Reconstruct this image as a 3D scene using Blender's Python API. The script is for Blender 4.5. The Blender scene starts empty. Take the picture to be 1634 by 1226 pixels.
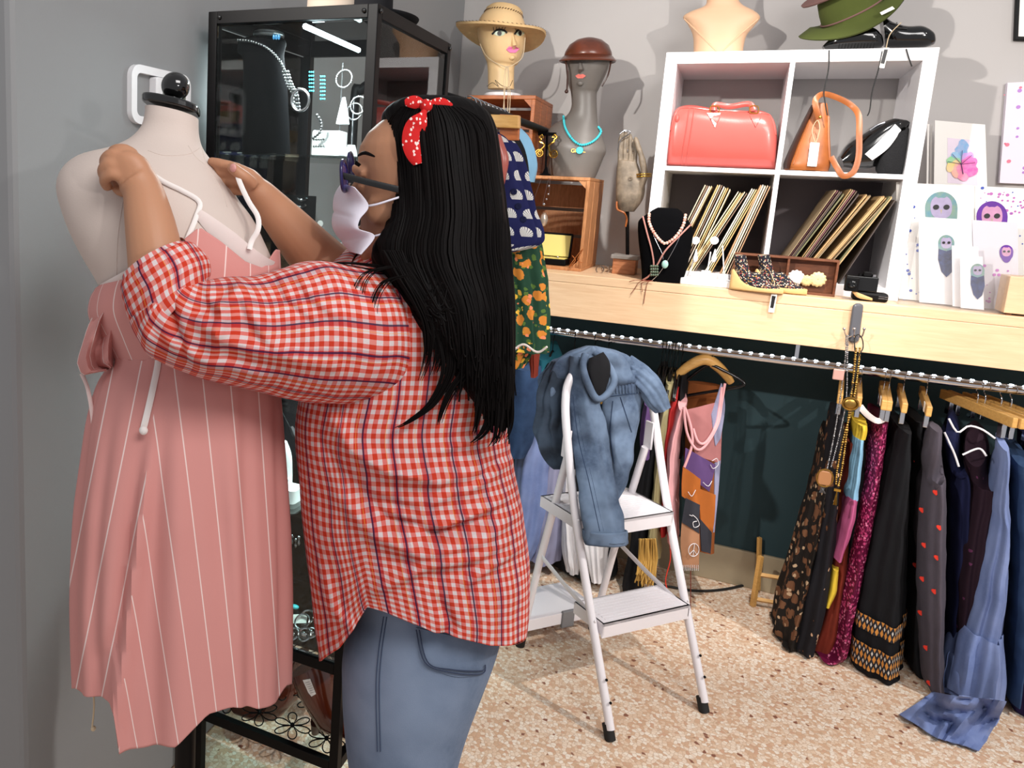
import bpy, bmesh, math, random
from math import sin, cos, pi, radians, sqrt, exp, atan2, hypot
from mathutils import Vector as V, Matrix, noise
from mathutils.bvhtree import BVHTree
random.seed(7)
SC = bpy.context.scene
COL = SC.collection
# ------------------------------------------------------------------ camera
FPX, PITCH, ROLL, YAW = 1251.327, 0.1644, 0.0543, 0.4315
CAM = V((0.2738, -2.9354, 1.5033)); PX, PY = 817 - 237.2, 613 - 110.74
fw = V((-sin(YAW) * cos(PITCH), cos(YAW) * cos(PITCH), -sin(PITCH)))
r0 = V((cos(YAW), sin(YAW), 0)); u0 = r0.cross(fw)
RT = cos(ROLL) * r0 + sin(ROLL) * u0; UP = -sin(ROLL) * r0 + cos(ROLL) * u0
cd = bpy.data.cameras.new('camera'); cam = bpy.data.objects.new('camera', cd); COL.objects.link(cam)
cd.sensor_width = 36; cd.lens = FPX * 36 / 1634; cd.shift_x = 237.2 / 1634; cd.shift_y = -110.74 / 1634
cd.clip_start = .02
m = Matrix((RT, UP, -fw)).transposed().to_4x4(); m.translation = CAM; cam.matrix_world = m
SC.camera = cam
# ------------------------------------------------------------------ world, lights, exposure
SC.view_settings.view_transform = 'Standard'; SC.view_settings.look = 'None'
SC.view_settings.gamma = 1; SC.view_settings.exposure = 0.0; SC.view_settings.use_curve_mapping = False
w = bpy.data.worlds.new('shop_air'); SC.world = w; w.use_nodes = True
w.node_tree.nodes['Background'].inputs[0].default_value = (.96, .95, .98, 1)
w.node_tree.nodes['Background'].inputs[1].default_value = .5
def spot(name, loc, to, watts, size, blend=.4, rad=.03, col=(1, .955, .9)):
    d = bpy.data.lights.new(name, 'SPOT'); d.energy = watts; d.spot_size = radians(size); d.spot_blend = blend
    d.shadow_soft_size = rad; d.color = col
    o = bpy.data.objects.new(name, d); COL.objects.link(o); o.location = loc
    o.rotation_euler = (V(to) - V(loc)).to_track_quat('-Z', 'Y').to_euler(); return o
def area(name, loc, to, watts, sx, sy, col=(1, 1, 1)):
    d = bpy.data.lights.new(name, 'AREA'); d.shape = 'RECTANGLE'; d.size = sx; d.size_y = sy; d.energy = watts; d.color = col
    o = bpy.data.objects.new(name, d); COL.objects.link(o); o.location = loc
    o.rotation_euler = (V(to) - V(loc)).to_track_quat('-Z', 'Y').to_euler(); return o
spot('track_spot', (.55, -1.15, 3.1), (.2, -.02, 1.3), 215, 40, .6)
spot('track_spot', (1.7, -2.5, 2.35), (.2, .2, 1.6), 120, 52, .6)
spot('track_spot', (-.95, -2.75, 2.45), (.5, .2, 1.5), 235, 52, .6)
spot('track_spot', (1.9, -1.6, 3.0), (1.0, .1, 1.25), 14, 46, .6)
spot('floor_spot', (2.5, -1.35, 2.9), (.35, -.85, 0), 250, 50, .3)
area('soft_fill', (1.3, -2.9, 3.0), (-.2, -1.7, 1.1), 46, 1.4, .8, (1, .97, .95))  # added soft fill out of view, brightens the woman; not a fixture
spot('lamp_by_camera', (1.1, -2.9, 1.72), (-.78, -1.62, 1.72), 24, 36, .7, .02, (1, .97, .95))

# ------------------------------------------------------------------ geometry helpers
def ray(x, y): return RT * ((x - PX) / FPX) - UP * ((y - PY) / FPX) + fw
def at(x, y, d): return CAM + ray(x, y) * d
def on(x, y, ax, v):
    r = ray(x, y); return CAM + r * ((v - CAM[ax]) / r[ax])
def proj(P):
    q = P - CAM; z = q.dot(fw); return PX + FPX * q.dot(RT) / z, PY - FPX * q.dot(UP) / z
def dep(P): return (V(P) - CAM).dot(fw)
def lerp(a, b, t): return a + (b - a) * t
def cr(p0, p1, p2, p3, t):
    return .5 * ((2 * p1) + (p2 - p0) * t + (2 * p0 - 5 * p1 + 4 * p2 - p3) * t * t + (3 * p1 - p0 - 3 * p2 + p3) * t ** 3)
def resample(pts, n):                      # Catmull-Rom through a list of vectors / floats
    k = len(pts) - 1; out = []
    for i in range(n):
        u = i / (n - 1) * k; j = min(int(u), k - 1); t = u - j
        out.append(cr(pts[max(j - 1, 0)], pts[j], pts[j + 1], pts[min(j + 2, k)], t))
    return out
ORG = {}
class B:
    def __init__(s): s.v = []; s.f = []; s.uv = []
    def quad(s, idx, uv=None): s.f.append(tuple(idx)); s.uv.append(uv)
    def grid(s, P, closed=False, uvf=None, flip=False):
        o = len(s.v); R = len(P); Cn = len(P[0])
        for r in P: s.v += [V(p) for p in r]
        for i in range(R - 1):
            for j in range(Cn if closed else Cn - 1):
                k = (j + 1) % Cn
                q = [o + i * Cn + j, o + i * Cn + k, o + (i + 1) * Cn + k, o + (i + 1) * Cn + j]
                u = [uvf(i, j), uvf(i, j + 1), uvf(i + 1, j + 1), uvf(i + 1, j)] if uvf else None
                if flip: q.reverse(); u = u and u[::-1]
                s.quad(q, u)
        return o
    def cap(s, o, n, rev=False):
        q = list(range(o, o + n)); s.f.append(tuple(q[::-1] if rev else q)); s.uv.append(None)
    def box(s, c, size, rot=None):
        c = V(c); h = V(size) / 2; o = len(s.v)
        for x in (-1, 1):
            for y in (-1, 1):
                for z in (-1, 1):
                    p = V((x * h.x, y * h.y, z * h.z)); s.v.append(c + (rot @ p if rot else p))
        for q in ((0, 1, 3, 2), (4, 6, 7, 5), (0, 4, 5, 1), (2, 3, 7, 6), (0, 2, 6, 4), (1, 5, 7, 3)): s.quad([o + i for i in q])
        return s
    def bx(s, x0, x1, y0, y1, z0, z1): return s.box(((x0 + x1) / 2, (y0 + y1) / 2, (z0 + z1) / 2), (x1 - x0, y1 - y0, z1 - z0))
    def tube(s, pts, r, seg=10, caps=True, closed=False, flat=1.0, upv=None):
        pts = [V(p) for p in pts]; n = len(pts); rs = r if isinstance(r, (list, tuple)) else [r] * n
        N = None; rings = []
        for i in range(n):
            if closed: t = pts[(i + 1) % n] - pts[i - 1]
            else: t = pts[min(i + 1, n - 1)] - pts[max(i - 1, 0)]
            if t.length < 1e-9: t = V((0, 0, 1))
            t.normalize()
            if N is None:
                N = V(upv) if upv else (V((0, 0, 1)) if abs(t.z) < .9 else V((1, 0, 0)))
            N = N - t * N.dot(t)
            if N.length < 1e-6: N = t.orthogonal()
            N.normalize(); Bn = t.cross(N)
            rings.append([pts[i] + (N * cos(a) * rs[i] * flat + Bn * sin(a) * rs[i]) for a in [2 * pi * k / seg for k in range(seg)]])
        if closed: rings.append(rings[0])
        o = s.grid(rings, True)
        if caps and not closed: s.cap(o, seg, False); s.cap(o + (n - 1) * seg, seg, True)
        return s
    def lathe(s, prof, c=(0, 0, 0), seg=24, rot=None, caps=True):
        c = V(c); rings = []
        for r, z in prof:
            rings.append([c + ((rot @ V((r * cos(a), r * sin(a), z))) if rot else V((r * cos(a), r * sin(a), z))) for a in [2 * pi * k / seg for k in range(seg)]])
        o = s.grid(rings, True)
        if caps: s.cap(o, seg, True); s.cap(o + (len(prof) - 1) * seg, seg, False)
        return s
    def ball(s, c, r, seg=12, n=8, rot=None):
        r = V(r) if not isinstance(r, (int, float)) else V((r, r, r)); c = V(c); rings = []
        for i in range(n + 1):
            a = pi * i / n; a = min(max(a, .02), pi - .02)
            ring = []
            for k in range(seg):
                p = V((r.x * sin(a) * cos(2 * pi * k / seg), r.y * sin(a) * sin(2 * pi * k / seg), -r.z * cos(a)))
                ring.append(c + (rot @ p if rot else p))
            rings.append(ring)
        o = s.grid(rings, True); s.cap(o, seg, True); s.cap(o + n * seg, seg, False); return s
    def prism(s, poly, d):                 # closed polygon of 3-D points, extruded by vector d
        o = len(s.v); n = len(poly); d = V(d)
        s.v += [V(p) for p in poly] + [V(p) + d for p in poly]
        s.f.append(tuple(range(o, o + n))[::-1]); s.uv.append(None); s.f.append(tuple(range(o + n, o + 2 * n))); s.uv.append(None)
        for i in range(n): s.quad([o + i, o + (i + 1) % n, o + n + (i + 1) % n, o + n + i])
        return s
    def loft(s, secs, n=40, seg=40, fold=None, caps=True, U=None, pw=2.0, warp=None, uvs=1.0):
        """secs: (A, B, b[, bulge]) A,B = silhouette end points, b = half thickness across"""
        A = resample([V(q[0]) for q in secs], n); Bp = resample([V(q[1]) for q in secs], n); b = resample([float(q[2]) for q in secs], n)
        Cc = [(A[i] + Bp[i]) / 2 for i in range(n)]; L = [0]
        for i in range(1, n): L.append(L[-1] + (Cc[i] - Cc[i - 1]).length)
        if U is None: U = 'arc'
        rings = []; prev = None
        for i in range(n):
            e1 = (Bp[i] - A[i]) / 2; a = e1.length; e1 = e1.normalized() if a > 1e-7 else V((1, 0, 0))
            t = Cc[min(i + 1, n - 1)] - Cc[max(i - 1, 0)]; e2 = t.cross(e1)
            if e2.length < 1e-7: e2 = prev or V((0, 1, 0))
            e2.normalize(); ref = prev if prev else (CAM - Cc[i])
            if e2.dot(ref) < 0: e2 = -e2
            prev = e2; ring = []
            for k in range(seg):
                th = -pi / 2 + 2 * pi * k / seg; cc, ss = cos(th), sin(th); q = 2 / pw
                x = a * abs(cc) ** q * (1 if cc >= 0 else -1); y = b[i] * abs(ss) ** q * (1 if ss >= 0 else -1)
                f = 1 + (fold(th, i / (n - 1)) if fold else 0)
                p = Cc[i] + e1 * x * f + e2 * y * f
                if warp: p = warp(p, th, i / (n - 1), e1, e2)
                ring.append(p)
            rings.append(ring)
        mr = rings[n // 2]; arcs = [0]
        for k in range(seg): arcs.append(arcs[-1] + (mr[(k + 1) % seg] - mr[k]).length)
        if U == 'arc': U = arcs[-1]
        arcs = [q / arcs[-1] for q in arcs]
        o = s.grid(rings, True, lambda i, j: (U * arcs[j] * uvs, -L[i] * uvs))
        if caps is True or caps == 1: s.cap(o, seg, False); s.cap(o + (n - 1) * seg, seg, True)
        return s
    def sheet(s, P, th, uvscale=1.0):      # grid of points with real thickness th
        R = len(P); Cn = len(P[0]); Q = []
        for i in range(R):
            row = []
            for j in range(Cn):
                du = V(P[i][min(j + 1, Cn - 1)]) - V(P[i][max(j - 1, 0)]); dv = V(P[min(i + 1, R - 1)][j]) - V(P[max(i - 1, 0)][j])
                nn = du.cross(dv); nn = nn.normalized() if nn.length > 1e-12 else V((0, -1, 0)); row.append(V(P[i][j]) + nn * th)
            Q.append(row)
        W_ = sum((V(P[0][j + 1]) - V(P[0][j])).length for j in range(Cn - 1)) * uvscale; H_ = sum((V(P[i + 1][0]) - V(P[i][0])).length for i in range(R - 1)) * uvscale
        uf = lambda i, j: (W_ * j / (Cn - 1), -H_ * i / (R - 1))
        a = s.grid(P, False, uf, True); b = s.grid(Q, False, uf)
        def e(i, j, o): return o + i * Cn + j
        for j in range(Cn - 1):
            s.quad([e(0, j, a), e(0, j + 1, a), e(0, j + 1, b), e(0, j, b)]); s.quad([e(R - 1, j, b), e(R - 1, j + 1, b), e(R - 1, j + 1, a), e(R - 1, j, a)])
        for i in range(R - 1):
            s.quad([e(i, 0, b), e(i + 1, 0, b), e(i + 1, 0, a), e(i, 0, a)]); s.quad([e(i, Cn - 1, a), e(i + 1, Cn - 1, a), e(i + 1, Cn - 1, b), e(i, Cn - 1, b)])
        return s
    def text(s, txt, size, mat4, ext=.0003):
        cu = bpy.data.curves.new('t', 'FONT'); cu.body = txt; cu.size = size; cu.extrude = ext; cu.align_x = 'CENTER'; cu.align_y = 'CENTER'
        o = bpy.data.objects.new('t', cu); COL.objects.link(o)
        me = o.to_mesh(); k = len(s.v)
        for vv in me.vertices: s.v.append(mat4 @ vv.co)
        for p in me.polygons: s.f.append(tuple(k + i for i in p.vertices)); s.uv.append(None)
        o.to_mesh_clear(); bpy.data.objects.remove(o); bpy.data.curves.remove(cu); return s
    def tf(s, mat4): s.v = [mat4 @ p for p in s.v]; return s
    def bvh(s): return BVHTree.FromPolygons(s.v, s.f)
    def build(s, name, mat, parent=None, smooth=True, bev=0, label=None, cat=None, group=None, kind=None, solid=0, rec=True, base=None):
        if parent is not None: org = ORG[parent.name]
        elif base is not None: org = V(base)
        else:
            xs = [p.x for p in s.v]; ys = [p.y for p in s.v]; zs = [p.z for p in s.v]
            org = V(((min(xs) + max(xs)) / 2, (min(ys) + max(ys)) / 2, min(zs)))
        me = bpy.data.meshes.new(name); me.from_pydata([p - org for p in s.v], [], s.f)
        ul = me.uv_layers.new(name='UVMap').data; k = 0
        for f, u in zip(s.f, s.uv):
            for i in range(len(f)):
                ul[k].uv = u[i] if u else (0, 0)
                k += 1
        me.materials.append(mat)
        if rec:
            bm = bmesh.new(); bm.from_mesh(me); bmesh.ops.recalc_face_normals(bm, faces=bm.faces); bm.to_mesh(me); bm.free()
        if smooth:
            for p in me.polygons: p.use_smooth = True
            try: me.set_sharp_from_angle(angle=radians(50))
            except Exception: pass
        o = bpy.data.objects.new(name, me); COL.objects.link(o)
        if parent is not None: o.parent = parent
        else: o.location = org
        ORG[o.name] = org
        if bev:
            b = o.modifiers.new('bevel', 'BEVEL'); b.width = bev; b.segments = 2; b.limit_method = 'ANGLE'; b.angle_limit = radians(40)
        if solid:
            b = o.modifiers.new('cloth', 'SOLIDIFY'); b.thickness = solid; b.offset = 0
        tag(o, label, cat, group, kind); return o
def tag(o, label=None, cat=None, group=None, kind=None):
    for k, x in (('label', label), ('category', cat), ('group', group), ('kind', kind)):
        if x: o[k] = x
    return o
def thing(name, label, cat, loc, group=None):
    o = bpy.data.objects.new(name, None); COL.objects.link(o); o.location = loc; ORG[o.name] = V(loc); o.empty_display_size = .05
    return tag(o, label, cat, group)
def copy_thing(o, loc, rot=None, scale=None, label=None, group=None, parent=None):
    c = o.copy(); COL.objects.link(c); c.parent = parent
    if parent is None:
        c.location = loc
        if rot is not None: c.rotation_euler = rot
        if scale is not None: c.scale = (scale,) * 3
        if label: c['label'] = label
        if group: c['group'] = group
    for ch in o.children: copy_thing(ch, None, parent=c)
    return c
def arc(c, r, a0, a1, n, ex, ey):
    c = V(c); ex = V(ex); ey = V(ey)
    return [c + ex * r * cos(lerp(a0, a1, i / (n - 1))) + ey * r * sin(lerp(a0, a1, i / (n - 1))) for i in range(n)]
def stick(bvh, pts, off=.0015, n=None, dflt=1.1):
    """pixel polyline laid on a surface that was built before"""
    if n: pts = resample([V((p[0], p[1], 0)) for p in pts], n)
    out = []; last = dflt
    for p in pts:
        r = ray(p[0], p[1]); h = bvh.ray_cast(CAM, r.normalized())
        if h[0] is not None: q = h[0] - r.normalized() * off; last = dep(q)
        else: q = at(p[0], p[1], last)
        out.append(q)
    return out
def pp(pts): return [at(*p) for p in pts]
def S(ax, ay, bx_, by, d, b, d2=None): return (at(ax, ay, d), at(bx_, by, d2 or d), b)
def RW(rows, d, b):                         # rows (y, xl, xr[, d, b]) -> sections
    out = []
    for q in rows:
        dd = q[3] if len(q) > 3 else d; bb = q[4] if len(q) > 4 else b; sl = q[5] if len(q) > 5 else 0
        out.append((at(q[1], q[0] - sl, dd), at(q[2], q[0] + sl, dd), bb))
    return out
def nz(p, s, k=0): return noise.noise(V(p) * s + V((k * 7.3, k * 3.1, k * 1.7)))
# ------------------------------------------------------------------ materials
def lin(h):
    h = h.lstrip('#'); c = [int(h[i:i + 2], 16) / 255 for i in (0, 2, 4)]
    return tuple((x / 12.92 if x <= .04045 else ((x + .055) / 1.055) ** 2.4) for x in c) + (1,)
class G:
    def __init__(s, name, rough=.6, metal=0, spec=.5):
        s.m = bpy.data.materials.new(name); s.m.use_nodes = True; s.nt = s.m.node_tree; s.b = s.nt.nodes['Principled BSDF']
        s.b.inputs['Roughness'].default_value = rough; s.b.inputs['Metallic'].default_value = metal; s.b.inputs['Specular IOR Level'].default_value = spec
    def n(s, t): return s.nt.nodes.new(t)
    def put(s, x, sock):
        if isinstance(x, (int, float)): sock.default_value = x
        elif isinstance(x, str): sock.default_value = lin(x)
        elif isinstance(x, tuple): sock.default_value = x
        else: s.nt.links.new(x, sock)
    def f(s, op, a, b=0, c=0):
        k = s.n('ShaderNodeMath'); k.operation = op; s.put(a, k.inputs[0]); s.put(b, k.inputs[1]); s.put(c, k.inputs[2]); return k.outputs[0]
    def mix(s, fac, a, b, bt='MIX'):
        k = s.n('ShaderNodeMix'); k.data_type = 'RGBA'; k.blend_type = bt; k.clamp_factor = True
        s.put(fac, k.inputs[0]); s.put(a, k.inputs[6]); s.put(b, k.inputs[7]); return k.outputs[2]
    def uv(s):
        k = s.n('ShaderNodeUVMap'); k.uv_map = 'UVMap'; x = s.n('ShaderNodeSeparateXYZ'); s.nt.links.new(k.outputs[0], x.inputs[0]); s.uvo = k.outputs[0]
        return x.outputs[0], x.outputs[1]
    def obj(s):
        k = s.n('ShaderNodeTexCoord'); return k.outputs['Object']
    def xyz(s, v):
        x = s.n('ShaderNodeSeparateXYZ'); s.nt.links.new(v, x.inputs[0]); return x.outputs
    def comb(s, x, y, z=0):
        k = s.n('ShaderNodeCombineXYZ'); s.put(x, k.inputs[0]); s.put(y, k.inputs[1]); s.put(z, k.inputs[2]); return k.outputs[0]
    def noise(s, scale, vec=None, detail=3, rough=.55, dist=0):
        k = s.n('ShaderNodeTexNoise'); k.inputs['Scale'].default_value = scale; k.inputs['Detail'].default_value = detail
        k.inputs['Roughness'].default_value = rough; k.inputs['Distortion'].default_value = dist
        s.nt.links.new(vec if vec is not None else s.obj(), k.inputs[0]); return k.outputs[0]
    def vor(s, scale, vec=None, feat='F1', rnd=1):
        k = s.n('ShaderNodeTexVoronoi'); k.feature = feat; k.inputs['Scale'].default_value = scale; k.inputs['Randomness'].default_value = rnd
        s.nt.links.new(vec if vec is not None else s.obj(), k.inputs[0]); return k.outputs
    def ramp(s, fac, stops, const=False):
        k = s.n('ShaderNodeValToRGB'); s.nt.links.new(fac, k.inputs[0]); e = k.color_ramp.elements
        while len(e) < len(stops): e.new(.5)
        for q, (p, c) in zip(e, stops): q.position = p; q.color = lin(c) if isinstance(c, str) else c
        if const: k.color_ramp.interpolation = 'CONSTANT'
        return k.outputs[0]
    def bump(s, h, st=.3, d=.002):
        k = s.n('ShaderNodeBump'); k.inputs['Strength'].default_value = st; k.inputs['Distance'].default_value = d
        s.nt.links.new(h, k.inputs['Height']); s.nt.links.new(k.outputs[0], s.b.inputs['Normal']); return s
    def col(s, x): s.put(x, s.b.inputs['Base Color']); return s
    def tri(s, x, period, width):           # 1 inside stripes
        q = s.f('FRACT', s.f('DIVIDE', x, period)); return s.f('LESS_THAN', q, width / period)
def Mt(name, col, rough=.5, metal=0, var=0, vs=20, bump=0, bs=200, bd=.001, spec=.5, emit=0, trans=0, ior=1.45, alpha=1, coat=0, sheen=0, dark=None):
    g = G(name, rough, metal, spec)
    if var: g.col(g.mix(g.f('MULTIPLY', g.f('SUBTRACT', g.noise(vs), .35), var * 3), col, dark or tuple(x * .6 for x in lin(col)[:3]) + (1,)))
    else: g.col(col)
    if bump: g.bump(g.noise(bs), bump, bd)
    b = g.b.inputs
    if emit: b['Emission Color'].default_value = lin(col); b['Emission Strength'].default_value = emit
    if trans: b['Transmission Weight'].default_value = trans; b['IOR'].default_value = ior
    if alpha < 1: b['Alpha'].default_value = alpha
    if coat: b['Coat Weight'].default_value = coat
    if sheen: b['Sheen Weight'].default_value = sheen
    return g.m
def cloth(name, col, var=.25, vs=14, dark=None, rough=.9, bs=900, bump=.25):
    return Mt(name, col, rough, 0, var, vs, bump, bs, .0006, .2, dark=dark)
def denim(name, a, b, vs=9):
    g = G(name, .9, 0, .2); x, y = g.uv(); n1 = g.noise(vs); n2 = g.noise(120)
    c = g.mix(g.ramp(n1, [(.35, (0, 0, 0, 1)), (.65, (1, 1, 1, 1))]), a, b); c = g.mix(g.f('MULTIPLY', n2, .5), c, b)
    g.col(c).bump(g.noise(700), .35, .0008); return g.m
def glass_mat(name='display_glass', tint='#f6fbfa'):
    g = G(name, .02); nt = g.nt; t = g.n('ShaderNodeBsdfTransparent'); t.inputs[0].default_value = lin(tint)
    gl = g.n('ShaderNodeBsdfGlossy'); gl.inputs['Roughness'].default_value = .02; mx = g.n('ShaderNodeMixShader')
    fr = g.n('ShaderNodeFresnel'); fr.inputs[0].default_value = 1.33
    nt.links.new(fr.outputs[0], mx.inputs[0]); nt.links.new(t.outputs[0], mx.inputs[1]); nt.links.new(gl.outputs[0], mx.inputs[2])
    nt.links.new(mx.outputs[0], nt.nodes['Material Output'].inputs[0]); return g.m
M = {}
M['glass'] = glass_mat(); M['shelfglass'] = glass_mat('shelf_glass', '#f1f9f7')
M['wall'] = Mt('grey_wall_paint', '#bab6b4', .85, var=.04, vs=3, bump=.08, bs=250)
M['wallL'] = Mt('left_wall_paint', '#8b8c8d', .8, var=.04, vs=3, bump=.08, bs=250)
M['teal'] = Mt('teal_wall_paint', '#233c42', .8, var=.12, vs=4)
M['cream'] = Mt('cream_baseboard', '#a89a80', .5, var=.1)
M['white'] = Mt('white_laminate', '#f0eef0', .35)
M['whiteplastic'] = Mt('white_plastic', '#e9e8ea', .4)
M['black'] = Mt('black_metal', '#060506', .5, spec=.15)
M['blackplastic'] = Mt('black_plastic', '#0d0d0e', .25)
M['blackgloss'] = Mt('black_gloss', '#060606', .12, coat=.5)
M['velvet'] = Mt('black_velvet', '#09090b', .95, var=.2, vs=60, bump=.2, bs=500, spec=.05)
M['chrome'] = Mt('chrome', '#d8d8dc', .12, 1)
M['steel'] = Mt('silver', '#c0c0c4', .22, 1)
M['oldsilver'] = Mt('oxidised_silver', '#9a9a9c', .3, 1, var=.5, vs=300)
M['gold'] = Mt('gold', '#c9a04a', .25, 1)
M['brass'] = Mt('aged_brass', '#a78445', .35, 1, var=.3, vs=120)
M['ladder'] = Mt('white_ladder_enamel', '#e6e2e6', .28, var=.02)
M['ladderstep'] = None
M['skin'] = Mt('skin', '#b38162', .5, var=.12, vs=9, dark='#9c6a50', spec=.4, bump=.12, bs=220)
M['skin'].node_tree.nodes['Principled BSDF'].inputs['Subsurface Weight'].default_value = .08
M['skin'].node_tree.nodes['Principled BSDF'].inputs['Subsurface Radius'].default_value = (.012, .005, .003)
M['hair'] = Mt('black_hair', '#070505', .6, var=.5, vs=40, spec=.09, dark='#100b0a')
M['nail'] = Mt('fingernail', '#c98f88', .25)
M['turq'] = Mt('turquoise', '#3fc4cf', .4, var=.3, vs=80)
M['dform'] = Mt('canvas_dress_form', '#cbbcb3', .85, var=.18, vs=6, dark='#b3a298', bump=.25, bs=400, bd=.001)
M['pinkbust'] = Mt('peach_mannequin', '#e4b995', .5)
M['peachface'] = Mt('cream_mannequin_skin', '#e2bf8d', .45)
M['greybust'] = Mt('charcoal_mannequin', '#6b6560', .42, var=.05)
M['lips'] = Mt('pink_lips', '#ef7fb0', .3); M['lipsr'] = Mt('coral_lips', '#e0756a', .3)
M['darkpaint'] = Mt('black_paint', '#151214', .4)
M['eyewhite'] = Mt('painted_eye', '#cfe0c8', .3)
M['mask'] = cloth('surgical_mask', '#d9d6e2', .08, 30)
M['trim'] = cloth('cream_trim', '#dccfca', .1, 30)
M['strapw'] = cloth('white_strap', '#e6e0dc', .05)
M['paper'] = Mt('paper_tag', '#eeebe6', .7)
M['kraft'] = Mt('kraft_card', '#c49a66', .7)
M['rubber'] = Mt('black_rubber', '#101010', .7)
M['string'] = Mt('cotton_string', '#c9b393', .8)
M['cord'] = Mt('black_cord', '#161616', .7)
M['redlth'] = Mt('coral_red_leather', '#c65a52', .3, var=.12, vs=8, bump=.12, bs=300, coat=.3)
M['tan'] = Mt('tan_leather', '#a9612e', .4, var=.5, vs=12, dark='#6b3214', bump=.15, bs=300)
M['browncap'] = Mt('brown_cap_leather', '#6b3420', .3, var=.6, vs=16, dark='#2c120a', coat=.2)
M['boot'] = Mt('brown_boot_leather', '#52200f', .22, var=.4, vs=10, dark='#1c0905', coat=.6)
M['darkbrown'] = Mt('dark_brown_leather', '#3a1f15', .4)
M['straw'] = Mt('straw', '#dcb884', .8, var=.25, vs=50, bump=.5, bs=350)
M['felt'] = Mt('green_felt', '#4a531f', .95, var=.2, vs=20, bump=.2)
M['mauve'] = Mt('mauve_felt', '#7b5a55', .9, var=.1)
M['beigehat'] = Mt('beige_felt', '#a89a8c', .9)
M['tasse'] = cloth('straw_fringe', '#c29a52', .3)
def wood(name, a, b, sc=(1, 1, 1), rough=.45, k=6):
    g = G(name, rough); v = g.n('ShaderNodeVectorMath'); v.operation = 'MULTIPLY'; g.nt.links.new(g.obj(), v.inputs[0]); v.inputs[1].default_value = sc
    n1 = g.noise(k, v.outputs[0], 5, .6, .6); g.col(g.ramp(n1, [(.3, a), (.7, b)])).bump(n1, .08, .002); return g.m
M['maple'] = wood('maple_laminate', '#e2c19c', '#d6b08a', (1.2, 8, 14), .4)
M['orangewood'] = wood('orange_stained_crate', '#b96a35', '#8f4a20', (3, 3, 30), .5)
M['cratewood'] = wood('pine_crate', '#c58a5a', '#a0673c', (20, 20, 4), .6)
M['hangwood'] = wood('blond_hanger_wood', '#d6a763', '#c08f4c', (4, 20, 30), .35)
M['brownwood'] = wood('brown_tray_wood', '#7a4527', '#5b3018', (4, 20, 20), .5)
M['carved'] = Mt('carved_grey_wood', '#857664', .55, var=.8, vs=25, dark='#4a4035', bump=.5, bs=90, bd=.002)
M['stand'] = wood('stand_wood', '#c98a63', '#a9683f', (4, 4, 20), .5)
M['greystone'] = Mt('grey_stand', '#8b8580', .6, var=.3)
# floor: pebbles set in resin
g = G('pebble_terrazzo', .45); v1 = g.vor(92); edge = g.vor(92, None, 'DISTANCE_TO_EDGE')[0]
rc = g.n('ShaderNodeSeparateColor'); g.nt.links.new(v1[1], rc.inputs[0])
c = g.ramp(rc.outputs[0], [(0, '#e0c4aa'), (.25, '#e9d4bf'), (.5, '#d3ae90'), (.7, '#eee0d0'), (.92, '#cfa589'), (.983, '#8a5a48'), (1, '#6c5a50')], True)
c = g.mix(g.ramp(edge, [(0, (1, 1, 1, 1)), (.09, (0, 0, 0, 1))]), c, '#c4a386'); g.col(c)
g.bump(g.ramp(edge, [(0, (0, 0, 0, 1)), (.15, (1, 1, 1, 1))]), .25, .002); M['floor'] = g.m
# red / white / navy plaid
def plaid():
    g = G('red_white_plaid_cotton', .85, 0, .2); u, v = g.uv(); P = .0128
    su, sv = g.tri(u, P, P * .52), g.tri(v, P, P * .52)
    n = g.noise(500, None, 2)
    c = g.mix(su, '#d3c8c8', '#d2716a'); c2 = g.mix(su, '#d58278', '#c0361f'); c = g.mix(sv, c, c2)
    W = P * 3.25
    for x in (u,):
        mg = g.tri(g.f('ADD', x, P * .25), W, P * .95); c = g.mix(g.f('MULTIPLY', mg, .3), c, '#8c1440')
        nv = g.tri(g.f('ADD', x, -P * .1), W, P * .19); c = g.mix(g.f('MULTIPLY', nv, .9), c, '#15123c')
        yl = g.tri(g.f('ADD', x, P * 2.3), W, P * .08); c = g.mix(g.f('MULTIPLY', yl, .5), c, '#e09a3a')
    c = g.mix(g.f('MULTIPLY', n, .18), c, '#7a2a2a', 'MIX'); g.col(c).bump(g.noise(26, None, 4), .35, .008); return g.m
M['plaid'] = plaid()
def stripes():
    g = G('pink_striped_cotton', .9, 0, .2); u, v = g.uv(); s1 = g.tri(g.f('ADD', u, 10), .040, .0019)
    c = g.mix(g.noise(5), '#c58680', '#cd908a'); c = g.mix(g.f('MULTIPLY', s1, .75), c, '#eadbd6'); g.col(c).bump(g.noise(700), .2, .0006); return g.m
M['pink'] = stripes()
def shellm():
    g = G('navy_shell_print', .85, 0, .2); u, v = g.uv(); p = .052
    row = g.f('FLOOR', g.f('DIVIDE', v, p)); u2 = g.f('ADD', u, g.f('MULTIPLY', g.f('MODULO', g.f('ABSOLUTE', row), 2), p / 2))
    fx = g.f('SUBTRACT', g.f('FRACT', g.f('DIVIDE', u2, p)), .5); fy = g.f('SUBTRACT', g.f('FRACT', g.f('DIVIDE', v, p)), .42)
    r = g.f('SQRT', g.f('ADD', g.f('MULTIPLY', fx, fx), g.f('MULTIPLY', fy, fy))); a = g.f('ARCTAN2', fx, g.f('ADD', fy, .25))
    disc = g.f('LESS_THAN', r, .33); rays = g.f('GREATER_THAN', g.f('SINE', g.f('MULTIPLY', a, 26)), -.75); low = g.f('GREATER_THAN', fy, -.2)
    k = g.f('MULTIPLY', g.f('MULTIPLY', disc, rays), low); g.col(g.mix(k, '#1c1f4c', '#d6d4cf')); return g.m
M['shell'] = shellm()
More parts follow.
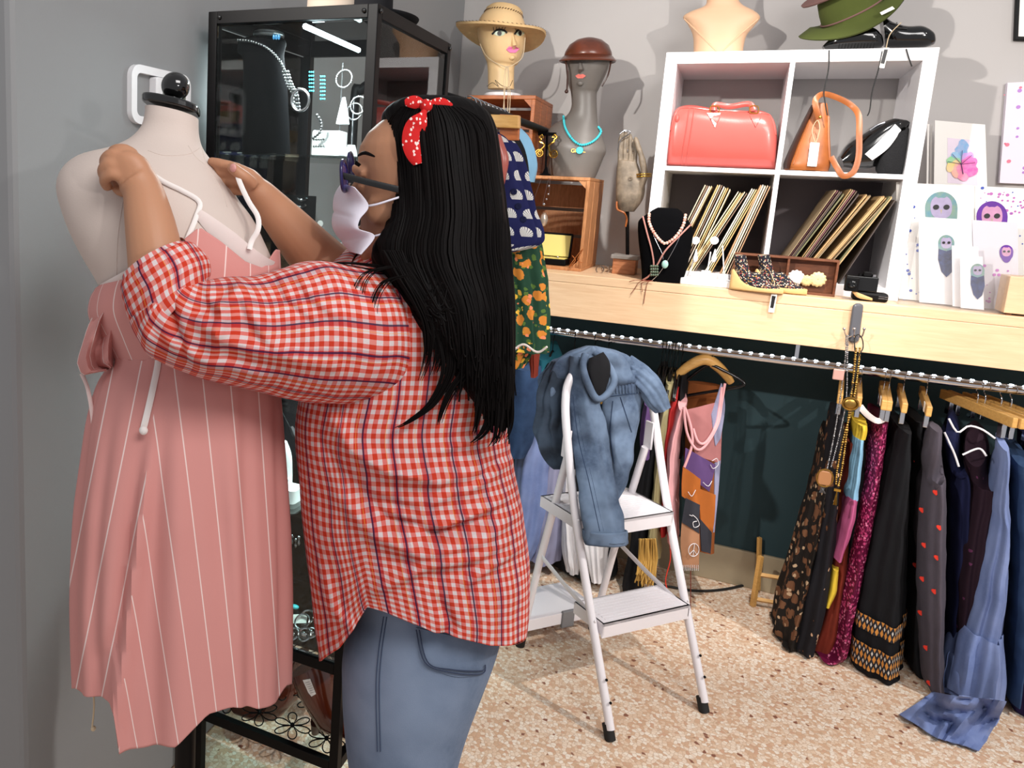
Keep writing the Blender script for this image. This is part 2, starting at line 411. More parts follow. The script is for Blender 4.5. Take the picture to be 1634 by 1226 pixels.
def blobs(name, base, layers, rough=.85, sc=1, ob=False):
    g = G(name, rough, 0, .25); u, v = g.uv(); c = base
    if ob: x_ = g.xyz(g.obj()); u, v = g.f('ADD', x_[0], x_[1]), x_[2]
    for i, (k, th, colr) in enumerate(layers):
        off = g.comb(g.f('ADD', u, i * 3.7), g.f('ADD', v, i * 1.3)); d = g.vor(k, off)[0]
        nn = g.noise(k * 3, off, 2); dd = g.f('ADD', d, g.f('MULTIPLY', g.f('SUBTRACT', nn, .5), .35)); c = g.mix(g.f('LESS_THAN', dd, th), c, colr)
    g.col(c).bump(g.noise(600), .2, .0006); return g.m
M['floral'] = blobs('green_floral_print', '#1c3d2c', [(44, .3, '#4f6a2e'), (24, .36, '#c47a2e'), (26, .2, '#e0b040'), (34, .2, '#e2825a')])
M['lace'] = blobs('magenta_lace', '#5d0f33', [(90, .40, '#b5406f'), (70, .25, '#d57a9c')], .5)
M['darkflor'] = blobs('black_brown_print', '#17161b', [(14, .2, '#6b452c'), (20, .13, '#c9a585')])
M['patchy'] = blobs('brown_patchwork', '#1a1512', [(24, .42, '#6e4a33'), (30, .22, '#b59a7c'), (22, .2, '#241a14')])
M['plum'] = blobs('dark_plum_print', '#22101c', [(26, .12, '#5b2b4b')])
M['redbandana'] = blobs('red_bandana', '#c01f1f', [(150, .3, '#e8cfc8')], ob=True)
M['floralshoe'] = blobs('floral_shoe_fabric', '#1e1f28', [(110, .3, '#d9cdb8'), (120, .22, '#c0504c'), (90, .2, '#b98f3f')])
M['ykprint'] = blobs('yellow_print', '#c7b52a', [(40, .3, '#3a3b20')])
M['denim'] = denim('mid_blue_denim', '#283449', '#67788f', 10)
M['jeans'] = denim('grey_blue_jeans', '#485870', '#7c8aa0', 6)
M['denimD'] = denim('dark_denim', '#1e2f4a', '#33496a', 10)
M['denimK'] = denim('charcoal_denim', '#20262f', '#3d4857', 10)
M['peri'] = denim('periwinkle_denim', '#5f6f9c', '#7e8db8', 7)
M['blackcl'] = cloth('black_cloth', '#17171a'); M['navy'] = cloth('navy_cloth', '#181c3c'); M['rust'] = cloth('rust_cloth', '#7a2f22')
M['lblue'] = cloth('pale_blue_cloth', '#86b4d2'); M['yellow'] = cloth('yellow_cloth', '#d9b83a'); M['rose'] = cloth('rose_cloth', '#b2557f')
M['greyknit'] = Mt('grey_knit', '#4d4650', .95, var=.2, vs=40, bump=.6, bs=260); M['heart'] = cloth('red_heart_patch', '#d83a2c', .05)
M['cyanm'] = cloth('teal_cloth', '#23606f'); M['whitecl'] = cloth('white_cloth', '#dcd9dc'); M['pinkcl'] = cloth('pale_pink_cloth', '#dda3a6')
M['redcl'] = cloth('red_cloth', '#b5302f'); M['khaki'] = cloth('khaki_cloth', '#a39a72'); M['brownsuede'] = cloth('brown_suede', '#8a4e28')
M['mauvecl'] = cloth('mauve_suede', '#a56c6c'); M['purple'] = cloth('purple_suede', '#5b4270'); M['orangecl'] = cloth('orange_suede', '#a85e28'); M['greycl'] = cloth('dark_grey_suede', '#33333a')
M['tansuede'] = cloth('tan_suede', '#a5785a'); M['indigo'] = cloth('indigo_cloth', '#282046'); M['greylav'] = cloth('lavender_grey_cloth', '#8b8ba6')
M['led'] = Mt('led_glow', '#e8f6ff', .5, emit=22); M['ledtube'] = Mt('led_tube', '#dffaff', .5, emit=14)
M['peg'] = Mt('acrylic', '#ecf0f2', .1, trans=.6, alpha=.7); M['display'] = Mt('lcd_screen', '#6f7468', .2)
M['vinyl'] = Mt('dark_backing', '#6f676a', .8); M['lens'] = Mt('purple_lens', '#3a2f8a', .08, alpha=.75); M['rimp'] = Mt('dark_violet_plastic', '#1f1a4a', .2)
# ------------------------------------------------------------------ the room
WY = .39; WX = -.86
def struct(b, name, mat, bev=0, smooth=False): return b.build(name, mat, smooth=smooth, bev=bev, kind='structure')
struct(B().bx(-2.6, 3.2, -3.6, WY + .1, -.06, 0), 'floor', M['floor'])
struct(B().bx(WX - 1.4, 3.2, WY, WY + .1, 1.19, 3.1), 'wall_back', M['wall'])
struct(B().bx(WX, 3.2, WY, WY + .1, .15, 1.19), 'wall_back_lower', M['teal'])
struct(B().bx(WX, 3.2, WY - .012, WY + .1, 0, .15), 'baseboard_back', M['cream'], .003)
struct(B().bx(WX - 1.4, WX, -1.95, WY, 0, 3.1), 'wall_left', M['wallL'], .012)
# counter: laminate top with deep fascia, running along the back wall
t = thing('counter', 'long pale maple counter with a deep front fascia along the back wall', 'counter', (1.0, -.13, 1.075))
B().bx(WX + .002, 3.0, -.13, WY - .001, 1.2, 1.23).build('worktop', M['maple'], t, False, .002)
B().bx(WX + .002, 3.0, -.13, -.11, 1.075, 1.1995).build('fascia', M['maple'], t, False, .002)
# white cube shelf unit
K = .77; i_ = .038
t = thing('cube_shelf', 'white two by two cube shelf standing on the maple counter', 'shelf', (.385, .19, 1.23))
kb = B(); kb2 = B()
Z0 = 1.23; kd = .38
kb.bx(0, K, 0, kd, Z0 + K - i_, Z0 + K); kb2.bx(0, K, 0, kd, Z0, Z0 + i_)
kb.build('top_panel', M['white'], t, False, .0015); kb2.build('bottom_panel', M['white'], t, False, .0015)
for x0 in (0, K - i_): B().bx(x0, x0 + i_, 0, kd, Z0 + i_, Z0 + K - i_).build('side_panel', M['white'], t, False, .001)
B().bx(K / 2 - .0075, K / 2 + .0075, .001, kd, Z0 + i_, Z0 + K - i_).build('divider', M['white'], t, False, .001)
for x0, x1 in ((i_, K / 2 - .0075), (K / 2 + .0075, K - i_)): B().bx(x0, x1, .001, kd, Z0 + K / 2 - .0075, Z0 + K / 2 + .0075).build('shelf', M['white'], t, False, .001)
B().bx(i_, K - i_, kd - .01, kd, Z0 + i_, Z0 + K / 2 - .0075).build('back_panel', M['vinyl'], t, False)
# chrome rail with LED dots under the counter
RZ, RY = .985, .06
t = thing('clothes_rail', 'chrome clothes rail with a row of small lights under the counter', 'clothes rail', (.6, RY, RZ))
B().tube([(WX + .003, RY, RZ), (2.6, RY, RZ)], .0125, 14).build('rail', M['chrome'], t)
B().box((.87, RY - .004, RZ + .0135), (3.4, .009, .004)).build('light_strip', M['whiteplastic'], t, False)
ld = B(); x = -.84
while x < 1.6: ld.box((x, RY - .006, RZ + .0165), (.009, .007, .003)); x += .033
ld.build('led_dots', M['led'], t, False, kind='stuff')
for x in (-.7, .52, 2.4): B().bx(x - .006, x + .006, RY - .006, RY + .006, RZ + .01, 1.1995).build('bracket', M['chrome'], t, False)
# thermostat on the left wall
pa, pb = on(203, 104, 0, WX), on(268, 204, 0, WX)
ya, yb = pa.y, pa.y + .19; zt = pa.z + .005; zb = on(203, 196, 0, WX).z
t = thing('thermostat', 'white wall thermostat in a rounded frame on the left wall', 'thermostat', (WX, (ya + yb) / 2, (zt + zb) / 2))
def rrect(y0, y1, z0, z1, r, x, n=6):
    P = []
    for (cy, cz, a) in ((y1 - r, z1 - r, 0), (y0 + r, z1 - r, pi / 2), (y0 + r, z0 + r, pi), (y1 - r, z0 + r, 1.5 * pi)):
        for k in range(n + 1): P.append(V((x, cy + r * cos(a + pi / 2 * k / n), cz + r * sin(a + pi / 2 * k / n))))
    return P
o_, in_ = rrect(ya, yb, zb, zt, .025, WX), rrect(ya + .016, yb - .016, zb + .016, zt - .016, .012, WX)
b = B(); n = len(o_); dx = V((.012, 0, 0))
rings = [o_, [p + dx for p in o_], [p + dx for p in in_], in_, o_]
b.grid([[q[i] for q in rings] for i in range(n)] + [[q[0] for q in rings]])
b.build('frame', M['whiteplastic'], t, True)
B().prism(rrect(ya + .065, yb - .018, zb + .018, zt - .018, .006, WX), (.02, 0, 0)).build('body', M['whiteplastic'], t, False, .002)
B().bx(WX + .02, WX + .0215, ya + .085, yb - .03, zt - .075, zt - .042).build('screen', M['display'], t, False)
# ------------------------------------------------------------------ dress form
DM = 1.15
MF = B(); DMo = at(290, 600, DM); DMo.z = 0
form = thing('dress_form', 'canvas covered dress form with black ball finial standing by the left wall', 'mannequin', DMo)
ms = [S(233, 172, 316, 190, DM, .034), S(232, 186, 316, 200, DM, .035), S(226, 205, 317, 215, DM, .036), S(208, 224, 322, 234, DM, .042), S(176, 240, 334, 252, DM, .056), S(128, 254, 347, 268, DM, .072),
      S(104, 276, 362, 290, DM, .088), S(97, 304, 380, 318, DM, .1), S(106, 340, 402, 348, DM, .11), S(120, 376, 420, 384, DM, .115), S(140, 415, 437, 425, DM, .115), S(163, 455, 443, 465, DM, .11),
      S(192, 520, 430, 525, DM, .1), S(200, 570, 420, 570, DM, .09), S(185, 640, 425, 640, DM, .1), S(168, 720, 440, 720, DM, .115), S(170, 790, 436, 790, DM, .115)]
MF.loft(ms, 90, 64, pw=2.15); MFb = MF.bvh(); MF.build('torso', M['dform'], form)
b = B(); b.loft([S(229, 152, 318, 171, DM, .036), S(229, 165, 318, 184, DM, .036)], 4, 40, pw=2.6); b.build('neck_cap', M['blackgloss'], form, bev=.003)
nc = at(276, 161, DM); b = B(); b.ball(at(280, 138, DM), .0205, 28, 18); b.tube([nc, at(279, 150, DM)], [.012, .009], 16); b.build('ball_finial', M['blackgloss'], form)
b = B(); base = at(303, 790, DM); b.tube([base, V((base.x, base.y, .1))], .016, 14); b.build('pole', M['black'], form)
for a in (.7, 2.8, 4.9):
    b = B(); e = V((base.x + .2 * cos(a), base.y + .2 * sin(a), .012)); b.tube(resample([V((base.x, base.y, .2)), V((base.x + .09 * cos(a), base.y + .09 * sin(a), .2)), V((base.x + .17 * cos(a), base.y + .17 * sin(a), .1)), e], 14), .012, 10); b.build('leg', M['black'], form)
b = B()
for pl in ([(322, 236), (330, 262), (352, 300), (362, 330)], [(300, 232), (312, 250), (326, 262)], [(196, 322), (188, 380), (186, 440)], [(318, 236), (300, 246), (262, 248), (236, 240)]):
    b = B(); b.tube(stick(MFb, pl, .0002, 14), .0006, 5); b.build('seam', M['dform'], form)
# ------------------------------------------------------------------ striped dress on the form
dress = thing('sundress', 'pink sundress with thin white stripes pinned on the dress form', 'dress', DMo)
def skfold(th, t):
    k = min(1, t * 1.6)
    return k * (.035 * sin(6 * th + 1.2 + t * .8) + .022 * sin(13 * th + 2) + .012 * sin(23 * th)) + .012 * sin(31 * th) * exp(-t * 9)
HEMX = [(120, 1098), (135, 1104), (180, 1122), (186, 1150), (190, 1193), (235, 1197), (280, 1190), (305, 1165), (332, 1138), (370, 1130), (410, 1132), (440, 1118), (456, 1094), (480, 1088)]
def pwl(tab, x):
    if x <= tab[0][0]: return tab[0][1]
    for (a, ya_), (b_, yb_) in zip(tab, tab[1:]):
        if x <= b_: return lerp(ya_, yb_, (x - a) / (b_ - a))
    return tab[-1][1]
def endy(sec, th, prv=None):
    A, Bq, b_ = sec[0], sec[1], sec[2]; e1 = (Bq - A) / 2; e2 = ((A + Bq) / 2 - (prv[0] + prv[1]) / 2).cross(e1).normalized()
    if e2.dot(CAM - (A + Bq) / 2) < 0: e2 = -e2
    return proj((A + Bq) / 2 + e1 * cos(th) + e2 * b_ * sin(th))[1]
def dcrease(P):
    x, y = proj(P); s = 0
    for pl, wd, h in (([(252, 640), (236, 760), (222, 880), (208, 1000), (196, 1120), (188, 1190)], 12, .015), ([(240, 660), (216, 780), (200, 900), (186, 1040), (170, 1110)], 12, -.010), ([(330, 640), (345, 800), (360, 960), (372, 1120)], 22, -.010), ([(290, 640), (290, 800), (296, 1000), (300, 1160)], 22, .008), ([(400, 640), (415, 800), (425, 1000), (430, 1110)], 16, .009), ([(170, 640), (150, 800), (140, 1000)], 12, .008)):
        if y < pl[0][1]: continue
        q = pwl([(b_, a_) for a_, b_ in pl], y); s += h * exp(-((x - q) / wd) ** 2) * min(1, (y - pl[0][1]) / 200)
    return s
def skwarp(P, th, t, e1, e2):
    if sin(th) > -.2: P = P - fw * dcrease(P)
    if t < .5: return P
    x, y = proj(P); hy = pwl(HEMX, x) if sin(th) > -.2 else 1090
    k = (t - .5) / .5; d = dep(P)
    return at(x, y + (hy - endy(sk[-1], th, sk[-2])) * k ** 1.5, d)
sk = RW([(566, 184, 436, DM, .112), (580, 182, 440, DM, .118), (610, 164, 443, DM, .13), (660, 150, 446, DM, .14), (720, 142, 449, DM, .15), (800, 133, 453, DM, .158), (880, 130, 456, DM, .162), (960, 129, 458, DM, .166), (1040, 131, 458, DM, .168), (1120, 134, 457, DM, .168)], DM, .13)
SK = B(); SK.loft(sk, 110, 180, skfold, caps=False, U=1.1, warp=skwarp); SKb = SK.bvh()
for k_, f_ in enumerate(SK.f):      # stripes fan out on both sides of the folded front panel
    if not SK.uv[k_] or any(dep(SK.v[i]) > DM + .03 for i in f_): continue
    q_ = [proj(SK.v[i]) for i in f_]; cx_ = sum(p[0] for p in q_) / 4; cy_ = sum(p[1] for p in q_) / 4; xf_ = pwl([(560, 252), (760, 236), (880, 222), (1000, 208), (1190, 188)], cy_); nu = []
    for (x_, y_), (uu, vv) in zip(q_, SK.uv[k_]):
        if cx_ > xf_: g_ = (x_ - 235 - .14 * (y_ - 600)) / (1 - .0004 * (y_ - 600))
        else: g_ = x_ - 235 + .2 * (y_ - 600) + 14
        nu.append((g_ * .00092, vv))
    SK.uv[k_] = nu
SK.build('skirt', M['pink'], dress, solid=.0015)
bo = RW([(452, 160, 446, DM, .119), (470, 152, 447, DM, .123), (500, 150, 444, DM, .122), (540, 168, 440, DM, .117), (569, 183, 437, DM, .112)], DM, .12)
def bofold(th, t): return .006 * sin(9 * th + 2 * t) + .02 * exp(-(t - 1) ** 2 * 40) * 0
NECK = [(150, 462), (165, 452), (205, 436), (262, 412), (296, 380), (318, 362), (352, 385), (392, 418), (420, 428), (440, 398), (450, 400)]
def bowarp(P, th, t, e1, e2):
    x, y = proj(P); hy = pwl(NECK, x) if sin(th) > -.1 else 470
    return at(x, y + (hy - endy(bo[0], th, bo[1])) * (1 - t) ** 1.3, dep(P) + (.0 if sin(th) < 0 else .0))
BO = B(); BO.loft(bo, 40, 120, bofold, caps=False, U=.86, warp=bowarp); BOb = BO.bvh(); BO.build('bodice', M['pink'], dress, solid=.0015)
b = B()
def ribbon(pts, wd, th=.0016, off=None):
    rws = []; n = len(pts)
    for i in range(n):
        t = (pts[min(i + 1, n - 1)] - pts[max(i - 1, 0)]).normalized(); vw = (CAM - pts[i]).normalized(); s_ = t.cross(vw).normalized(); ww = wd[i] if isinstance(wd, list) else wd
        rws.append([pts[i] - s_ * ww + vw * th * .2, pts[i] - s_ * ww * .5 + vw * th, pts[i] + s_ * ww * .5 + vw * th, pts[i] + s_ * ww + vw * th * .2, pts[i] + s_ * ww * .5 - vw * th, pts[i] - s_ * ww * .5 - vw * th])
    return rws
rr = ribbon(stick(MFb, [(316, 340), (340, 362), (376, 394), (410, 420), (432, 432)], .006, 20), [.006 + .008 * min(1, i / 8) for i in range(20)]); b.grid(rr, True); b.build('neckline_trim', M['trim'], dress); b = B()
b.grid(ribbon(stick(MFb, [(206, 434), (186, 445), (162, 458)], .009, 10), .004), True)
b.build('neckline_trim', M['trim'], dress)
hr = at(376, 264, 1.1); hl = at(186, 248, 1.05)
b = B(); b.grid(ribbon(resample([at(374, 264, 1.1), at(383, 292, 1.09), at(397, 322, 1.08), at(411, 345, 1.075), at(412, 366, 1.07), at(402, 384, 1.07), at(398, 398, 1.065)], 26), .0036), True)
b.build('shoulder_strap', M['strapw'], dress)
b = B(); b.grid(ribbon(stick(MFb, [(178, 240), (205, 252), (258, 288), (290, 304), (318, 322), (314, 344), (298, 384)], .005, 30), .0033), True)
b.build('shoulder_strap', M['strapw'], dress)
# flounce and tie at the left, drawstring in the middle
b = B(); P = []
for i in range(16):
    t = i / 15; L_ = [pwl([(0, 176), (.35, 140), (.65, 122), (.85, 130), (1, 168)], t), pwl([(0, 462), (.35, 520), (.65, 578), (.85, 600), (1, 592)], t)]
    R_ = [pwl([(0, 200), (.5, 190), (1, 182)], t), pwl([(0, 462), (.5, 520), (1, 585)], t)]
    P.append([at(lerp(L_[0], R_[0], j / 9), lerp(L_[1], R_[1], j / 9), DM - .075 + .018 * sin(j * 1.3 + t * 3)) for j in range(10)])
b.sheet(P, .002); b.build('tie_flounce', M['pink'], dress)
b = B(); b.grid(ribbon(resample(pp([(130, 596, 1.1), (140, 620, 1.1), (147, 660, 1.09), (149, 690, 1.09)]), 12), .0028), True); b.build('waist_tie', M['pink'], dress)
b = B(); b.grid(ribbon(stick(SKb, [(252, 556), (252, 580), (244, 620), (236, 655), (229, 684)], .004, 20, 1.02), .0042), True); b.ball(at(229, 687, 1.0), (.006, .005, .006)); b.build('drawstring', M['strapw'], dress)
b = B(); b.tube(resample(pp([(149, 1100, 1.08), (150, 1130, 1.08), (147, 1160, 1.08)]), 8), .0012, 6); b.ball(at(149, 1163, 1.08), .0035); b.build('loose_thread', M['string'], dress)

# ------------------------------------------------------------------ the woman arranging the dress
PD = 1.17
ft = at(655, 1204, PD); ft.z = 0
person = thing('person', 'woman in a red plaid shirt and jeans arranging the pink dress, face mask on', 'person', ft)
body = B()
# head: stacked sagittal sections. F face direction, Sd side, Up
HC = at(672, 300, 1.13); Fd = V((-.985, -.169, -.09)).normalized(); Sd = V((0, 0, 1)).cross(Fd).normalized(); Ud = Fd.cross(Sd).normalized()
if Ud.z < 0: Ud = -Ud
def hp(f, s, u): return HC + Fd * f + Sd * s + Ud * u
prof = [(-.112, .052, .02, .03), (-.105, .072, .03, .042), (-.09, .084, .03, .052), (-.07, .088, .045, .058), (-.052, .090, .06, .063), (-.035, .089, .075, .067), (-.015, .088, .085, .07), (0, .086, .09, .072), (.012, .084, .094, .073), (.028, .089, .098, .0735), (.045, .09, .1, .074), (.062, .086, .1, .073), (.08, .074, .094, .067), (.095, .055, .078, .054), (.105, .03, .05, .032), (.109, .01, .02, .012)]
rings = []
for (u_, fr, bk, wd) in prof:
    ring = []
    for k in range(36):
        a = 2 * pi * k / 36; ca, sa = cos(a), sin(a); ff = (fr if ca > 0 else bk) * (abs(ca) ** .85) * (1 if ca > 0 else -1)
        ring.append(hp(ff, wd * (abs(sa) ** .9) * (1 if sa > 0 else -1), u_))
    rings.append(ring)
o = body.grid(rings, True); body.cap(o, 36, True); body.cap(o + 15 * 36, 36)
body.tube([hp(.084, 0, .02), hp(.1, 0, -.005), hp(.112, 0, -.028), hp(.1, 0, -.036)], [.009, .011, .014, .01], 10)      # nose
body.ball(hp(.092, 0, -.062), (.012, .02, .01))                                                                                # mouth
body.ball(hp(.078, 0, -.096), (.016, .018, .014))                                                                              # chin
for s_ in (-1, 1):
    body.tube([hp(.088, s_ * .012, .024), hp(.086, s_ * .035, .03), hp(.07, s_ * .055, .022)], [.007, .008, .006], 8)       # brow ridge
    body.ball(hp(.076, s_ * .033, .004), .0105)                                                                                # eye under lid
    body.ball(hp(.05, s_ * .056, -.03), (.022, .011, .02))                                                                     # cheek
    body.tube(arc(hp(-.008, s_ * .074, -.01), .022, 0, 5.2, 12, -Fd, Ud), .006, 8)                                             # ear rim
    body.ball(hp(-.006, s_ * .072, -.01), (.014, .008, .022))
nb = at(700, 470, 1.17)
body.tube([hp(-.02, 0, -.04), hp(-.035, 0, -.1), lerp(hp(-.03, 0, -.13), nb, .6), nb], [.062, .056, .058, .075], 24)           # neck
body.loft(RW([(450, 560, 790, 1.17, .06), (490, 530, 800, PD, .08), (560, 510, 795, PD, .09), (660, 510, 780, PD, .09), (760, 520, 780, PD, .09), (860, 520, 795, PD, .1), (940, 580, 780, PD, .08), (1000, 610, 750, PD, .07)], PD, .1), 40, 40)
def limb(pts, rs, n=24): body.tube(resample(pts, n), resample([float(x) for x in rs], n), 20)
# near arm
limb([at(600, 480, 1.12), at(480, 520, 1.04), at(345, 535, .99), at(262, 500, .975)], [.05, .046, .043, .04])
limb([at(262, 500, .975), at(255, 450, .985), at(247, 400, .99), at(238, 350, 1.0), at(228, 305, 1.01), at(216, 285, 1.01)], [.042, .038, .0345, .031, .026, .025])
# far arm
limb([at(600, 470, 1.2), at(560, 450, 1.22), at(520, 425, 1.22)], [.05, .045, .04])
limb([at(545, 440, 1.22), at(505, 410, 1.22), at(470, 372, 1.19), at(435, 332, 1.16), at(415, 308, 1.14), at(402, 298, 1.13)], [.04, .041, .035, .027, .021, .017])
# near hand: back of a loose fist, fingers curled over the strap
def finger(pts, r=.0082, tip=.0068, n=14): body.tube(resample(pts, n), [lerp(r, tip, i / (n - 1)) for i in range(n)], 12); body.ball(pts[-1], tip)
body.loft([S(192, 300, 248, 298, 1.01, .016), S(183, 281, 244, 272, 1.01, .019), S(180, 262, 232, 252, 1.008, .019), S(180, 250, 216, 243, 1.008, .016)], 16, 20, pw=2.3)
finger(pp([(214, 250, 1.01), (198, 240, 1.008), (182, 241, 1.015), (178, 252, 1.035)]), .0098)
finger(pp([(196, 252, 1.003), (180, 247, 1.0), (168, 255, 1.01), (168, 268, 1.032)]), .0098)
finger(pp([(190, 266, 1.0), (174, 262, .998), (164, 272, 1.008), (167, 284, 1.03)]), .0092)
finger(pp([(190, 280, 1.0), (178, 278, .998), (167, 287, 1.008), (171, 298, 1.028)]), .0086)
finger(pp([(222, 290, 1.02), (205, 302, 1.03), (192, 303, 1.04), (184, 292, 1.045)]), .0098, .0085)
# far hand: fingertips pinch the strap, index pointing left
body.loft([S(404, 322, 428, 296, 1.14, .015), S(388, 306, 416, 280, 1.13, .018), S(378, 296, 404, 270, 1.12, .017)], 14, 20, pw=2.3)
finger(pp([(398, 278, 1.12), (376, 268, 1.115), (355, 262, 1.115), (338, 258, 1.12)]), .0088, .0068)
finger(pp([(392, 284, 1.13), (370, 276, 1.125), (352, 274, 1.125), (344, 266, 1.13)]), .0088, .0068)
finger(pp([(390, 294, 1.135), (372, 290, 1.13), (360, 290, 1.13), (356, 282, 1.135)]), .0086, .0068)
finger(pp([(392, 304, 1.14), (378, 304, 1.14), (368, 304, 1.14), (366, 296, 1.14)]), .0078, .0065)
finger(pp([(404, 296, 1.115), (392, 284, 1.1), (381, 276, 1.095), (371, 268, 1.095)]), .0098, .008)
# legs
for (x1, x2, dd) in ((648, 642, 1.16), (694, 668, 1.2)):
    p1 = at(x1, 1010, dd); p2 = at(x2, 1204, dd); k_ = V((p2.x, p2.y, .47)); a_ = V((p2.x + .01, p2.y + .03, .09))
    limb([p1, p2, k_, V((k_.x, k_.y + .02, .3)), a_, V((a_.x, a_.y, .05))], [.05, .05, .05, .048, .033, .034])
    body.tube([V((a_.x + .02, a_.y, .045)), V((a_.x - .06, a_.y - .02, .04)), V((a_.x - .13, a_.y - .04, .03))], [.036, .038, .026], 14)
ob = body.build('body', M['skin'], person)
md = ob.modifiers.new('skin_surface', 'REMESH'); md.mode = 'VOXEL'; md.voxel_size = .0028; md.use_smooth_shade = True
md = ob.modifiers.new('smooth', 'SMOOTH'); md.factor = .6; md.iterations = 4
b = B()
for (x, y, d) in ((372, 268, 1.087), ): b.ball(at(x, y, d), (.0055, .003, .006))
b.build('fingernail', M['nail'], person)
b = B(); b.tube(resample(pp([(571, 249, 1.085), (582, 244, 1.07), (598, 250, 1.062)]), 10), [.001 + .0016 * sin(pi * i / 9) for i in range(10)], 6); b.build('eyebrow', M['hair'], person)
b = B()
for k in range(7): b.tube(pp([(573 + k * .5, 266 - k * .5, 1.07), (566 + k * .3, 262 - k * .9, 1.068)]), .0006, 4)
b.build('eyelashes', M['hair'], person, kind='stuff')
# jeans
JN = B(); JD = 1.17
def jfold(th, t): return .006 * sin(3 * th + 9 * t) + .008 * noise.noise(V((cos(th) * 2, sin(th) * 2, t * 6)))
p2 = at(641, 1204, JD)
js = RW([(880, 560, 800, JD, .112), (930, 565, 802, JD, .116), (965, 570, 802, JD, .118), (1000, 560, 799, JD, .125), (1045, 548, 786, JD, .13), (1090, 546, 768, JD, .132), (1140, 548, 748, JD, .13), (1204, 554, 729, JD, .126)], JD, .13)
js.append((at(566, 1300, JD), at(706, 1300, JD), .12)); js.append((at(572, 1400, JD), at(700, 1400, JD), .115))
A0, B0 = js[-1][0], js[-1][1]; zz = A0.z
JN.loft(js, 60, 80, jfold, caps=1, U=.9); 
A1 = V((A0.x, A0.y, .5))
for s_, dd in ((0, 1.14), (1, 1.25)):
    q = at(612 + s_ * 60, 1390, dd); JN.loft([(V((q.x - .075, q.y - .03, q.z)), V((q.x + .075, q.y + .03, q.z)), .075), (V((q.x - .065, q.y - .02, .35)), V((q.x + .065, q.y + .03, .35)), .065), (V((q.x - .06, q.y - .02, .09)), V((q.x + .06, q.y + .02, .09)), .065)], 20, 30)
JNb = JN.bvh(); je = JN.build('jeans', M['jeans'], person)
st = B()
def stitch(pts, off=.0012, r=.0007, n=30): st.tube(stick(JNb, pts, off, n, 1.06), r, 5)
for dx_ in (0, 5): stitch([(612 + dx_, 985), (604 + dx_, 1040), (600 + dx_, 1100), (602 + dx_, 1200)])
st.build('seam_stitching', Mt('seam_thread', '#39465f', .9), je)
b = B(); P = []
for i in range(12):
    row = []
    for j in range(16):
        s_, t_ = j / 15, i / 11; x = lerp(lerp(664, 678, t_), lerp(796, 772, t_), s_); y = lerp(1002 + 30 * s_, 1060 + 16 * s_ + 12 * sin(pi * s_), t_)
        row.append((x, y))
    P.append(stick(JNb, row, .0022, None, 1.05))
b.sheet(P, .0016); b.build('back_pocket', M['jeans'], je)
b = B()
for k_ in (0, .006): b.tube([p - fw * .0028 for p in stick(JNb, [(664 + k_ * 800, 1004), (678 + k_ * 800, 1056), (720, 1072 - k_ * 800), (768, 1074 - k_ * 800), (774, 1060)], .003, 30, 1.05)], .0009, 5)
b.build('pocket_stitching', Mt('pocket_thread', '#2f3a52', .9), je)
for dd, x in ((1.14, 600), (1.27, 690)):
    q = at(x, 1204, dd); B().loft([(V((q.x + .05, q.y + .07, .035)), V((q.x + .05, q.y - .03, .035)), .04), (V((q.x - .04, q.y + .03, .04)), V((q.x - .04, q.y - .06, .04)), .042), (V((q.x - .15, q.y - .01, .03)), V((q.x - .15, q.y - .09, .03)), .03), (V((q.x - .17, q.y - .04, .025)), V((q.x - .17, q.y - .07, .025)), .015)], 16, 20).build('shoe', M['black'], person)

# shirt
SH = B()
CRE = [  # creases: pixel polyline, width px, height m (+ towards camera)
 ([(522, 655), (560, 715), (620, 750), (700, 765), (760, 745)], 13, .012), ([(505, 690), (545, 750), (600, 800), (660, 815)], 10, -.008),
 ([(540, 790), (600, 850), (670, 880), (760, 860), (820, 820)], 13, .012), ([(560, 780), (620, 830), (700, 850), (780, 825)], 9, -.009),
 ([(600, 940), (680, 900), (760, 885), (825, 850)], 12, .010), ([(640, 850), (720, 835), (800, 795)], 8, .008), ([(700, 720), (760, 700), (800, 690)], 7, .006),
 ([(690, 800), (760, 770), (812, 735)], 8, .008), ([(720, 790), (775, 755), (815, 720)], 6, -.006), ([(745, 930), (780, 900), (830, 870)], 9, .008),
 ([(555, 455), (548, 520), (553, 580), (535, 640)], 7, -.007), ([(560, 470), (556, 530), (560, 600)], 8, .005), ([(700, 960), (720, 1000), (690, 1030)], 9, -.006), ([(512, 900), (530, 970), (560, 1000)], 9, .007)]
CRS = [([(300, 585), (280, 520), (262, 470), (250, 430)], 8, -.010), ([(245, 575), (232, 520), (248, 490)], 9, .008), ([(330, 455), (360, 500), (345, 560)], 12, .010), ([(395, 445), (370, 480), (330, 500)], 10, .009), ([(380, 440), (400, 490), (430, 540), (470, 570)], 11, .009),
 ([(300, 500), (370, 545), (450, 570), (530, 580)], 12, .009), ([(270, 545), (340, 580), (430, 600)], 10, .008), ([(360, 450), (345, 490), (300, 505)], 8, -.008), ([(470, 430), (500, 470), (540, 500)], 9, .007), ([(430, 435), (450, 480), (500, 520)], 7, -.006)]
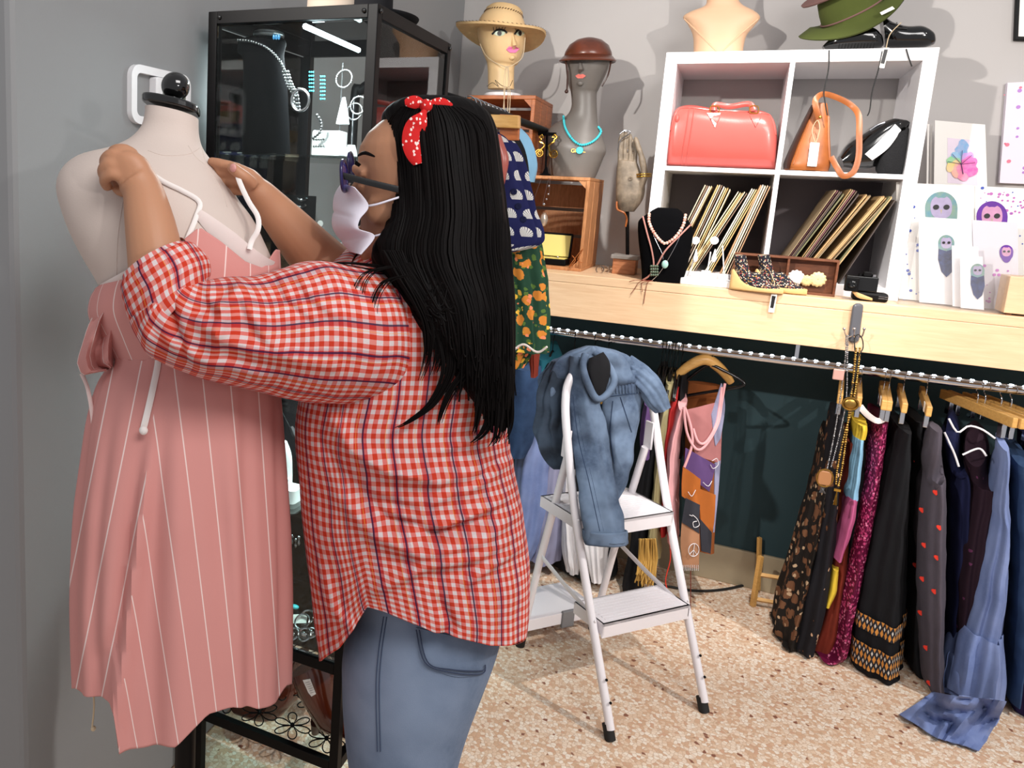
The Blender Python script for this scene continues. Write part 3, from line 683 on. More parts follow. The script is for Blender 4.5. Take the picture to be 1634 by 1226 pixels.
def crease(P, L):
    x, y = proj(P); s = 0
    for pl, wd, h in L:
        if not (min(p[0] for p in pl) - 3 * wd < x < max(p[0] for p in pl) + 3 * wd): continue
        best = 1e9; tb = 0; n_ = len(pl) - 1
        for k in range(n_):
            ax, ay = pl[k]; bx_, by_ = pl[k + 1]; L2 = (bx_ - ax) ** 2 + (by_ - ay) ** 2; t = max(0, min(1, ((x - ax) * (bx_ - ax) + (y - ay) * (by_ - ay)) / L2))
            d = hypot(x - ax - t * (bx_ - ax), y - ay - t * (by_ - ay))
            if d < best: best = d; tb = (k + t) / n_
        s += h * exp(-(best / wd) ** 2) * sin(pi * min(max(tb * .86 + .07, 0), 1)) ** .5
    return s
HEM = [(480, 1045), (512, 1054), (540, 1035), (560, 1010), (585, 968), (610, 975), (650, 992), (690, 1010), (730, 1018), (780, 1030), (815, 1030), (835, 1022), (850, 1010)]
def shwarp(P, th, t, e1, e2):
    x, y = proj(P); d = dep(P)
    if sin(th) > -.35:
        if t > .6:
            k = (t - .6) / .4; hy = pwl(HEM, x); y += (hy - endy(sr[-1], th, sr[-2])) * k ** 1.6
        P = at(x, y, d); P = P - fw * crease(P, CRE) * 1.7
    return P + e2 * .008 * nz(P, 9) + e2 * .004 * nz(P, 19, 5) + e1 * .004 * nz(P, 14, 2)
sr = RW([(424, 560, 700, 1.16, .07), (432, 520, 740, 1.165, .095), (455, 506, 775, PD, .118), (500, 500, 800, PD, .13), (560, 492, 812, PD, .135), (620, 482, 812, PD, .135), (680, 472, 806, PD, .135), (740, 476, 816, PD, .137), (800, 482, 828, PD, .14), (860, 490, 836, PD, .145), (910, 497, 840, PD, .15), (960, 504, 840, PD, .152), (1000, 510, 838, PD, .153)], PD, .13)
SH.loft(sr, 190, 260, caps=False, U=.98, warp=shwarp)
def slwarp(P, th, t, e1, e2):
    if sin(th) > -.3: P = P - fw * crease(P, CRS) * 1.5
    return P + e2 * .004 * nz(P, 14) + e1 * .003 * nz(P, 22, 2)
SL = B()
sl = [S(600, 655, 590, 425, 1.11, .085), S(548, 645, 545, 424, 1.08, .1), S(500, 642, 498, 416, 1.06, .098), S(450, 634, 450, 428, 1.04, .092), S(400, 622, 404, 442, 1.02, .086), S(350, 610, 358, 442, 1.0, .082), S(302, 596, 330, 446, .99, .078), S(262, 578, 318, 440, .985, .072), S(232, 552, 322, 424, .985, .068), S(214, 518, 327, 428, .985, .064)]
SL.loft(sl, 120, 150, caps=False, U=.62, warp=slwarp)
o = len(SH.v); SH.v += SL.v; SH.f += [tuple(i + o for i in f) for f in SL.f]; SH.uv += SL.uv
# far sleeve
FS = B(); FS.loft([S(600, 560, 590, 440, 1.24, .07), S(560, 520, 545, 415, 1.25, .065), S(528, 470, 520, 402, 1.24, .058), S(520, 455, 505, 400, 1.24, .056)], 40, 60, caps=False, U=.4)
o = len(SH.v); SH.v += FS.v; SH.f += [tuple(i + o for i in f) for f in FS.f]; SH.uv += FS.uv
SHb = SH.bvh(); sh = SH.build('plaid_shirt', M['plaid'], person, solid=.0016)
CF = B(); CF.loft([S(238, 545, 330, 448, .985, .064), S(224, 528, 333, 436, .984, .067), S(208, 498, 330, 412, .984, .067), S(199, 466, 310, 388, .984, .063), S(205, 452, 300, 390, .984, .058), S(212, 462, 300, 400, .985, .053)], 40, 110, caps=False, U=.4, warp=lambda P, th, t, e1, e2: P + e1 * .004 * nz(P, 26) + e2 * .003 * nz(P, 34, 1))
CF.build('rolled_cuff', M['plaid'], sh, solid=.002)
b = B(); b.loft(RW([(404, 612, 672, 1.14, .055), (418, 585, 690, 1.15, .065), (432, 560, 705, 1.16, .075)], 1.15, .06), 14, 60, caps=False, U=.4); b.build('collar', M['plaid'], sh, solid=.003)
# hair: core volume plus many strands
HR = B()
hs = [S(660, 161, 700, 161, 1.13, .02), S(630, 170, 748, 172, 1.13, .062), S(610, 186, 775, 190, 1.13, .084), S(612, 205, 786, 212, 1.13, .094), S(619, 235, 791, 240, 1.13, .1), S(624, 275, 795, 280, 1.13, .103), S(628, 320, 799, 320, 1.13, .105), S(620, 360, 803, 360, 1.125, .105), S(606, 395, 808, 395, 1.115, .1), S(592, 425, 812, 425, 1.1, .09), S(612, 455, 815, 455, 1.085, .075), S(642, 485, 818, 485, 1.07, .06), S(660, 520, 819, 520, 1.06, .05), S(690, 560, 819, 560, 1.055, .045), S(725, 600, 819, 600, 1.05, .038), S(755, 640, 818, 640, 1.05, .028), S(782, 678, 812, 682, 1.05, .012)]
def hfold(th, t): return (.012 * sin(17 * th + 5 * t) + .008 * sin(31 * th - 7 * t) + .006 * sin(53 * th)) * min(1, t * 3)
HR.loft(hs, 120, 170, hfold, U=1, pw=2.8)
HRb = HR.bvh()
def strand(px, r=.0014, off=.003, n=26, jit=2.0, d=1.04):
    ph = random.random() * 9; q = resample([V((p[0], p[1], 0)) for p in px], n)
    q = [(p.x + jit * noise.noise(V((ph, i * .22, 0))), p.y) for i, p in enumerate(q)]
    P = stick(HRb, q, off, None, d); rs = [r * (.5 + .9 * sin(pi * min(.93, .1 + i / n))) for i in range(n)]
    for _ in range(2):
        ds = [dep(p) for p in P]; P = [at(q[i][0], q[i][1], (ds[max(i - 1, 0)] + ds[i] + ds[min(i + 1, n - 1)]) / 3) for i in range(n)]
    HR.tube(P, rs, 5)
for k in range(230):                        # strands flowing from the parting down the back
    s = random.random(); x0 = lerp(640, 742, s); L_ = lerp(622, 792, s)
    mid = lerp(608, 806, s); yb = lerp(500, 690, s ** .7) + random.uniform(-120, 30); xb = lerp(665, 814, s ** .85) + random.uniform(-10, 8)
    strand([(x0, 166 + 10 * abs(s - .4)), (lerp(615, 782, s), 200 + 10 * random.random()), (L_, 270), (lerp(lerp(628, 799, s), mid, .3), 340), (mid, 410), (lerp(lerp(640, 816, s), xb, .5), 490), (xb, min(yb, 560)), (xb + random.uniform(-6, 8), yb)], random.uniform(.0009, .002), random.uniform(.0005, .004))
def loose(px, r, d=1.035, n=24):
    P = resample([at(p[0], p[1], (p[2] if len(p) > 2 else d)) for p in px], n); HR.tube(P, [r * (1 - .75 * i / n) for i in range(n)], 6)
def lock(px, s0, s1, n=16, r=.0014, d=1.02, d1=None):
    for k in range(n):
        o_ = random.uniform(-1, 1); ph = random.random() * 9; m_ = len(px) - 1; cut = random.uniform(.8, 1)
        P = []
        for i, p in enumerate(resample([V((a, b_, 0)) for a, b_ in px], 26)[:int(26 * cut)]):
            t = i / 25; w_ = lerp(s0, s1, t); P.append(at(p.x + o_ * w_ + 2.2 * noise.noise(V((ph, t * 3, 0))), p.y + .4 * abs(o_) * w_ * t, lerp(d, d1 or d, t) + .004 * noise.noise(V((ph, 5, t * 2)))))
        HR.tube(P, [r * (1 - .85 * (i / len(P)) ** 2) for i in range(len(P))], 5)
lock([(625, 400), (645, 440), (668, 480), (684, 520), (682, 570), (668, 612)], 16, 3, 26)
lock([(690, 450), (708, 530), (716, 590), (692, 640), (655, 670), (630, 683)], 16, 3, 30)
lock([(745, 500), (746, 580), (722, 620), (706, 655), (700, 680)], 12, 3, 22)
lock([(770, 520), (788, 600), (788, 650), (772, 688), (750, 708)], 14, 4, 28, d=1.025)
lock([(755, 540), (768, 610), (764, 660), (756, 694)], 9, 3, 18)
lock([(795, 540), (808, 620), (810, 670), (798, 708)], 12, 8, 30, d=1.03)
lock([(786, 580), (798, 640), (794, 690), (780, 714)], 9, 4, 20)
lock([(680, 430), (715, 510), (732, 560), (738, 600), (726, 644)], 12, 3, 22)
lock([(640, 420), (690, 500), (700, 560), (690, 600)], 14, 5, 24)
lock([(620, 428), (570, 420), (520, 420), (485, 422), (455, 434)], 9, 7, 26, .0012, 1.05, 1.06)
lock([(640, 436), (590, 430), (545, 422), (505, 416), (470, 424)], 9, 5, 22, .0012, 1.06, 1.07)
lock([(630, 425), (590, 436), (574, 470), (584, 520)], 12, 12, 10, .0007, 1.0, .995)
lock([(650, 440), (615, 450), (596, 490), (602, 540)], 10, 10, 9, .0007, 1.0, .995)
HR.build('long_hair', M['hair'], person)
# bandana, glasses, mask
b = B()
b.grid(ribbon(stick(HRb, [(667, 262), (661, 235), (664, 205), (674, 185), (681, 168)], .006, 22), [.004 + .0125 * sin(pi * min(1, i / 18 + .05)) for i in range(22)], .004), True)
for pl, w1 in (([(678, 170, 1.04), (662, 163, 1.035), (646, 164, 1.035)], .007), ([(682, 170, 1.04), (702, 166, 1.04), (722, 172, 1.045)], .007)): b.grid(ribbon(resample(pp(pl), 12), [w1 * (.5 + .7 * sin(pi * i / 11)) for i in range(12)], .003), True)
b.ball(at(680, 169, 1.035), (.009, .008, .009)); b.build('red_bandana', M['redbandana'], person)
gl = B(); 
T0, T1 = at(636, 303, 1.055), at(548, 281, 1.06)
gl.loft([(T1 + UP * .005, T1 - UP * .0045, .002), (lerp(T1, T0, .5) + UP * .0046, lerp(T1, T0, .5) - UP * .0046, .002), (T0 + UP * .005, T0 - UP * .0045, .002)], 10, 12, pw=4)
gs = gl.build('glasses', M['blackplastic'], person)
for k_, (cx_, cy_, d_, nm) in enumerate(((549, 281, 1.075, 0), (560, 266, 1.19, 1))):
    c_ = at(cx_, cy_, d_); b = B(); P = [c_ + Sd * .026 * cos(a) - Fd * .004 * cos(a) + Ud * .021 * abs(sin(a)) ** .6 * (1 if sin(a) > 0 else -1) for a in [2 * pi * i / 28 for i in range(28)]]
    b.tube(P, .0024, 8, closed=True); fr_ = b.build('lens_rim', M['rimp'], gs)
    b = B(); o = b.grid([[c_ + (p - c_) * .96 + Fd * .0008 for p in P], [c_ + (p - c_) * .96 - Fd * .0008 for p in P]], True); b.cap(o, 28); b.cap(o + 28, 28, True); b.build('lens', M['lens'], gs)
mk = B(); P = []
mt = [(545, 292), (535, 312), (531, 338), (532, 362), (543, 384), (560, 402)]; mr = [(566, 300), (588, 328), (574, 350), (573, 366), (598, 377), (576, 406)]
nR = 36; L_ = resample([V((p[0], p[1], 0)) for p in mt], nR); R_ = resample([V((p[0], p[1], 0)) for p in mr], nR)
for i in range(nR):
    row = []; t = i / (nR - 1)
    for j in range(24):
        s_ = j / 23                        # 0 = far side, .5 ridge, 1 = near cheek
        pl = .0035 * (abs(sin(t * 2.5 * pi)) ** .5 - .5) * sin(pi * s_)
        if s_ < .5: q = lerp(at(L_[i].x + 14, L_[i].y, 1.2), at(L_[i].x, L_[i].y, 1.13), sin(pi * s_))
        else:
            k = (s_ - .5) * 2; q = at(lerp(L_[i].x, R_[i].x, k), lerp(L_[i].y, R_[i].y, k), 1.13 - .078 * sin(k * pi / 2))
        row.append(q + Fd * pl)
    P.append(row)
mk.sheet(P, .0012); mo = mk.build('face_mask', M['mask'], person)
b = B(); b.tube(resample(pp([(586, 329, 1.06), (602, 326, 1.052), (624, 319, 1.05), (640, 314, 1.055)]), 12), .0015, 6); b.build('ear_loop', M['mask'], mo); b = B(); b.tube(resample(pp([(597, 377, 1.06), (608, 374, 1.055), (622, 368, 1.055)]), 12), .0013, 6); b.build('ear_loop', M['mask'], mo)
# ------------------------------------------------------------------ folding step ladder
F1 = V((.129, -.811, 0)); le = V((.657, .754, 0)); ln = V((-.754, .657, 0)); LW = .358
def LP(s, n, z): return F1 + le * s + ln * n + V((0, 0, z))
lad = thing('step_ladder', 'white two step folding ladder with a denim jacket hung over its top', 'step ladder', LP(.18, .22, 0))
ra = .0125
top = [LP(0, 0, .03), LP(0, .12, .3), LP(0, .235, .57), LP(.004, .315, .8), LP(.012, .345, .9), LP(.03, .355, .955), LP(.07, .36, .985), LP(.13, .362, .992), LP(.23, .362, .992), LP(.288, .36, .985), LP(.328, .355, .955), LP(.346, .345, .9), LP(.354, .315, .8), LP(LW, .235, .57), LP(LW, .12, .3), LP(LW, 0, .03)]
B().tube(resample(top, 90), ra, 14).build('front_frame', M['ladder'], lad)
for s_ in (.025, LW - .025):
    q = .0 if s_ < .1 else 0
    B().tube([LP(s_, .465, .03), LP(s_, .41, .33), LP(s_, .325, .72)], ra * .95, 14).build('rear_leg', M['ladder'], lad)
    B().tube([LP(s_, .47, 0), LP(s_, .463, .04)], .0155, 14).build('rubber_foot', M['rubber'], lad)
for s_ in (0, LW): B().tube([LP(s_, -.004, 0), LP(s_, .014, .04)], .0155, 14).build('rubber_foot', M['rubber'], lad)
B().tube([LP(.025, .455, .085), LP(LW - .025, .455, .085)], ra * .8, 10).build('rear_bar', M['ladder'], lad)
fr = Matrix((le, ln, V((0, 0, 1)))).transposed()
def step(z, n0, n1, nm='step'):
    b = B(); b.box(LP(LW / 2, (n0 + n1) / 2, z - .004), (LW - .026, n1 - n0, .008), fr); b.box(LP(LW / 2, n0 + .003, z - .022), (LW - .026, .006, .044), fr); b.box(LP(LW / 2, n1 - .003, z - .015), (LW - .026, .006, .03), fr)
    for s_ in (.016, LW - .016): b.box(LP(s_, (n0 + n1) / 2, z - .018), (.005, n1 - n0, .036), fr)
    o = b.build(nm, M['ladder'], lad, False)
    r = B(); k = n0 + .02
    while k < n1 - .015: r.box(LP(LW / 2, k, z + .0008), (LW - .07, .006, .0008), fr); k += .0135
    r.build('tread', M['ladder'], o, False, kind='stuff')
step(.30, .085, .215); step(.555, .19, .42)
st3 = B(); st3.box(LP(LW / 2 - .02, .53, .10), (LW - .05, .17, .012), fr); st3.box(LP(LW / 2 - .02, .445, .088), (LW - .05, .008, .04), fr); st3.box(LP(LW / 2 - .02, .615, .088), (LW - .05, .008, .04), fr); st3.build('folded_platform', M['ladder'], lad, False, .001)
B().box(LP(.19, .44, .085), (.05, .012, .06), fr).build('grey_latch', Mt('grey_latch_plastic', '#77777a', .5), lad, False, .003)
for s_ in (.0, LW):
    b = B(); b.tube([LP(s_ + (.02 if s_ < .1 else -.02), .1, .285), LP(s_ + (.02 if s_ < .1 else -.02), .26, .32), LP(s_ + (.02 if s_ < .1 else -.02), .405, .36)], .009, 8, flat=.25, upv=(le.x, le.y, 0)); b.build('side_brace', M['ladder'], lad)
    b = B(); b.box(LP(s_ + (.016 if s_ < .1 else -.016), .325, .76), (.008, .034, .09), fr); b.build('hinge_plate', M['ladder'], lad, False, .002)
    for (n, z) in ((.02, .05 + .055), (.045, .16), (.115, .3), (.228, .56)): B().ball(LP(s_, n - .009, z + .0), .0042, 8, 6).build('rivet', M['black'] if z < .2 else M['ladder'], lad)
# ------------------------------------------------------------------ denim jacket over the ladder
jk = thing('denim_jacket', 'faded blue denim jacket draped over the top bar of the white ladder', 'jacket', LP(.18, .36, .5))
def dn(x, y, k=0): return at(x, y, k)
def jw(sd, amp=.006, fr_=16):
    return lambda P, th, t, e1, e2: P + e2 * amp * nz(P, fr_, sd) * 1.6 + e1 * amp * .7 * nz(P, fr_ * 1.4, sd + 3)
def jf(n, a, ph=0): return lambda th, t: a * sin(n * th + ph + 3 * t) + a * .5 * sin((n * 2 + 1) * th - 4 * t)
D = 2.26
b = B(); b.loft(RW([(552, 935, 952, 2.44, .03), (562, 908, 985, 2.44, .06), (578, 885, 1010, 2.44, .075), (600, 868, 1026, 2.46, .07), (632, 868, 1032, 2.48, .045)], D, .05), 50, 120, lambda th, t: .07 * sin(7 * th + 3 * t) + .03 * sin(15 * th - 5 * t), warp=jw(1, .014)); b.build('yoke', M['denim'], jk, solid=0)
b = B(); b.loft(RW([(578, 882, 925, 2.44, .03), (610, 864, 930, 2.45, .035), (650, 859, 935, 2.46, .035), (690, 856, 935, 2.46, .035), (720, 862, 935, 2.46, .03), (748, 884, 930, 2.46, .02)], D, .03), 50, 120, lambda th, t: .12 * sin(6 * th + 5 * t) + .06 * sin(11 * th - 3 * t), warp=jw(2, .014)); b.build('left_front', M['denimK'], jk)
b = B(); b.loft(RW([(590, 950, 1030, 2.44, .035), (625, 950, 1031, 2.44, .04), (660, 955, 1022, 2.44, .04), (700, 960, 1014, 2.44, .035), (740, 965, 1008, 2.44, .028), (775, 965, 998, 2.44, .02), (800, 968, 984, 2.44, .012)], D, .03), 50, 120, jf(5, .06, 2), warp=jw(3, .010)); RF = b.bvh(); o1 = b.build('right_front', M['denim'], jk)
b = B(); b.loft(RW([(568, 910, 930, 2.39, .02), (595, 909, 940, 2.39, .03), (630, 909, 952, 2.385, .034), (670, 911, 962, 2.38, .036), (710, 915, 972, 2.375, .036), (750, 920, 976, 2.34, .034), (790, 925, 985, 2.31, .032), (830, 929, 994, 2.285, .03), (864, 933, 997, 2.28, .03)], D, .03), 90, 140, lambda th, t: .05 * sin(4 * th + 4 * t) + .09 * exp(-((th - 1.75 + .4 * t) * 5) ** 2) - .07 * exp(-((th - 1.35 + .4 * t) * 5) ** 2), caps=False, U=.34, warp=jw(4, .008)); SLb = b.bvh(); o2 = b.build('sleeve', M['denim'], jk, solid=.003)
b = B(); b.loft(RW([(846, 931, 998, 2.279, .033), (868, 934, 1001, 2.279, .033)], D, .03), 6, 70, jf(4, .04), caps=False, U=.34); b.build('cuff', M['denim'], o2, solid=.004)
b = B(); b.loft([S(990, 600, 1008, 570, 2.46, .03), S(1012, 618, 1036, 590, 2.42, .03), S(1030, 640, 1058, 616, 2.4, .028), S(1046, 660, 1070, 648, 2.4, .024)], 40, 90, lambda th, t: .09 * sin(5 * th + 4 * t) + .05 * sin(11 * th), caps=True, warp=jw(5, .006)); b.build('sleeve', M['denim'], jk)
b = B(); b.loft([S(940, 572, 962, 562, 2.345, .008), S(938, 596, 972, 580, 2.34, .01), S(944, 622, 972, 602, 2.345, .01), S(952, 634, 966, 624, 2.35, .006)], 24, 60, jf(3, .08), warp=jw(6, .004)); b.build('dark_opening', M['blackcl'], jk)  # black patch stands in for the shade inside the jacket's opening
b = B(); b.tube(resample(pp([(934, 566, 2.35), (930, 585, 2.335), (938, 612, 2.335), (952, 636, 2.35), (970, 628, 2.35), (980, 606, 2.35), (968, 580, 2.35), (948, 562, 2.36)]), 50), .011, 10); b.build('waistband', M['denim'], jk)
gsti = Mt('tan_denim_thread', '#1d2f4a', .9)
b = B(); b.tube(stick(SLb, [(914, 630), (923, 700), (940, 770), (957, 848)], .001, 40, 2.3), .0014, 5); b.tube(stick(SLb, [(919, 630), (929, 700), (946, 770), (963, 848)], .001, 40, 2.34), .0008, 5); b.build('sleeve_seam', gsti, o2)
b = B()
for pl in ([(978, 640), (974, 690), (980, 740)], [(990, 634), (1008, 690)], [(962, 634), (1028, 626)], [(962, 612), (1030, 606)]): b.tube(stick(RF, pl, .001, 20, 2.3), .0012, 5)
b.build('front_seam', gsti, o1)
b = B()
for k in range(12): 
    x = 968 + k * 5; b.tube(stick(RF, [(x, 612), (x + 1, 628)], .0008, 6, 2.3), .0022, 6)
b.build('waist_gather', M['denim'], o1, kind='stuff')
b = B(); b.ball(at(938, 716, 2.165), (.006, .003, .006)) if False else b.ball(at(958, 642, 2.385), (.007, .004, .007)); b.build('button', M['brass'], jk)
# ------------------------------------------------------------------ garments on the rail under the counter
def hook(b, p, r=.016, drop=.05, ax=V((0, 1, 0)), w_=.0016):
    """wire hook over a rail centred at p, its stem dropping to p - drop"""
    P = arc(p, r, radians(-30), radians(200), 14, ax, V((0, 0, 1)))[::-1]
    P = [p - ax * r * .0 + (q - p) for q in P]; end = p - V((0, 0, drop))
    b.tube(resample([P[0]] + P[1:] + [p + ax * r * .7 - V((0, 0, r * 1.3)), p - V((0, 0, r * 2)), end], 40), w_, 6); return end
def hanger(name, kind, xx, yaw, label, group='hangers on the under-counter rail', z=RZ, y=RY, wdt=.36, drop=.075, rot=None):
    t = thing(name, label, 'hanger', (xx, y, z), group); c_ = V((xx, y, z)); ax = V((sin(yaw), cos(yaw), 0)) if rot is None else rot
    b = B(); end = hook(b, c_, drop=drop, ax=ax); b.build('hook', M['chrome'] if kind != 'plastic' else M['blackplastic'], t)
    h = wdt / 2
    if kind == 'bar':
        fr_ = Matrix((ax, V((0, 0, 1)).cross(ax), V((0, 0, 1)))).transposed()
        b = B(); b.box(end, (wdt, .015, .032), fr_); b.build('bar', M['hangwood'], t, False, .003)
        for s_ in (-1, 1): B().box(end + ax * h * .72 * s_ - V((0, 0, .036)), (.022, .014, .045), fr_).build('clip', M['chrome'], t, False, .002)
    elif kind == 'wood':
        b = B(); pts = resample([end + ax * -h - V((0, 0, .075)), end + ax * -h * .55 - V((0, 0, .028)), end, end + ax * h * .55 - V((0, 0, .028)), end + ax * h - V((0, 0, .075))], 24); b.tube(pts, [.012 + .008 * sin(pi * i / 23) for i in range(24)], 10, flat=1, upv=(0, 0, 1)); b.build('shoulder_bar', M['hangwood'], t)
    else:
        b = B(); pts = resample([end + ax * -h - V((0, 0, .085)), end + ax * -h * .5 - V((0, 0, .035)), end, end + ax * h * .5 - V((0, 0, .035)), end + ax * h - V((0, 0, .085)), end + ax * h * .9 - V((0, 0, .1)), end - V((0, 0, .1)), end + ax * -h * .9 - V((0, 0, .1))], 60); b.tube(pts, .0055 if wdt > .25 else .004, 8, closed=True); b.build('shoulder_bar', M['blackplastic'], t)
    return t, end
def garment(name, label, cat, mat, rows, y0, b_, fold=5, amp=.06, group=None, n=60, seg=90, seed=0, U=None, hem=None, top=None, taper=1.0, extra=None, world_only=False):
    """rows: (ypx, xl, xr[, half depth]) in the plane y = y0"""
    secs = []
    for q in rows:
        bb = q[3] if len(q) > 3 else b_; yy = y0 + (q[4] if len(q) > 4 else 0)
        A = on(q[1], q[0], 1, yy + bb); Bq = on(q[2], q[0], 1, yy + bb); A.z = Bq.z = max((A.z + Bq.z) / 2, .012); secs.append((A, Bq, bb))
    bs = B(); bs.loft(secs, n, seg, lambda th, t: amp * min(1, t * 2.5 + .15) * (sin(fold * th + seed + 1.5 * t) + .5 * sin((2 * fold + 1) * th - 2 * t + seed)), caps=True, U=U, warp=lambda P, th, t, e1, e2: P + e1 * .004 * nz(P, 18, seed) + e2 * .006 * nz(P, 10, seed + 1))
    bs.v = [V((p.x, p.y, max(p.z, .003))) for p in bs.v]
    return bs, bs.build(name, mat, label=label, cat=cat, group=group)
G1 = 'garments on the right half of the rail'; G2 = 'garments on the rail behind the ladder'
def gm(*a, **k): return garment(*a, **k)[1]
gm('patchwork_skirt', 'black and brown patchwork skirt with ruffled tiers, leftmost of the right garments', 'skirt', M['patchy'], [(690, 1312, 1335), (760, 1296, 1330), (850, 1272, 1322), (900, 1258, 1316), (960, 1240, 1306), (1000, 1234, 1296), (1030, 1226, 1284), (1062, 1222, 1262)], -.04, .16, 7, .11, seed=1, U=.8)
gm('printed_skirt', 'black skirt with sparse brown flowers hanging in front of the patchwork skirt', 'skirt', M['darkflor'], [(655, 1325, 1345), (700, 1316, 1345), (800, 1302, 1338), (880, 1288, 1330), (960, 1272, 1318), (1020, 1262, 1300)], -.075, .13, 4, .07, seed=2)
gm('rust_dress', 'rust brown dress hanging between the black print skirt and the blue and pink top', 'dress', M['rust'], [(690, 1342, 1362), (760, 1334, 1362), (850, 1320, 1352), (950, 1305, 1345), (1030, 1280, 1335)], -.03, .15, 4, .06, seed=3)
b0, cb = garment('color_block_top', 'slim top in pale blue and rose with a yellow collar on the right rail', 'top', M['lblue'], [(690, 1358, 1377), (730, 1354, 1374), (785, 1346, 1367)], -.09, .1, 3, .05, seed=4)
b0, x_ = garment('rose_half', '', 'top', M['rose'], [(783, 1346, 1367), (830, 1338, 1358), (880, 1327, 1340)], -.09, .1, 3, .05, seed=4)
for k_ in ('label', 'category'):
    if k_ in x_: del x_[k_]
x_.parent = cb; x_.location = x_.location - cb.location
b0, x2 = garment('yellow_collar', '', 'top', M['yellow'], [(668, 1358, 1382), (690, 1358, 1378)], -.09, .1, 3, .05, seed=4)
for k_ in ('label', 'category'):
    if k_ in x2: del x2[k_]
x2.parent = cb; x2.location = x2.location - cb.location
gm('yellow_scarf', 'bright yellow cloth edge showing low between the rust dress and magenta lace', 'scarf', M['yellow'], [(905, 1328, 1338, .04), (940, 1320, 1334, .04), (968, 1316, 1324, .03)], -.06, .04, 3, .05)
gm('black_slip', 'plain black garment hanging behind the rose and blue top', 'dress', M['blackcl'], [(690, 1344, 1380), (800, 1342, 1378), (900, 1330, 1362), (990, 1312, 1345)], .0, .14, 4, .05, seed=5)
b0, lc = garment('lace_dress', 'long magenta lace dress with a cream collar on the right rail', 'dress', M['lace'], [(660, 1388, 1412), (700, 1380, 1408), (760, 1370, 1400), (830, 1356, 1388), (900, 1342, 1376), (960, 1328, 1364), (1010, 1320, 1356), (1050, 1298, 1345), (1078, 1282, 1325)], -.07, .15, 4, .06, seed=6, U=.5)
b = B(); b.grid(ribbon(resample([on(1372, 648, 1, -.06), on(1384, 662, 1, -.08), on(1400, 672, 1, -.08), on(1412, 668, 1, -.06)], 14), .009, .003), True); b.build('collar', M['trim'], lc)
b0, bk = garment('embroidered_skirt', 'full black skirt with three embroidered bands near its hem', 'skirt', M['blackcl'], [(672, 1425, 1446), (720, 1412, 1448), (800, 1392, 1446), (880, 1372, 1444), (950, 1360, 1442), (1000, 1352, 1438), (1050, 1348, 1434), (1085, 1345, 1432)], -.1, .17, 5, .07, seed=7, U=.9)
def band(y_a, y_b, name):
    bs = B(); rr_ = []
    for (q) in ((y_a, 0), (y_b, 0)):
        xl = pwl([(950, 1360), (1000, 1352), (1085, 1345)], q[0]); xr = pwl([(950, 1442), (1000, 1438), (1085, 1432)], q[0]); A = on(xl - 3, q[0], 1, .07); Bq = on(xr + 3, q[0], 1, .07); A.z = Bq.z = (A.z + Bq.z) / 2; rr_.append((A, Bq, .178))
    bs.loft(rr_, 8, 90, lambda th, t: .07 * (sin(5 * th + 7 + 1.5 * (lerp(y_a, y_b, t) - 672) / 413) + .5 * sin(11 * th - 2 * (lerp(y_a, y_b, t) - 672) / 413 + 7)), caps=False, U=.9); return bs.build(name, M['band'], bk)
def bandmat():
    g = G('woven_diamond_band', .9); u, v = g.uv(); z = g.f('ABSOLUTE', g.f('SUBTRACT', g.f('FRACT', g.f('MULTIPLY', u, 70)), .5)); zz = g.f('ABSOLUTE', g.f('SUBTRACT', g.f('FRACT', g.f('MULTIPLY', v, 26)), .5)); k = g.f('ADD', z, zz)
    c = g.mix(g.f('GREATER_THAN', k, .62), '#1b1b22', '#c9873c'); c = g.mix(g.f('LESS_THAN', k, .22), c, '#c9c2b8'); g.col(c); return g.m
M['band'] = bandmat()
for a_, c_ in ((958, 980), (1000, 1036), (1050, 1068)): band(a_, c_, 'embroidered_band')
b0, kn = garment('heart_dress', 'dark grey knit dress with small red hearts and a high neck', 'dress', M['greyknit'], [(682, 1484, 1502, .05), (712, 1476, 1502, .06), (735, 1468, 1503), (800, 1462, 1506), (880, 1460, 1506), (960, 1462, 1504), (1040, 1466, 1500), (1100, 1468, 1497), (1140, 1476, 1500)], -.12, .13, 4, .06, seed=8); kb = b0.bvh()
for (hx, hy) in ((1464, 738), (1494, 786), (1472, 814), (1500, 842), (1476, 870), (1462, 902), (1473, 924), (1492, 944), (1470, 978), (1479, 1034), (1484, 1090), (1496, 890)):
    P = stick(kb, [(hx + 5.2 * (sin(a) ** 3), hy - 5.2 * (.81 * cos(a) - .31 * cos(2 * a) - .12 * cos(3 * a))) for a in [2 * pi * i / 20 for i in range(20)]], .0035, None, 2.6)
    dd = sum(dep(p) for p in P) / 20; P = [at(*proj(p), lerp(dep(p), dd, .7)) for p in P]
    B().prism(P, fw * .003).build('heart_patch', M['heart'], kn, False)
gm('navy_dress', 'navy dress with white piping at the neckline on the right rail', 'dress', M['navy'], [(690, 1508, 1530, .06), (720, 1506, 1535), (800, 1506, 1540), (900, 1504, 1540), (1000, 1500, 1530), (1085, 1498, 1522)], -.03, .14, 4, .06, seed=9)
gm('plum_dress', 'dark plum dress with tiny print hanging beside the navy piped dress', 'dress', M['plum'], [(715, 1538, 1575, .06), (740, 1534, 1582), (820, 1524, 1572), (900, 1512, 1560), (1000, 1508, 1545), (1060, 1505, 1530)], -.06, .15, 4, .06, seed=10, U=.5)
b = B()
for pl in ([(1514, 668), (1528, 690), (1546, 680), (1568, 686), (1588, 700)], [(1507, 690), (1522, 722), (1530, 745)], [(1536, 726), (1562, 716), (1574, 728)]): b.grid(ribbon(resample([on(x, y, 1, -.075) for x, y in pl], 14), .0028, .002), True)
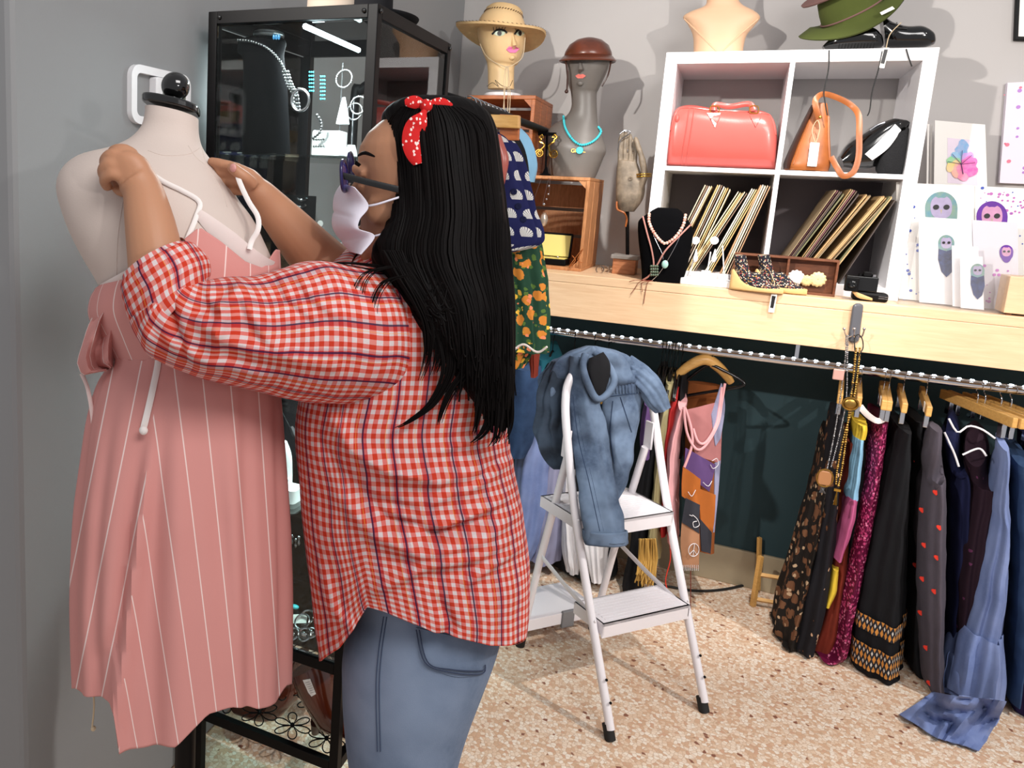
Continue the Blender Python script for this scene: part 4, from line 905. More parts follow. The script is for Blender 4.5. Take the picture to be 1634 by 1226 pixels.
pb_ = b; b.build('piping', M['whitecl'], kn) if False else b.build('white_piped_neckline', M['navy'] if False else M['whitecl'], label='white piping of an open neckline above the plum dress', cat='trim')
b0, pr = garment('denim_maxi_dress', 'long periwinkle denim dress with a gathered ruffle pooling on the floor', 'dress', M['peri'], [(705, 1592, 1606, .06), (740, 1588, 1608, .08), (800, 1574, 1602), (880, 1558, 1600), (940, 1546, 1598), (985, 1534, 1592), (995, 1526, 1592, .16, -.02), (1030, 1514, 1594, .17, -.04), (1070, 1506, 1594, .17, -.06), (1110, 1498, 1592, .16, -.07), (1128, 1494, 1590, .15, -.08)], -.13, .14, 6, .08, seed=11, U=.8)
b = B(); P = []
for i in range(26):
    t = i / 25; row = []
    for j in range(18):
        s_ = j / 17; x = lerp(lerp(1435, 1482, s_), lerp(1558, 1604, s_), t); y = lerp(lerp(1140, 1104, s_), lerp(1206, 1120, s_), t)
        q = on(x + 6 * sin(7 * t + 2 * s_), y + 7 * sin(5 * t) * (1 - s_), 2, .008 + .05 * abs(noise.noise(V((t * 5, s_ * 3, 1)))) + .03 * abs(sin(5 * t + 3 * s_)) * s_ + .12 * s_ ** 2 * min(1, 2.5 * t)); row.append(q)
    P.append(row)
b.sheet(P, .003); b.build('pooled_hem', M['peri'], pr)
b0, jn_ = garment('blue_jeans', 'mid blue jeans clipped to a wooden hanger near the right picture edge', 'jeans', M['denimD'], [(718, 1606, 1634, .1), (760, 1606, 1638), (850, 1606, 1640), (950, 1606, 1636), (1030, 1604, 1630), (1097, 1596, 1618)], -.1, .12, 3, .04, seed=12)
gm('indigo_dress', 'dark indigo long dress at the right picture edge', 'dress', M['indigo'], [(700, 1640, 1662), (850, 1630, 1668), (950, 1622, 1670), (1050, 1606, 1668), (1120, 1596, 1664), (1175, 1590, 1660)], -.1, .15, 5, .08, seed=13)
gm('black_trousers', 'black garment between the embroidered skirt and the heart dress', 'trousers', M['blackcl'], [(660, 1445, 1468), (760, 1448, 1470), (900, 1446, 1466), (1040, 1440, 1468), (1120, 1450, 1480)], .0, .13, 3, .04, seed=14)
# hangers, right half: clip bars seen nearly end-on
for k, (px_, lb) in enumerate([(1345, 'wooden hanger of the colour block top'), (1374, 'wooden hanger behind the long necklaces'), (1412, 'wooden hanger with a size tag above the magenta lace dress'), (1420, 'wooden hanger just right of the size tagged one'), (1443, 'wooden hanger holding the black embroidered skirt'), (1480, 'wooden hanger with a size tag holding the heart dress'), (1562, 'wooden hanger over the plum dress'), (1574, 'wooden hanger just right of the plum dress hanger'), (1600, 'wooden hanger holding the periwinkle denim dress'), (1616, 'wooden hanger holding the blue jeans'), (1640, 'wooden hanger at the right picture edge')]):
    q = on(px_, 590 + (px_ - 1250) * .12, 1, RY); t, e_ = hanger('clothes_hanger', 'bar', q.x, .12 if px_ < 1500 else -.35, lb, wdt=.34, drop=.07)
    if px_ in (1412, 1480):
        a_ = .12; d_ = V((sin(a_), cos(a_), 0)); s0 = V((0, 0, 1)).cross(d_); c0 = e_ - d_ * .1 - s0 * .009
        b = B(); fr_ = Matrix((d_, V((0, 0, 1)).cross(d_), V((0, 0, 1)))).transposed(); b.box(e_ - d_ * .1 + s0 * .0085, (.034, .0012, .028), fr_); b.build('size_tag', M['paper'], t, False)
# left cluster, behind the ladder
HL = 'slim hangers behind the ladder'
LG = [('teal_shirt', 'teal shirt at the far left of the rail behind the hair', 'shirt', M['cyanm'], [(560, 862, 888, .1), (600, 850, 900, .12), (700, 848, 880, .1)], -.02, 4),
 ('dark_jeans', 'dark blue jeans hanging folded left of the ladder', 'jeans', M['denimD'], [(585, 822, 862, .08), (640, 818, 860, .08), (700, 812, 850, .08), (728, 808, 838, .07)], -.14, 2),
 ('periwinkle_skirt', 'long periwinkle blue skirt hanging left of the ladder legs', 'skirt', M['peri'], [(640, 840, 880, .08), (700, 830, 890, .12), (780, 822, 885, .13), (850, 820, 870, .13), (888, 824, 850, .12)], -.05, 6),
 ('yellow_print_top', 'yellow print garment barely showing beside the shirt back', 'top', M['ykprint'], [(660, 790, 812, .06), (740, 796, 815, .06), (800, 800, 812, .05)], -.03, 3),
 ('grey_lavender_dress', 'lavender grey dress hanging between the left ladder legs', 'dress', M['greylav'], [(620, 880, 915, .1), (720, 868, 915, .13), (820, 850, 910, .14), (880, 845, 900, .14)], .0, 6),
 ('black_coat', 'black coat hanging in the middle behind the ladder', 'coat', M['blackcl'], [(600, 905, 950, .1), (700, 880, 970, .14), (800, 880, 975, .14), (900, 885, 985, .14)], .06, 5),
 ('white_blouse', 'white blouse hem hanging low behind the upper ladder step', 'blouse', M['whitecl'], [(650, 940, 975, .1), (800, 925, 975, .12), (880, 935, 970, .12), (918, 945, 968, .11)], .0, 6),
 ('pale_shirt', 'pale grey shirt with wavy hem beside the white blouse', 'shirt', M['whitecl'], [(640, 905, 935, .1), (780, 895, 935, .12), (870, 900, 938, .12), (905, 905, 935, .11)], .03, 7),
 ('black_dress', 'black long dress hanging just right of the denim jacket', 'dress', M['blackcl'], [(590, 1050, 1066, .08), (660, 1034, 1062, .12), (760, 1020, 1050, .13), (860, 1008, 1040, .13), (930, 994, 1030, .13)], .0, 4),
 ('violet_top', 'violet top peeking out right of the denim jacket', 'top', M['purple'], [(640, 1028, 1042, .06), (690, 1022, 1040, .07), (730, 1024, 1036, .06)], -.12, 3),
 ('khaki_dress', 'khaki striped long top hanging behind the right ladder leg', 'dress', M['khaki'], [(600, 1064, 1078, .08), (660, 1052, 1074, .11), (760, 1044, 1064, .12), (830, 1036, 1056, .12), (880, 1030, 1056, .11)], -.03, 4),
 ('red_dress', 'red dress hanging between the khaki top and the pink tank', 'dress', M['redcl'], [(612, 1074, 1086, .08), (680, 1060, 1080, .1), (760, 1056, 1072, .11), (840, 1054, 1070, .11)], -.02, 4),
 ('pink_tank', 'pale pink tank top hanging left of the patchwork vest', 'tank top', M['pinkcl'], [(640, 1082, 1096, .08), (700, 1066, 1086, .11), (760, 1062, 1084, .12), (830, 1064, 1082, .12), (855, 1066, 1083, .12)], -.06, 4),
 ('black_cardigan', 'black cardigan shoulder above the pink tank top', 'cardigan', M['blackcl'], [(588, 1085, 1098, .08), (640, 1078, 1096, .1), (720, 1078, 1092, .1)], .02, 4),
 ('brown_suede_top', 'brown suede top on the blond wooden hanger behind the vest', 'top', M['brownsuede'], [(612, 1098, 1150, .02), (660, 1090, 1148, .03), (740, 1092, 1146, .03), (800, 1096, 1145, .03), (880, 1110, 1140, .02)], .12, 4)]
for k, (nm, lb, ct, mt_, rows, y0, fo) in enumerate(LG): gm(nm, lb, ct, mt_, rows, y0, .1, fo, .06, seed=20 + k)
# fringe of straw strands below the khaki top
b = B()
for k in range(90):
    x = random.uniform(1020, 1046); b.tube(resample([on(x, 860, 1, -.04 + random.uniform(-.02, .03)), on(x + random.uniform(-4, 4), 895, 1, -.04), on(x - 4 + random.uniform(-6, 6), 915 + random.uniform(0, 22), 1, -.04 + random.uniform(-.02, .02))], 8), .0022, 4)
b.build('straw_fringe', M['tasse'], label='straw coloured hanging fringe below the khaki garment behind the ladder', cat='fringe', kind='stuff')
b = B(); b.tube(resample([on(1066, 850, 1, -.05), on(1070, 890, 1, -.05), on(1062, 925, 1, -.05), on(1066, 945, 1, -.05)], 12), .0018, 5); b.build('red_ribbon', M['heart'], label='thin red cord dangling beside the right ladder leg', cat='cord')
for k, px_ in enumerate((884, 918, 950, 972, 1058, 1063, 1068, 1073, 1078, 1083, 1090)):
    q = on(px_, 533 + (px_ - 873) * .12, 1, RY); hanger('clothes_hanger', 'plastic', q.x, .05 * (-1) ** k, 'slim dark hanger on the rail behind the ladder and jacket', HL, wdt=.2)
q = on(1132, 566, 1, RY)
# vest: hanging turned to the camera, made of patches
hv, e_ = hanger('clothes_hanger', 'wood', q.x - .01, 1.35, 'blond wooden hanger behind the patchwork vest', wdt=.19, rot=V((.97, .24, 0)), drop=.03)
hv, e_ = hanger('clothes_hanger', 'plastic', q.x, 1.2, 'black plastic hanger carrying the patchwork vest', wdt=.27, rot=V((.87, -.3, .38)), drop=.05)
vest = thing('patchwork_vest', 'suede patchwork tank vest with embroidered peace sign on a black hanger', 'vest', on(1120, 900, 1, -.05))
def vp(x, y, o=0): return on(x, y, 1, -.06 + (x - 1090) * .0012 + .012 * sin(x * .11 + y * .01) + o)
def patch(nm, mt_, poly, par=vest, o=0, th=.004): 
    P = []; n_ = 12; k_ = len(poly) // 2; Lf = resample([V((p[0], p[1], 0)) for p in poly[:k_]], n_); Rt = resample([V((p[0], p[1], 0)) for p in poly[k_:]], n_)
    for i in range(n_): P.append([vp(lerp(Lf[i].x, Rt[i].x, j / 9), lerp(Lf[i].y, Rt[i].y, j / 9), o) for j in range(10)])
    b = B(); b.sheet(P, th); return b.build(nm, mt_, par)
patch('mauve_panel', M['mauvecl'], [(1093, 655), (1108, 720), (1112, 728), (1156, 640), (1152, 690), (1150, 740)])
patch('taupe_panel', M['greylav'], [(1136, 662), (1140, 700), (1142, 712), (1152, 612), (1157, 650), (1150, 700)], o=-.005)
patch('purple_panel', M['purple'], [(1094, 715), (1092, 740), (1090, 752), (1142, 742), (1138, 760), (1132, 785)], o=-.006)
patch('orange_panel', M['orangecl'], [(1090, 745), (1088, 770), (1088, 792), (1118, 765), (1117, 790), (1116, 812)], o=-.009)
patch('dark_panel', M['greycl'], [(1094, 795), (1090, 820), (1088, 834), (1117, 806), (1116, 830), (1116, 852)], o=-.011)
patch('tan_panel', M['tansuede'], [(1088, 832), (1086, 870), (1090, 905), (1116, 848), (1116, 880), (1115, 908)], o=-.008)
patch('orange_panel', M['orangecl'], [(1116, 780), (1116, 800), (1118, 830), (1142, 790), (1140, 830), (1136, 855)], o=-.004)
patch('dark_panel', M['greycl'], [(1117, 828), (1118, 850), (1120, 880), (1136, 850), (1135, 870), (1134, 884)], o=-.006)
patch('grey_panel', M['greylav'], [(1141, 740), (1140, 800), (1138, 850), (1150, 735), (1146, 790), (1140, 850)], o=-.002)
b = B()
for pl in ([(1091, 650), (1096, 690), (1110, 716), (1125, 712), (1145, 678), (1152, 640), (1157, 612)], [(1106, 684), (1114, 705), (1126, 706), (1142, 680), (1148, 650), (1152, 618)], [(1093, 650), (1100, 672), (1104, 690), (1104, 712), (1092, 746)]): b.grid(ribbon(resample([vp(x, y, -.009) for x, y in pl], 26), .0042, .003), True)
b.build('pink_piping', M['pinkcl'], vest)
b = B(); ce = vp(1107, 878, -.013); ex_, ey_ = (vp(1117, 879, -.013) - ce).normalized(), V((0, 0, 1))
b.tube(arc(ce, .024, 0, 2 * pi * .97, 24, ex_, ey_), .0013, 5, closed=True)
for a in (pi / 2, -pi / 2, -pi / 4, -3 * pi / 4): b.tube([ce, ce + ex_ * .023 * cos(a) + ey_ * .023 * sin(a)], .0012, 5)
for pl in ([(1105, 822), (1112, 828), (1116, 838), (1108, 842), (1106, 834), (1112, 832)], [(1100, 822), (1105, 824)], [(1136, 736), (1144, 732), (1146, 742), (1138, 748), (1134, 742)], [(1098, 785), (1104, 792), (1110, 782)], [(1122, 770), (1130, 776), (1136, 768)]): b.tube(resample([vp(x, y, -.016) for x, y in pl], 20), .0012, 5)
b.build('embroidery', M['whitecl'], vest)
b = B()
for x in range(1090, 1116, 3): b.tube([vp(x, 902, -.01), vp(x, 911, -.01)], .001, 4)
b.build('hem_stitching', M['whitecl'], vest, kind='stuff')
b = B(); b.tube([vp(1102, 905), on(1102, 972, 1, -.04)], .0015, 5); b.build('leather_lace', M['rust'], vest)
# hook with long necklaces on the fascia
t = thing('adhesive_hook', 'grey adhesive hook with metal prongs on the maple fascia', 'hook', on(1366, 545, 1, -.13))
b = B(); P = []
c0, c1 = on(1369, 486, 1, -.135), on(1362, 542, 1, -.135); b.loft([(c0 - RT * .008, c0 + RT * .008, .003), (c0 - RT * .0155 - UP * .006, c0 + RT * .0155 - UP * .006, .006), (lerp(c0, c1, .5) - RT * .016, lerp(c0, c1, .5) + RT * .016, .007), (c1 - RT * .016, c1 + RT * .016, .007), (c1 - RT * .008 - UP * .006, c1 + RT * .008 - UP * .006, .004)], 16, 20, pw=3); b.build('hook_plate', Mt('smoked_plastic', '#55555a', .15, coat=.5), t)
for dx in (-14, 0, 14):
    b = B(); a_ = on(1363 + dx * .3, 536, 1, -.145); b.tube(resample([a_, on(1363 + dx * .8, 538, 1, -.16), on(1363 + dx, 534, 1, -.172), on(1363 + dx * 1.15, 526, 1, -.178)], 10), .0022, 6); b.ball(on(1363 + dx * 1.15, 525, 1, -.178), .0045); b.build('prong', M['steel'], t)
def chain(b, pts, r, gap, y=None, big=None):
    P = resample([on(x, yy, 1, -.17) for x, yy in pts], 200); L = 0; last = P[0]; b.ball(P[0], r, 6, 4); n = 0
    for p in P[1:]:
        if (p - last).length >= gap: n += 1; b.ball(p, r * (1.35 if n % 5 == 0 else 1), 7, 5); last = p
b = B(); chain(b, [(1350, 536), (1349, 570), (1340, 640), (1330, 700), (1320, 748)], .0024, .0045); chain(b, [(1353, 536), (1352, 575), (1350, 640), (1338, 700), (1326, 746)], .0024, .0045)
t = thing('pendant_necklace', 'long silver chain necklace with a square brown pendant on the hook', 'necklace', on(1340, 745, 1, -.17)); b.build('chain', M['oldsilver'], t)
b = B(); c_ = on(1338, 598, 1, -.175); b.box(c_, (.03, .006, .034)); b.build('square_bead', Mt('rose_stone', '#b58a80', .3), t, False, .003)
b = B(); c_ = on(1316, 763, 1, -.178); b.box(c_, (.038, .008, .048)); b.build('pendant', Mt('brown_agate', '#9a6a45', .2), t, False, .008)
b = B(); b.tube([c_ + V((.022 * cos(a), -.002, .028 * sin(a))) for a in [2 * pi * i / 24 for i in range(24)]], .0028, 6, closed=True); b.build('pendant_rim', M['brass'], t)
b = B()
for k in range(12): b.tube([c_ + V((random.uniform(-.006, .006), 0, -.03)), c_ + V((random.uniform(-.01, .01), 0, -.05))], .001, 4)
b.build('tassel', M['oldsilver'], t, kind='stuff')
t = thing('pendant_necklace', 'long gold bead necklace with a round medallion and gold tassel on the hook', 'necklace', on(1345, 790, 1, -.17))
b = B(); chain(b, [(1366, 556), (1362, 600), (1356, 648), (1350, 700), (1344, 745), (1338, 775)], .0036, .0062); chain(b, [(1372, 556), (1368, 600), (1360, 648), (1346, 700), (1336, 750), (1334, 775)], .0036, .0062); b.build('bead_string', M['brass'], t)
b = B(); b.tube(resample([on(x, y, 1, -.172) for x, y in ((1364, 560), (1364, 540), (1370, 534), (1376, 542), (1377, 556), (1370, 570), (1362, 610), (1352, 640))], 30), .0016, 6); b.build('black_loop', M['cord'], t)
b = B(); b.ball(on(1357, 645, 1, -.178), (.02, .006, .018)); b.tube([on(1357, 645, 1, -.182) + V((.021 * cos(a), 0, .019 * sin(a))) for a in [2 * pi * i / 20 for i in range(20)]], .0028, 6, closed=True); b.build('medallion', M['brass'], t)
b = B(); c_ = on(1336, 782, 1, -.172); b.box(c_, (.018, .01, .008))
for k in range(12): b.tube([c_, c_ + V((random.uniform(-.005, .005), random.uniform(-.003, .003), -.05))], .0012, 4)
b.build('gold_tassel', M['gold'], t)
# little wooden easel foot and black cable on the floor
t = thing('wooden_stand', 'small blond wooden frame standing on the floor by the baseboard', 'stand', on(1206, 968, 2, 0))
q = on(1201, 968, 2, 0)
fr2 = Matrix.Rotation(.06, 3, 'Y')
B().tube([q + V((0, 0, .002)), on(1214, 888, 1, q.y)], .011, 4).build('post', M['hangwood'], t, False)
q2 = V((q.x + .02, q.y + .13, .0)); B().tube([q2 + V((0, 0, .012)), on(1212, 858, 1, q2.y)], .009, 4).build('post', M['hangwood'], t, False)
for z in (.03, .13): B().tube([q + V((.01, .005, z)), q + V((.16, .03, z))], .009, 4).build('rail', M['hangwood'], t, False)
b = B(); b.tube(resample([on(x, y, 2, .006) for x, y in ((1000, 925), (1060, 935), (1110, 943), (1160, 940), (1230, 925), (1330, 918), (1420, 930), (1560, 935))], 60), .005, 8); b.build('power_cable', M['cord'], label='black cable lying on the floor along the baseboard', cat='cable')
# ------------------------------------------------------------------ black framed glass display cabinet
CX0, CX1, CY0, CY1, CT = -.81, -.405, -1.47, -1.03, 1.855
cab = thing('display_cabinet', 'tall black framed glass display cabinet with lit jewelry shelves beside the left wall', 'cabinet', ((CX0 + CX1) / 2, (CY0 + CY1) / 2, 0))
pw_ = .022
for x in (CX0 + pw_ / 2, CX1 - pw_ / 2):
    for y in (CY0 + pw_ / 2, CY1 - pw_ / 2): B().bx(x - pw_ / 2, x + pw_ / 2, y - pw_ / 2, y + pw_ / 2, 0, CT).build('post', M['black'], cab, False, .0015)
for z in (CT - .026, .40, .155):
    for y in (CY0, CY1 - .016): B().bx(CX0 + pw_, CX1 - pw_, y, y + .016, z, z + .026).build('frame_rail', M['black'], cab, False, .001)
    for x in (CX0, CX1 - .016): B().bx(x, x + .016, CY0 + pw_, CY1 - pw_, z, z + .026).build('frame_rail', M['black'], cab, False, .001)
for x, y in ((CX1 + .001, CY0 + .011), (CX1 + .001, CY1 - .011), (CX1 - .03, CY0 - .001), (CX0 + .03, CY0 - .001)):
    B().ball((x, y, CT - .013), .005, 10, 6).build('screw_cap', M['blackgloss'], cab)
SHZ = [1.553, 1.24, .985, .745, .43]
for z in SHZ: B().bx(CX0 + .01, CX1 - .01, CY0 + .018, CY1 - .01, z, z + .006).build('glass_shelf', M['shelfglass'], cab, False)
B().bx(CX0 + pw_, CX1 - pw_, CY0 + .004, CY0 + .008, .43, CT - .03).build('front_pane', M['glass'], cab, False)
B().bx(CX1 - .008, CX1 - .004, CY0 + pw_, CY1 - pw_, .43, CT - .03).build('side_pane', M['glass'], cab, False)
B().bx(CX0 + .012, CX1 - .012, CY0 + .012, CY1 - .012, CT - .006, CT - .001).build('top_pane', M['glass'], cab, False)
B().bx(CX0 + .004, CX0 + .007, CY0 + pw_, CY1 - pw_, .43, CT - .03).build('side_pane', M['glass'], cab, False)
a_, c_ = on(487, 42, 2, CT - .04), on(572, 80, 2, CT - .04)
lt = B(); lt.tube([a_, c_], .006, 8); lt.build('light_tube', M['ledtube'], cab)
d = bpy.data.lights.new('cabinet_tube', 'AREA'); d.shape = 'RECTANGLE'; d.size = .3; d.size_y = .02; d.energy = 7; d.color = (.9, .97, 1)
o = bpy.data.objects.new('cabinet_area_light', d); COL.objects.link(o); o.location = ((a_.x + c_.x) / 2, (a_.y + c_.y) / 2, CT - .05); o.parent = None
d = bpy.data.lights.new('cabinet_low_fill', 'AREA'); d.shape = 'RECTANGLE'; d.size = .3; d.size_y = .1; d.energy = 9; d.color = (.93, .98, 1)  # added fill inside the cabinet, has no fixture; brightens the lower shelves
o = bpy.data.objects.new('cabinet_area_light', d); COL.objects.link(o); o.location = (-.6, -1.25, 1.2)
# flower wire lattice on the lower rack
for (fx, fy) in [(CX0 + .06 + i * .095, CY0 + .06 + j * .11) for i in range(4) for j in range(4)]:
    b = B(); P = []
    for k in range(61):
        a = 2 * pi * k / 60; r = .046 * abs(cos(3 * a)) ** .6 + .002; P.append((fx + r * cos(a), fy + r * sin(a), .184))
    b.tube(P, .0016, 5); b.ball((fx, fy, .185), .006, 8, 6); b.build('wire_flower', M['black'], cab)
# boots lying on the rack
def boot(pts, lb):
    t = thing('leather_boot', lb, 'boot', at(*pts[0][:2], pts[0][2]), 'brown boots under the cabinet'); return t
CBY = -1.40
def cbp(x, y, k=0): return on(x, y, 1, CBY + k)
t = thing('leather_boot', 'glossy brown leather ankle boot with a white price sticker on the low wire rack', 'boot', cbp(510, 1150))
b = B(); b.loft([(cbp(470, 1070), cbp(520, 1050), .05), (cbp(474, 1085), cbp(530, 1072), .052), (cbp(484, 1105), cbp(540, 1110), .05), (cbp(500, 1135), cbp(548, 1130), .045), (cbp(512, 1156), cbp(560, 1140), .042), (cbp(540, 1168), cbp(580, 1150), .038), (cbp(575, 1176), cbp(600, 1160), .03), (cbp(598, 1180), cbp(612, 1170), .015)], 40, 40); bb = b.bvh(); b.build('upper', M['boot'], t)
b = B(); b.loft([(cbp(500, 1140), cbp(518, 1150), .03), (cbp(500, 1160, .01), cbp(512, 1168, .01), .02)], 8, 16); b.build('heel', M['darkbrown'], t)
P = stick(bb, [(483, 1086), (495, 1084), (504, 1108), (497, 1112), (492, 1106)], .003, None, 1.55); b = B(); b.prism(P, fw * .001); bo_ = b.build('price_sticker', M['paper'], t, False)
b = B()
for k in range(6): b.tube([p - fw * .001 for p in stick(bb, [(487 + k * 1.7, 1090 + k * 3.2), (494 + k * 1.7, 1088 + k * 3.2)], .004, None, 1.55)], .0004, 4)
b.build('sticker_print', M['darkpaint'], bo_, kind='stuff')
t = thing('leather_boot', 'brown leather boot mostly hidden behind the pink dress hem on the low wire rack', 'boot', cbp(445, 1120))
b = B(); b.loft([(cbp(445, 1060, .12), cbp(490, 1040, .12), .05), (cbp(440, 1090, .12), cbp(485, 1080, .12), .05), (cbp(420, 1115, .1), cbp(470, 1120, .1), .045), (cbp(395, 1122, .1), cbp(440, 1146, .1), .04), (cbp(370, 1122, .1), cbp(395, 1140, .1), .025)], 30, 36); b.build('upper', M['boot'], t)
t = thing('leather_boot', 'reddish brown shoe at the back right corner of the low wire rack', 'boot', cbp(530, 1080, .25))
b = B(); b.loft([(cbp(500, 1075, .25), cbp(520, 1050, .25), .04), (cbp(530, 1085, .25), cbp(545, 1050, .25), .045), (cbp(560, 1100, .25), cbp(565, 1065, .25), .04)], 20, 30); b.build('upper', M['boot'], t)
# ---- jewelry on the shelves
def cp(x, y, k=0): return on(x, y, 1, -1.40 + k)
zs = SHZ[0] + .006
t = thing('necklace_bust', 'black velvet neck form inside the cabinet wearing a silver bead necklace', 'display bust', cp(430, 244))
b = B(); b.loft([(cp(398, 60), cp(450, 60), .02), (cp(386, 66), cp(454, 68), .03), (cp(383, 84), cp(450, 84), .035), (cp(392, 96), cp(450, 96), .035), (cp(392, 140), cp(455, 140), .035), (cp(390, 247), cp(460, 247), .035)], 40, 30, pw=2.4); nb_ = b.bvh(); b.build('neck', M['velvet'], t)
tn = thing('bead_necklace', 'oxidised silver bead necklace with a large ring clasp on the black neck form', 'necklace', cp(450, 170, -.05))
b = B(); P = resample([cp(x, y, -.045) for x, y in ((380, 64), (400, 66), (425, 76), (445, 96), (458, 122), (468, 145))], 160); last = P[0]; b.ball(last, .003, 8, 6)
for p in P:
    if (p - last).length > .0062: b.ball(p, .0034, 8, 6); last = p
for j in range(3):
    P = resample([cp(x + 4 * j, y, -.045 - .004 * (j % 2)) for x, y in ((450, 110), (458, 135), (466, 150), (470, 176))], 60); last = P[0]
    for p in P:
        if (p - last).length > .0062: b.ball(p, .0034, 8, 6); last = p
b.build('beads', M['oldsilver'], tn)
c_ = cp(479, 160, -.06); b = B(); b.tube([c_ + V((.021 * cos(a), 0, .022 * sin(a))) for a in [2 * pi * i / 30 for i in range(30)]], .0032, 8, closed=True); b.build('ring_clasp', M['steel'], tn)
b = B(); P = resample([cp(x, y, -.02) for x, y in ((503, 180), (512, 195), (511, 210), (500, 220))], 60); last = P[0]
for p in P:
    if (p - last).length > .006: b.ball(p, .0034, 8, 6); last = p
b.build('bead_tail', M['oldsilver'], tn)
t = thing('cuff_bracelet', 'silver cuff bracelet with blue stones around the top of the black neck form', 'bracelet', cp(430, 62))
b = B(); o_ = cp(429, 56); b.tube([o_ + V((.027 * cos(a), .026 * sin(a), .0)) for a in [2 * pi * i / 30 for i in range(30)]], .008, 8, closed=True, flat=1.0); b.build('band', M['oldsilver'], t)
b = B()
for x in (437, 441, 445): b.ball(cp(x, 59, -.034), (.0035, .002, .006), 8, 6)
b.build('blue_stones', Mt('blue_stone', '#3b78a8', .2), t)
for k, (x0, y0, n) in enumerate(((497, 115, 6), (515, 122, 7))):
    b = B()
    for i in range(n):
        for j in range(3): b.ball(cp(x0 - 3 + j * 3, y0 + i * 6, .15), .0024, 6, 4)
    b.build('beaded_earring', M['turq'], label=('left' if k == 0 else 'right') + ' of the two turquoise beaded drop earrings at the back of the top cabinet shelf', cat='earring', group='turquoise drop earrings')
for k, (x0, y0, r) in enumerate(((549, 126, .019), (566, 178, .018), (572, 168, .019))):
    b = B(); c_ = cp(x0, y0, .05); b.tube([c_ + V((r * cos(a), .004 * sin(a), r * sin(a))) for a in [2 * pi * i / 26 for i in range(26)]], .0014, 6, closed=True)
    for i in range(26): b.ball(c_ + V((r * cos(i * .2417), .004 * sin(i * .2417), r * sin(i * .2417))), .0022, 6, 4)
    b.build('hoop_earring', M['oldsilver'], label=['silver hoop earring topmost in the cabinet, on a clear stand', 'lower left silver hoop earring on the clear stand', 'lower right silver hoop earring on the clear stand'][k], cat='earring', group='silver hoops')
for (x, yt) in ((547, 100), (565, 155)):
    b = B(); q = cp(x, yt, .055); b.tube([V((q.x, q.y, zs)), q], .0016, 6); b.box((q.x, q.y, zs + .002), (.03, .03, .004)); b.build('earring_stand', M['steel'], label='slim wire earring stand with base on the top cabinet shelf, ' + ('holding the upper hoop' if x == 547 else 'holding the lower hoops'), cat='stand')
t = thing('jewelry_box', 'white translucent jewelry stand with earrings on the top cabinet shelf', 'jewelry stand', cp(530, 240, .05))
q0, q1 = cp(496, 246, .0), cp(560, 248, .06); b = B(); b.bx(q0.x, q1.x, q0.y, q0.y + .04, zs, zs + .055); b.build('block', M['whiteplastic'], t, False, .004)
b = B(); q = cp(548, 172, .03); b.loft([(q + V((-.016, 0, -.035)), q + V((.016, 0, -.035)), .01), (q + V((-.009, 0, 0)), q + V((.009, 0, 0)), .006), (q + V((-.003, 0, .022)), q + V((.003, 0, .022)), .004)], 10, 16); b.build('card_holder', M['whiteplastic'], t)
b = B()
for yy in (222, 233):
    for x in range(500, 520, 4): b.ball(cp(x, yy, -.003), (.0022, .0016, .003), 6, 4)
b.build('pendant_row', M['oldsilver'], t, kind='stuff')
b = B(); q = cp(560, 248, .0); b.lathe([(.014, 0), (.013, .01), (.009, .022), (.008, .026)], (q.x, q.y, zs), 16); b.build('ring_cone', M['whiteplastic'], label='small white ring cone at the right end of the top cabinet shelf', cat='ring holder')
# second shelf: black card with rings, round white tag, bracelets
t = thing('ring_card', 'black display card with silver rings hanging behind the far hand', 'display card', cp(480, 350)); b = B(); q0, q1 = cp(452, 310), cp(501, 380); b.bx(q0.x, q1.x, q0.y, q0.y + .003, q1.z, q0.z); b.build('card', M['black'], t, False)
for k, (x, y) in enumerate(((482, 316), (480, 327), (482, 340), (484, 352), (486, 362))):
    b = B(); c_ = cp(x, y, -.004); b.tube(arc(c_, .012, pi, 2 * pi + (.5 if k % 2 else 0), 14, V((1, 0, 0)), V((0, -.2, .45))), .0022, 6); b.ball(c_ + V((0, -.004, -.005)), (.004, .003, .004), 8, 6); b.build('ring', M['steel'], t)
b = B(); q = cp(511, 357, -.01); b.lathe([(.0, -.001), (.007, -.001), (.007, .001), (0, .001)], q, 18, Matrix.Rotation(pi / 2, 3, 'X')); b.tube(resample([q, cp(508, 372, -.01), cp(513, 390, -.01), cp(520, 402, -.01)], 10), .0007, 4); b.build('earring', M['whiteplastic'], label='round white earring dangling beside the face mask behind the cabinet glass', cat='earring')
for k, x in enumerate((528, 541, 552)):
    b = B(); c_ = cp(x, 402, -.01 + k * .01); b.tube(arc(c_, .02, 0, 2 * pi * .98, 26, V((.8, .3, .1)), V((0, -.3, 1))), .002, 6); b.build('bangle', M['steel'], label=['leftmost silver bangle standing behind the mask', 'middle silver bangle standing behind the mask', 'right silver bangle standing behind the mask'][k], cat='bracelet', group='silver bangles')
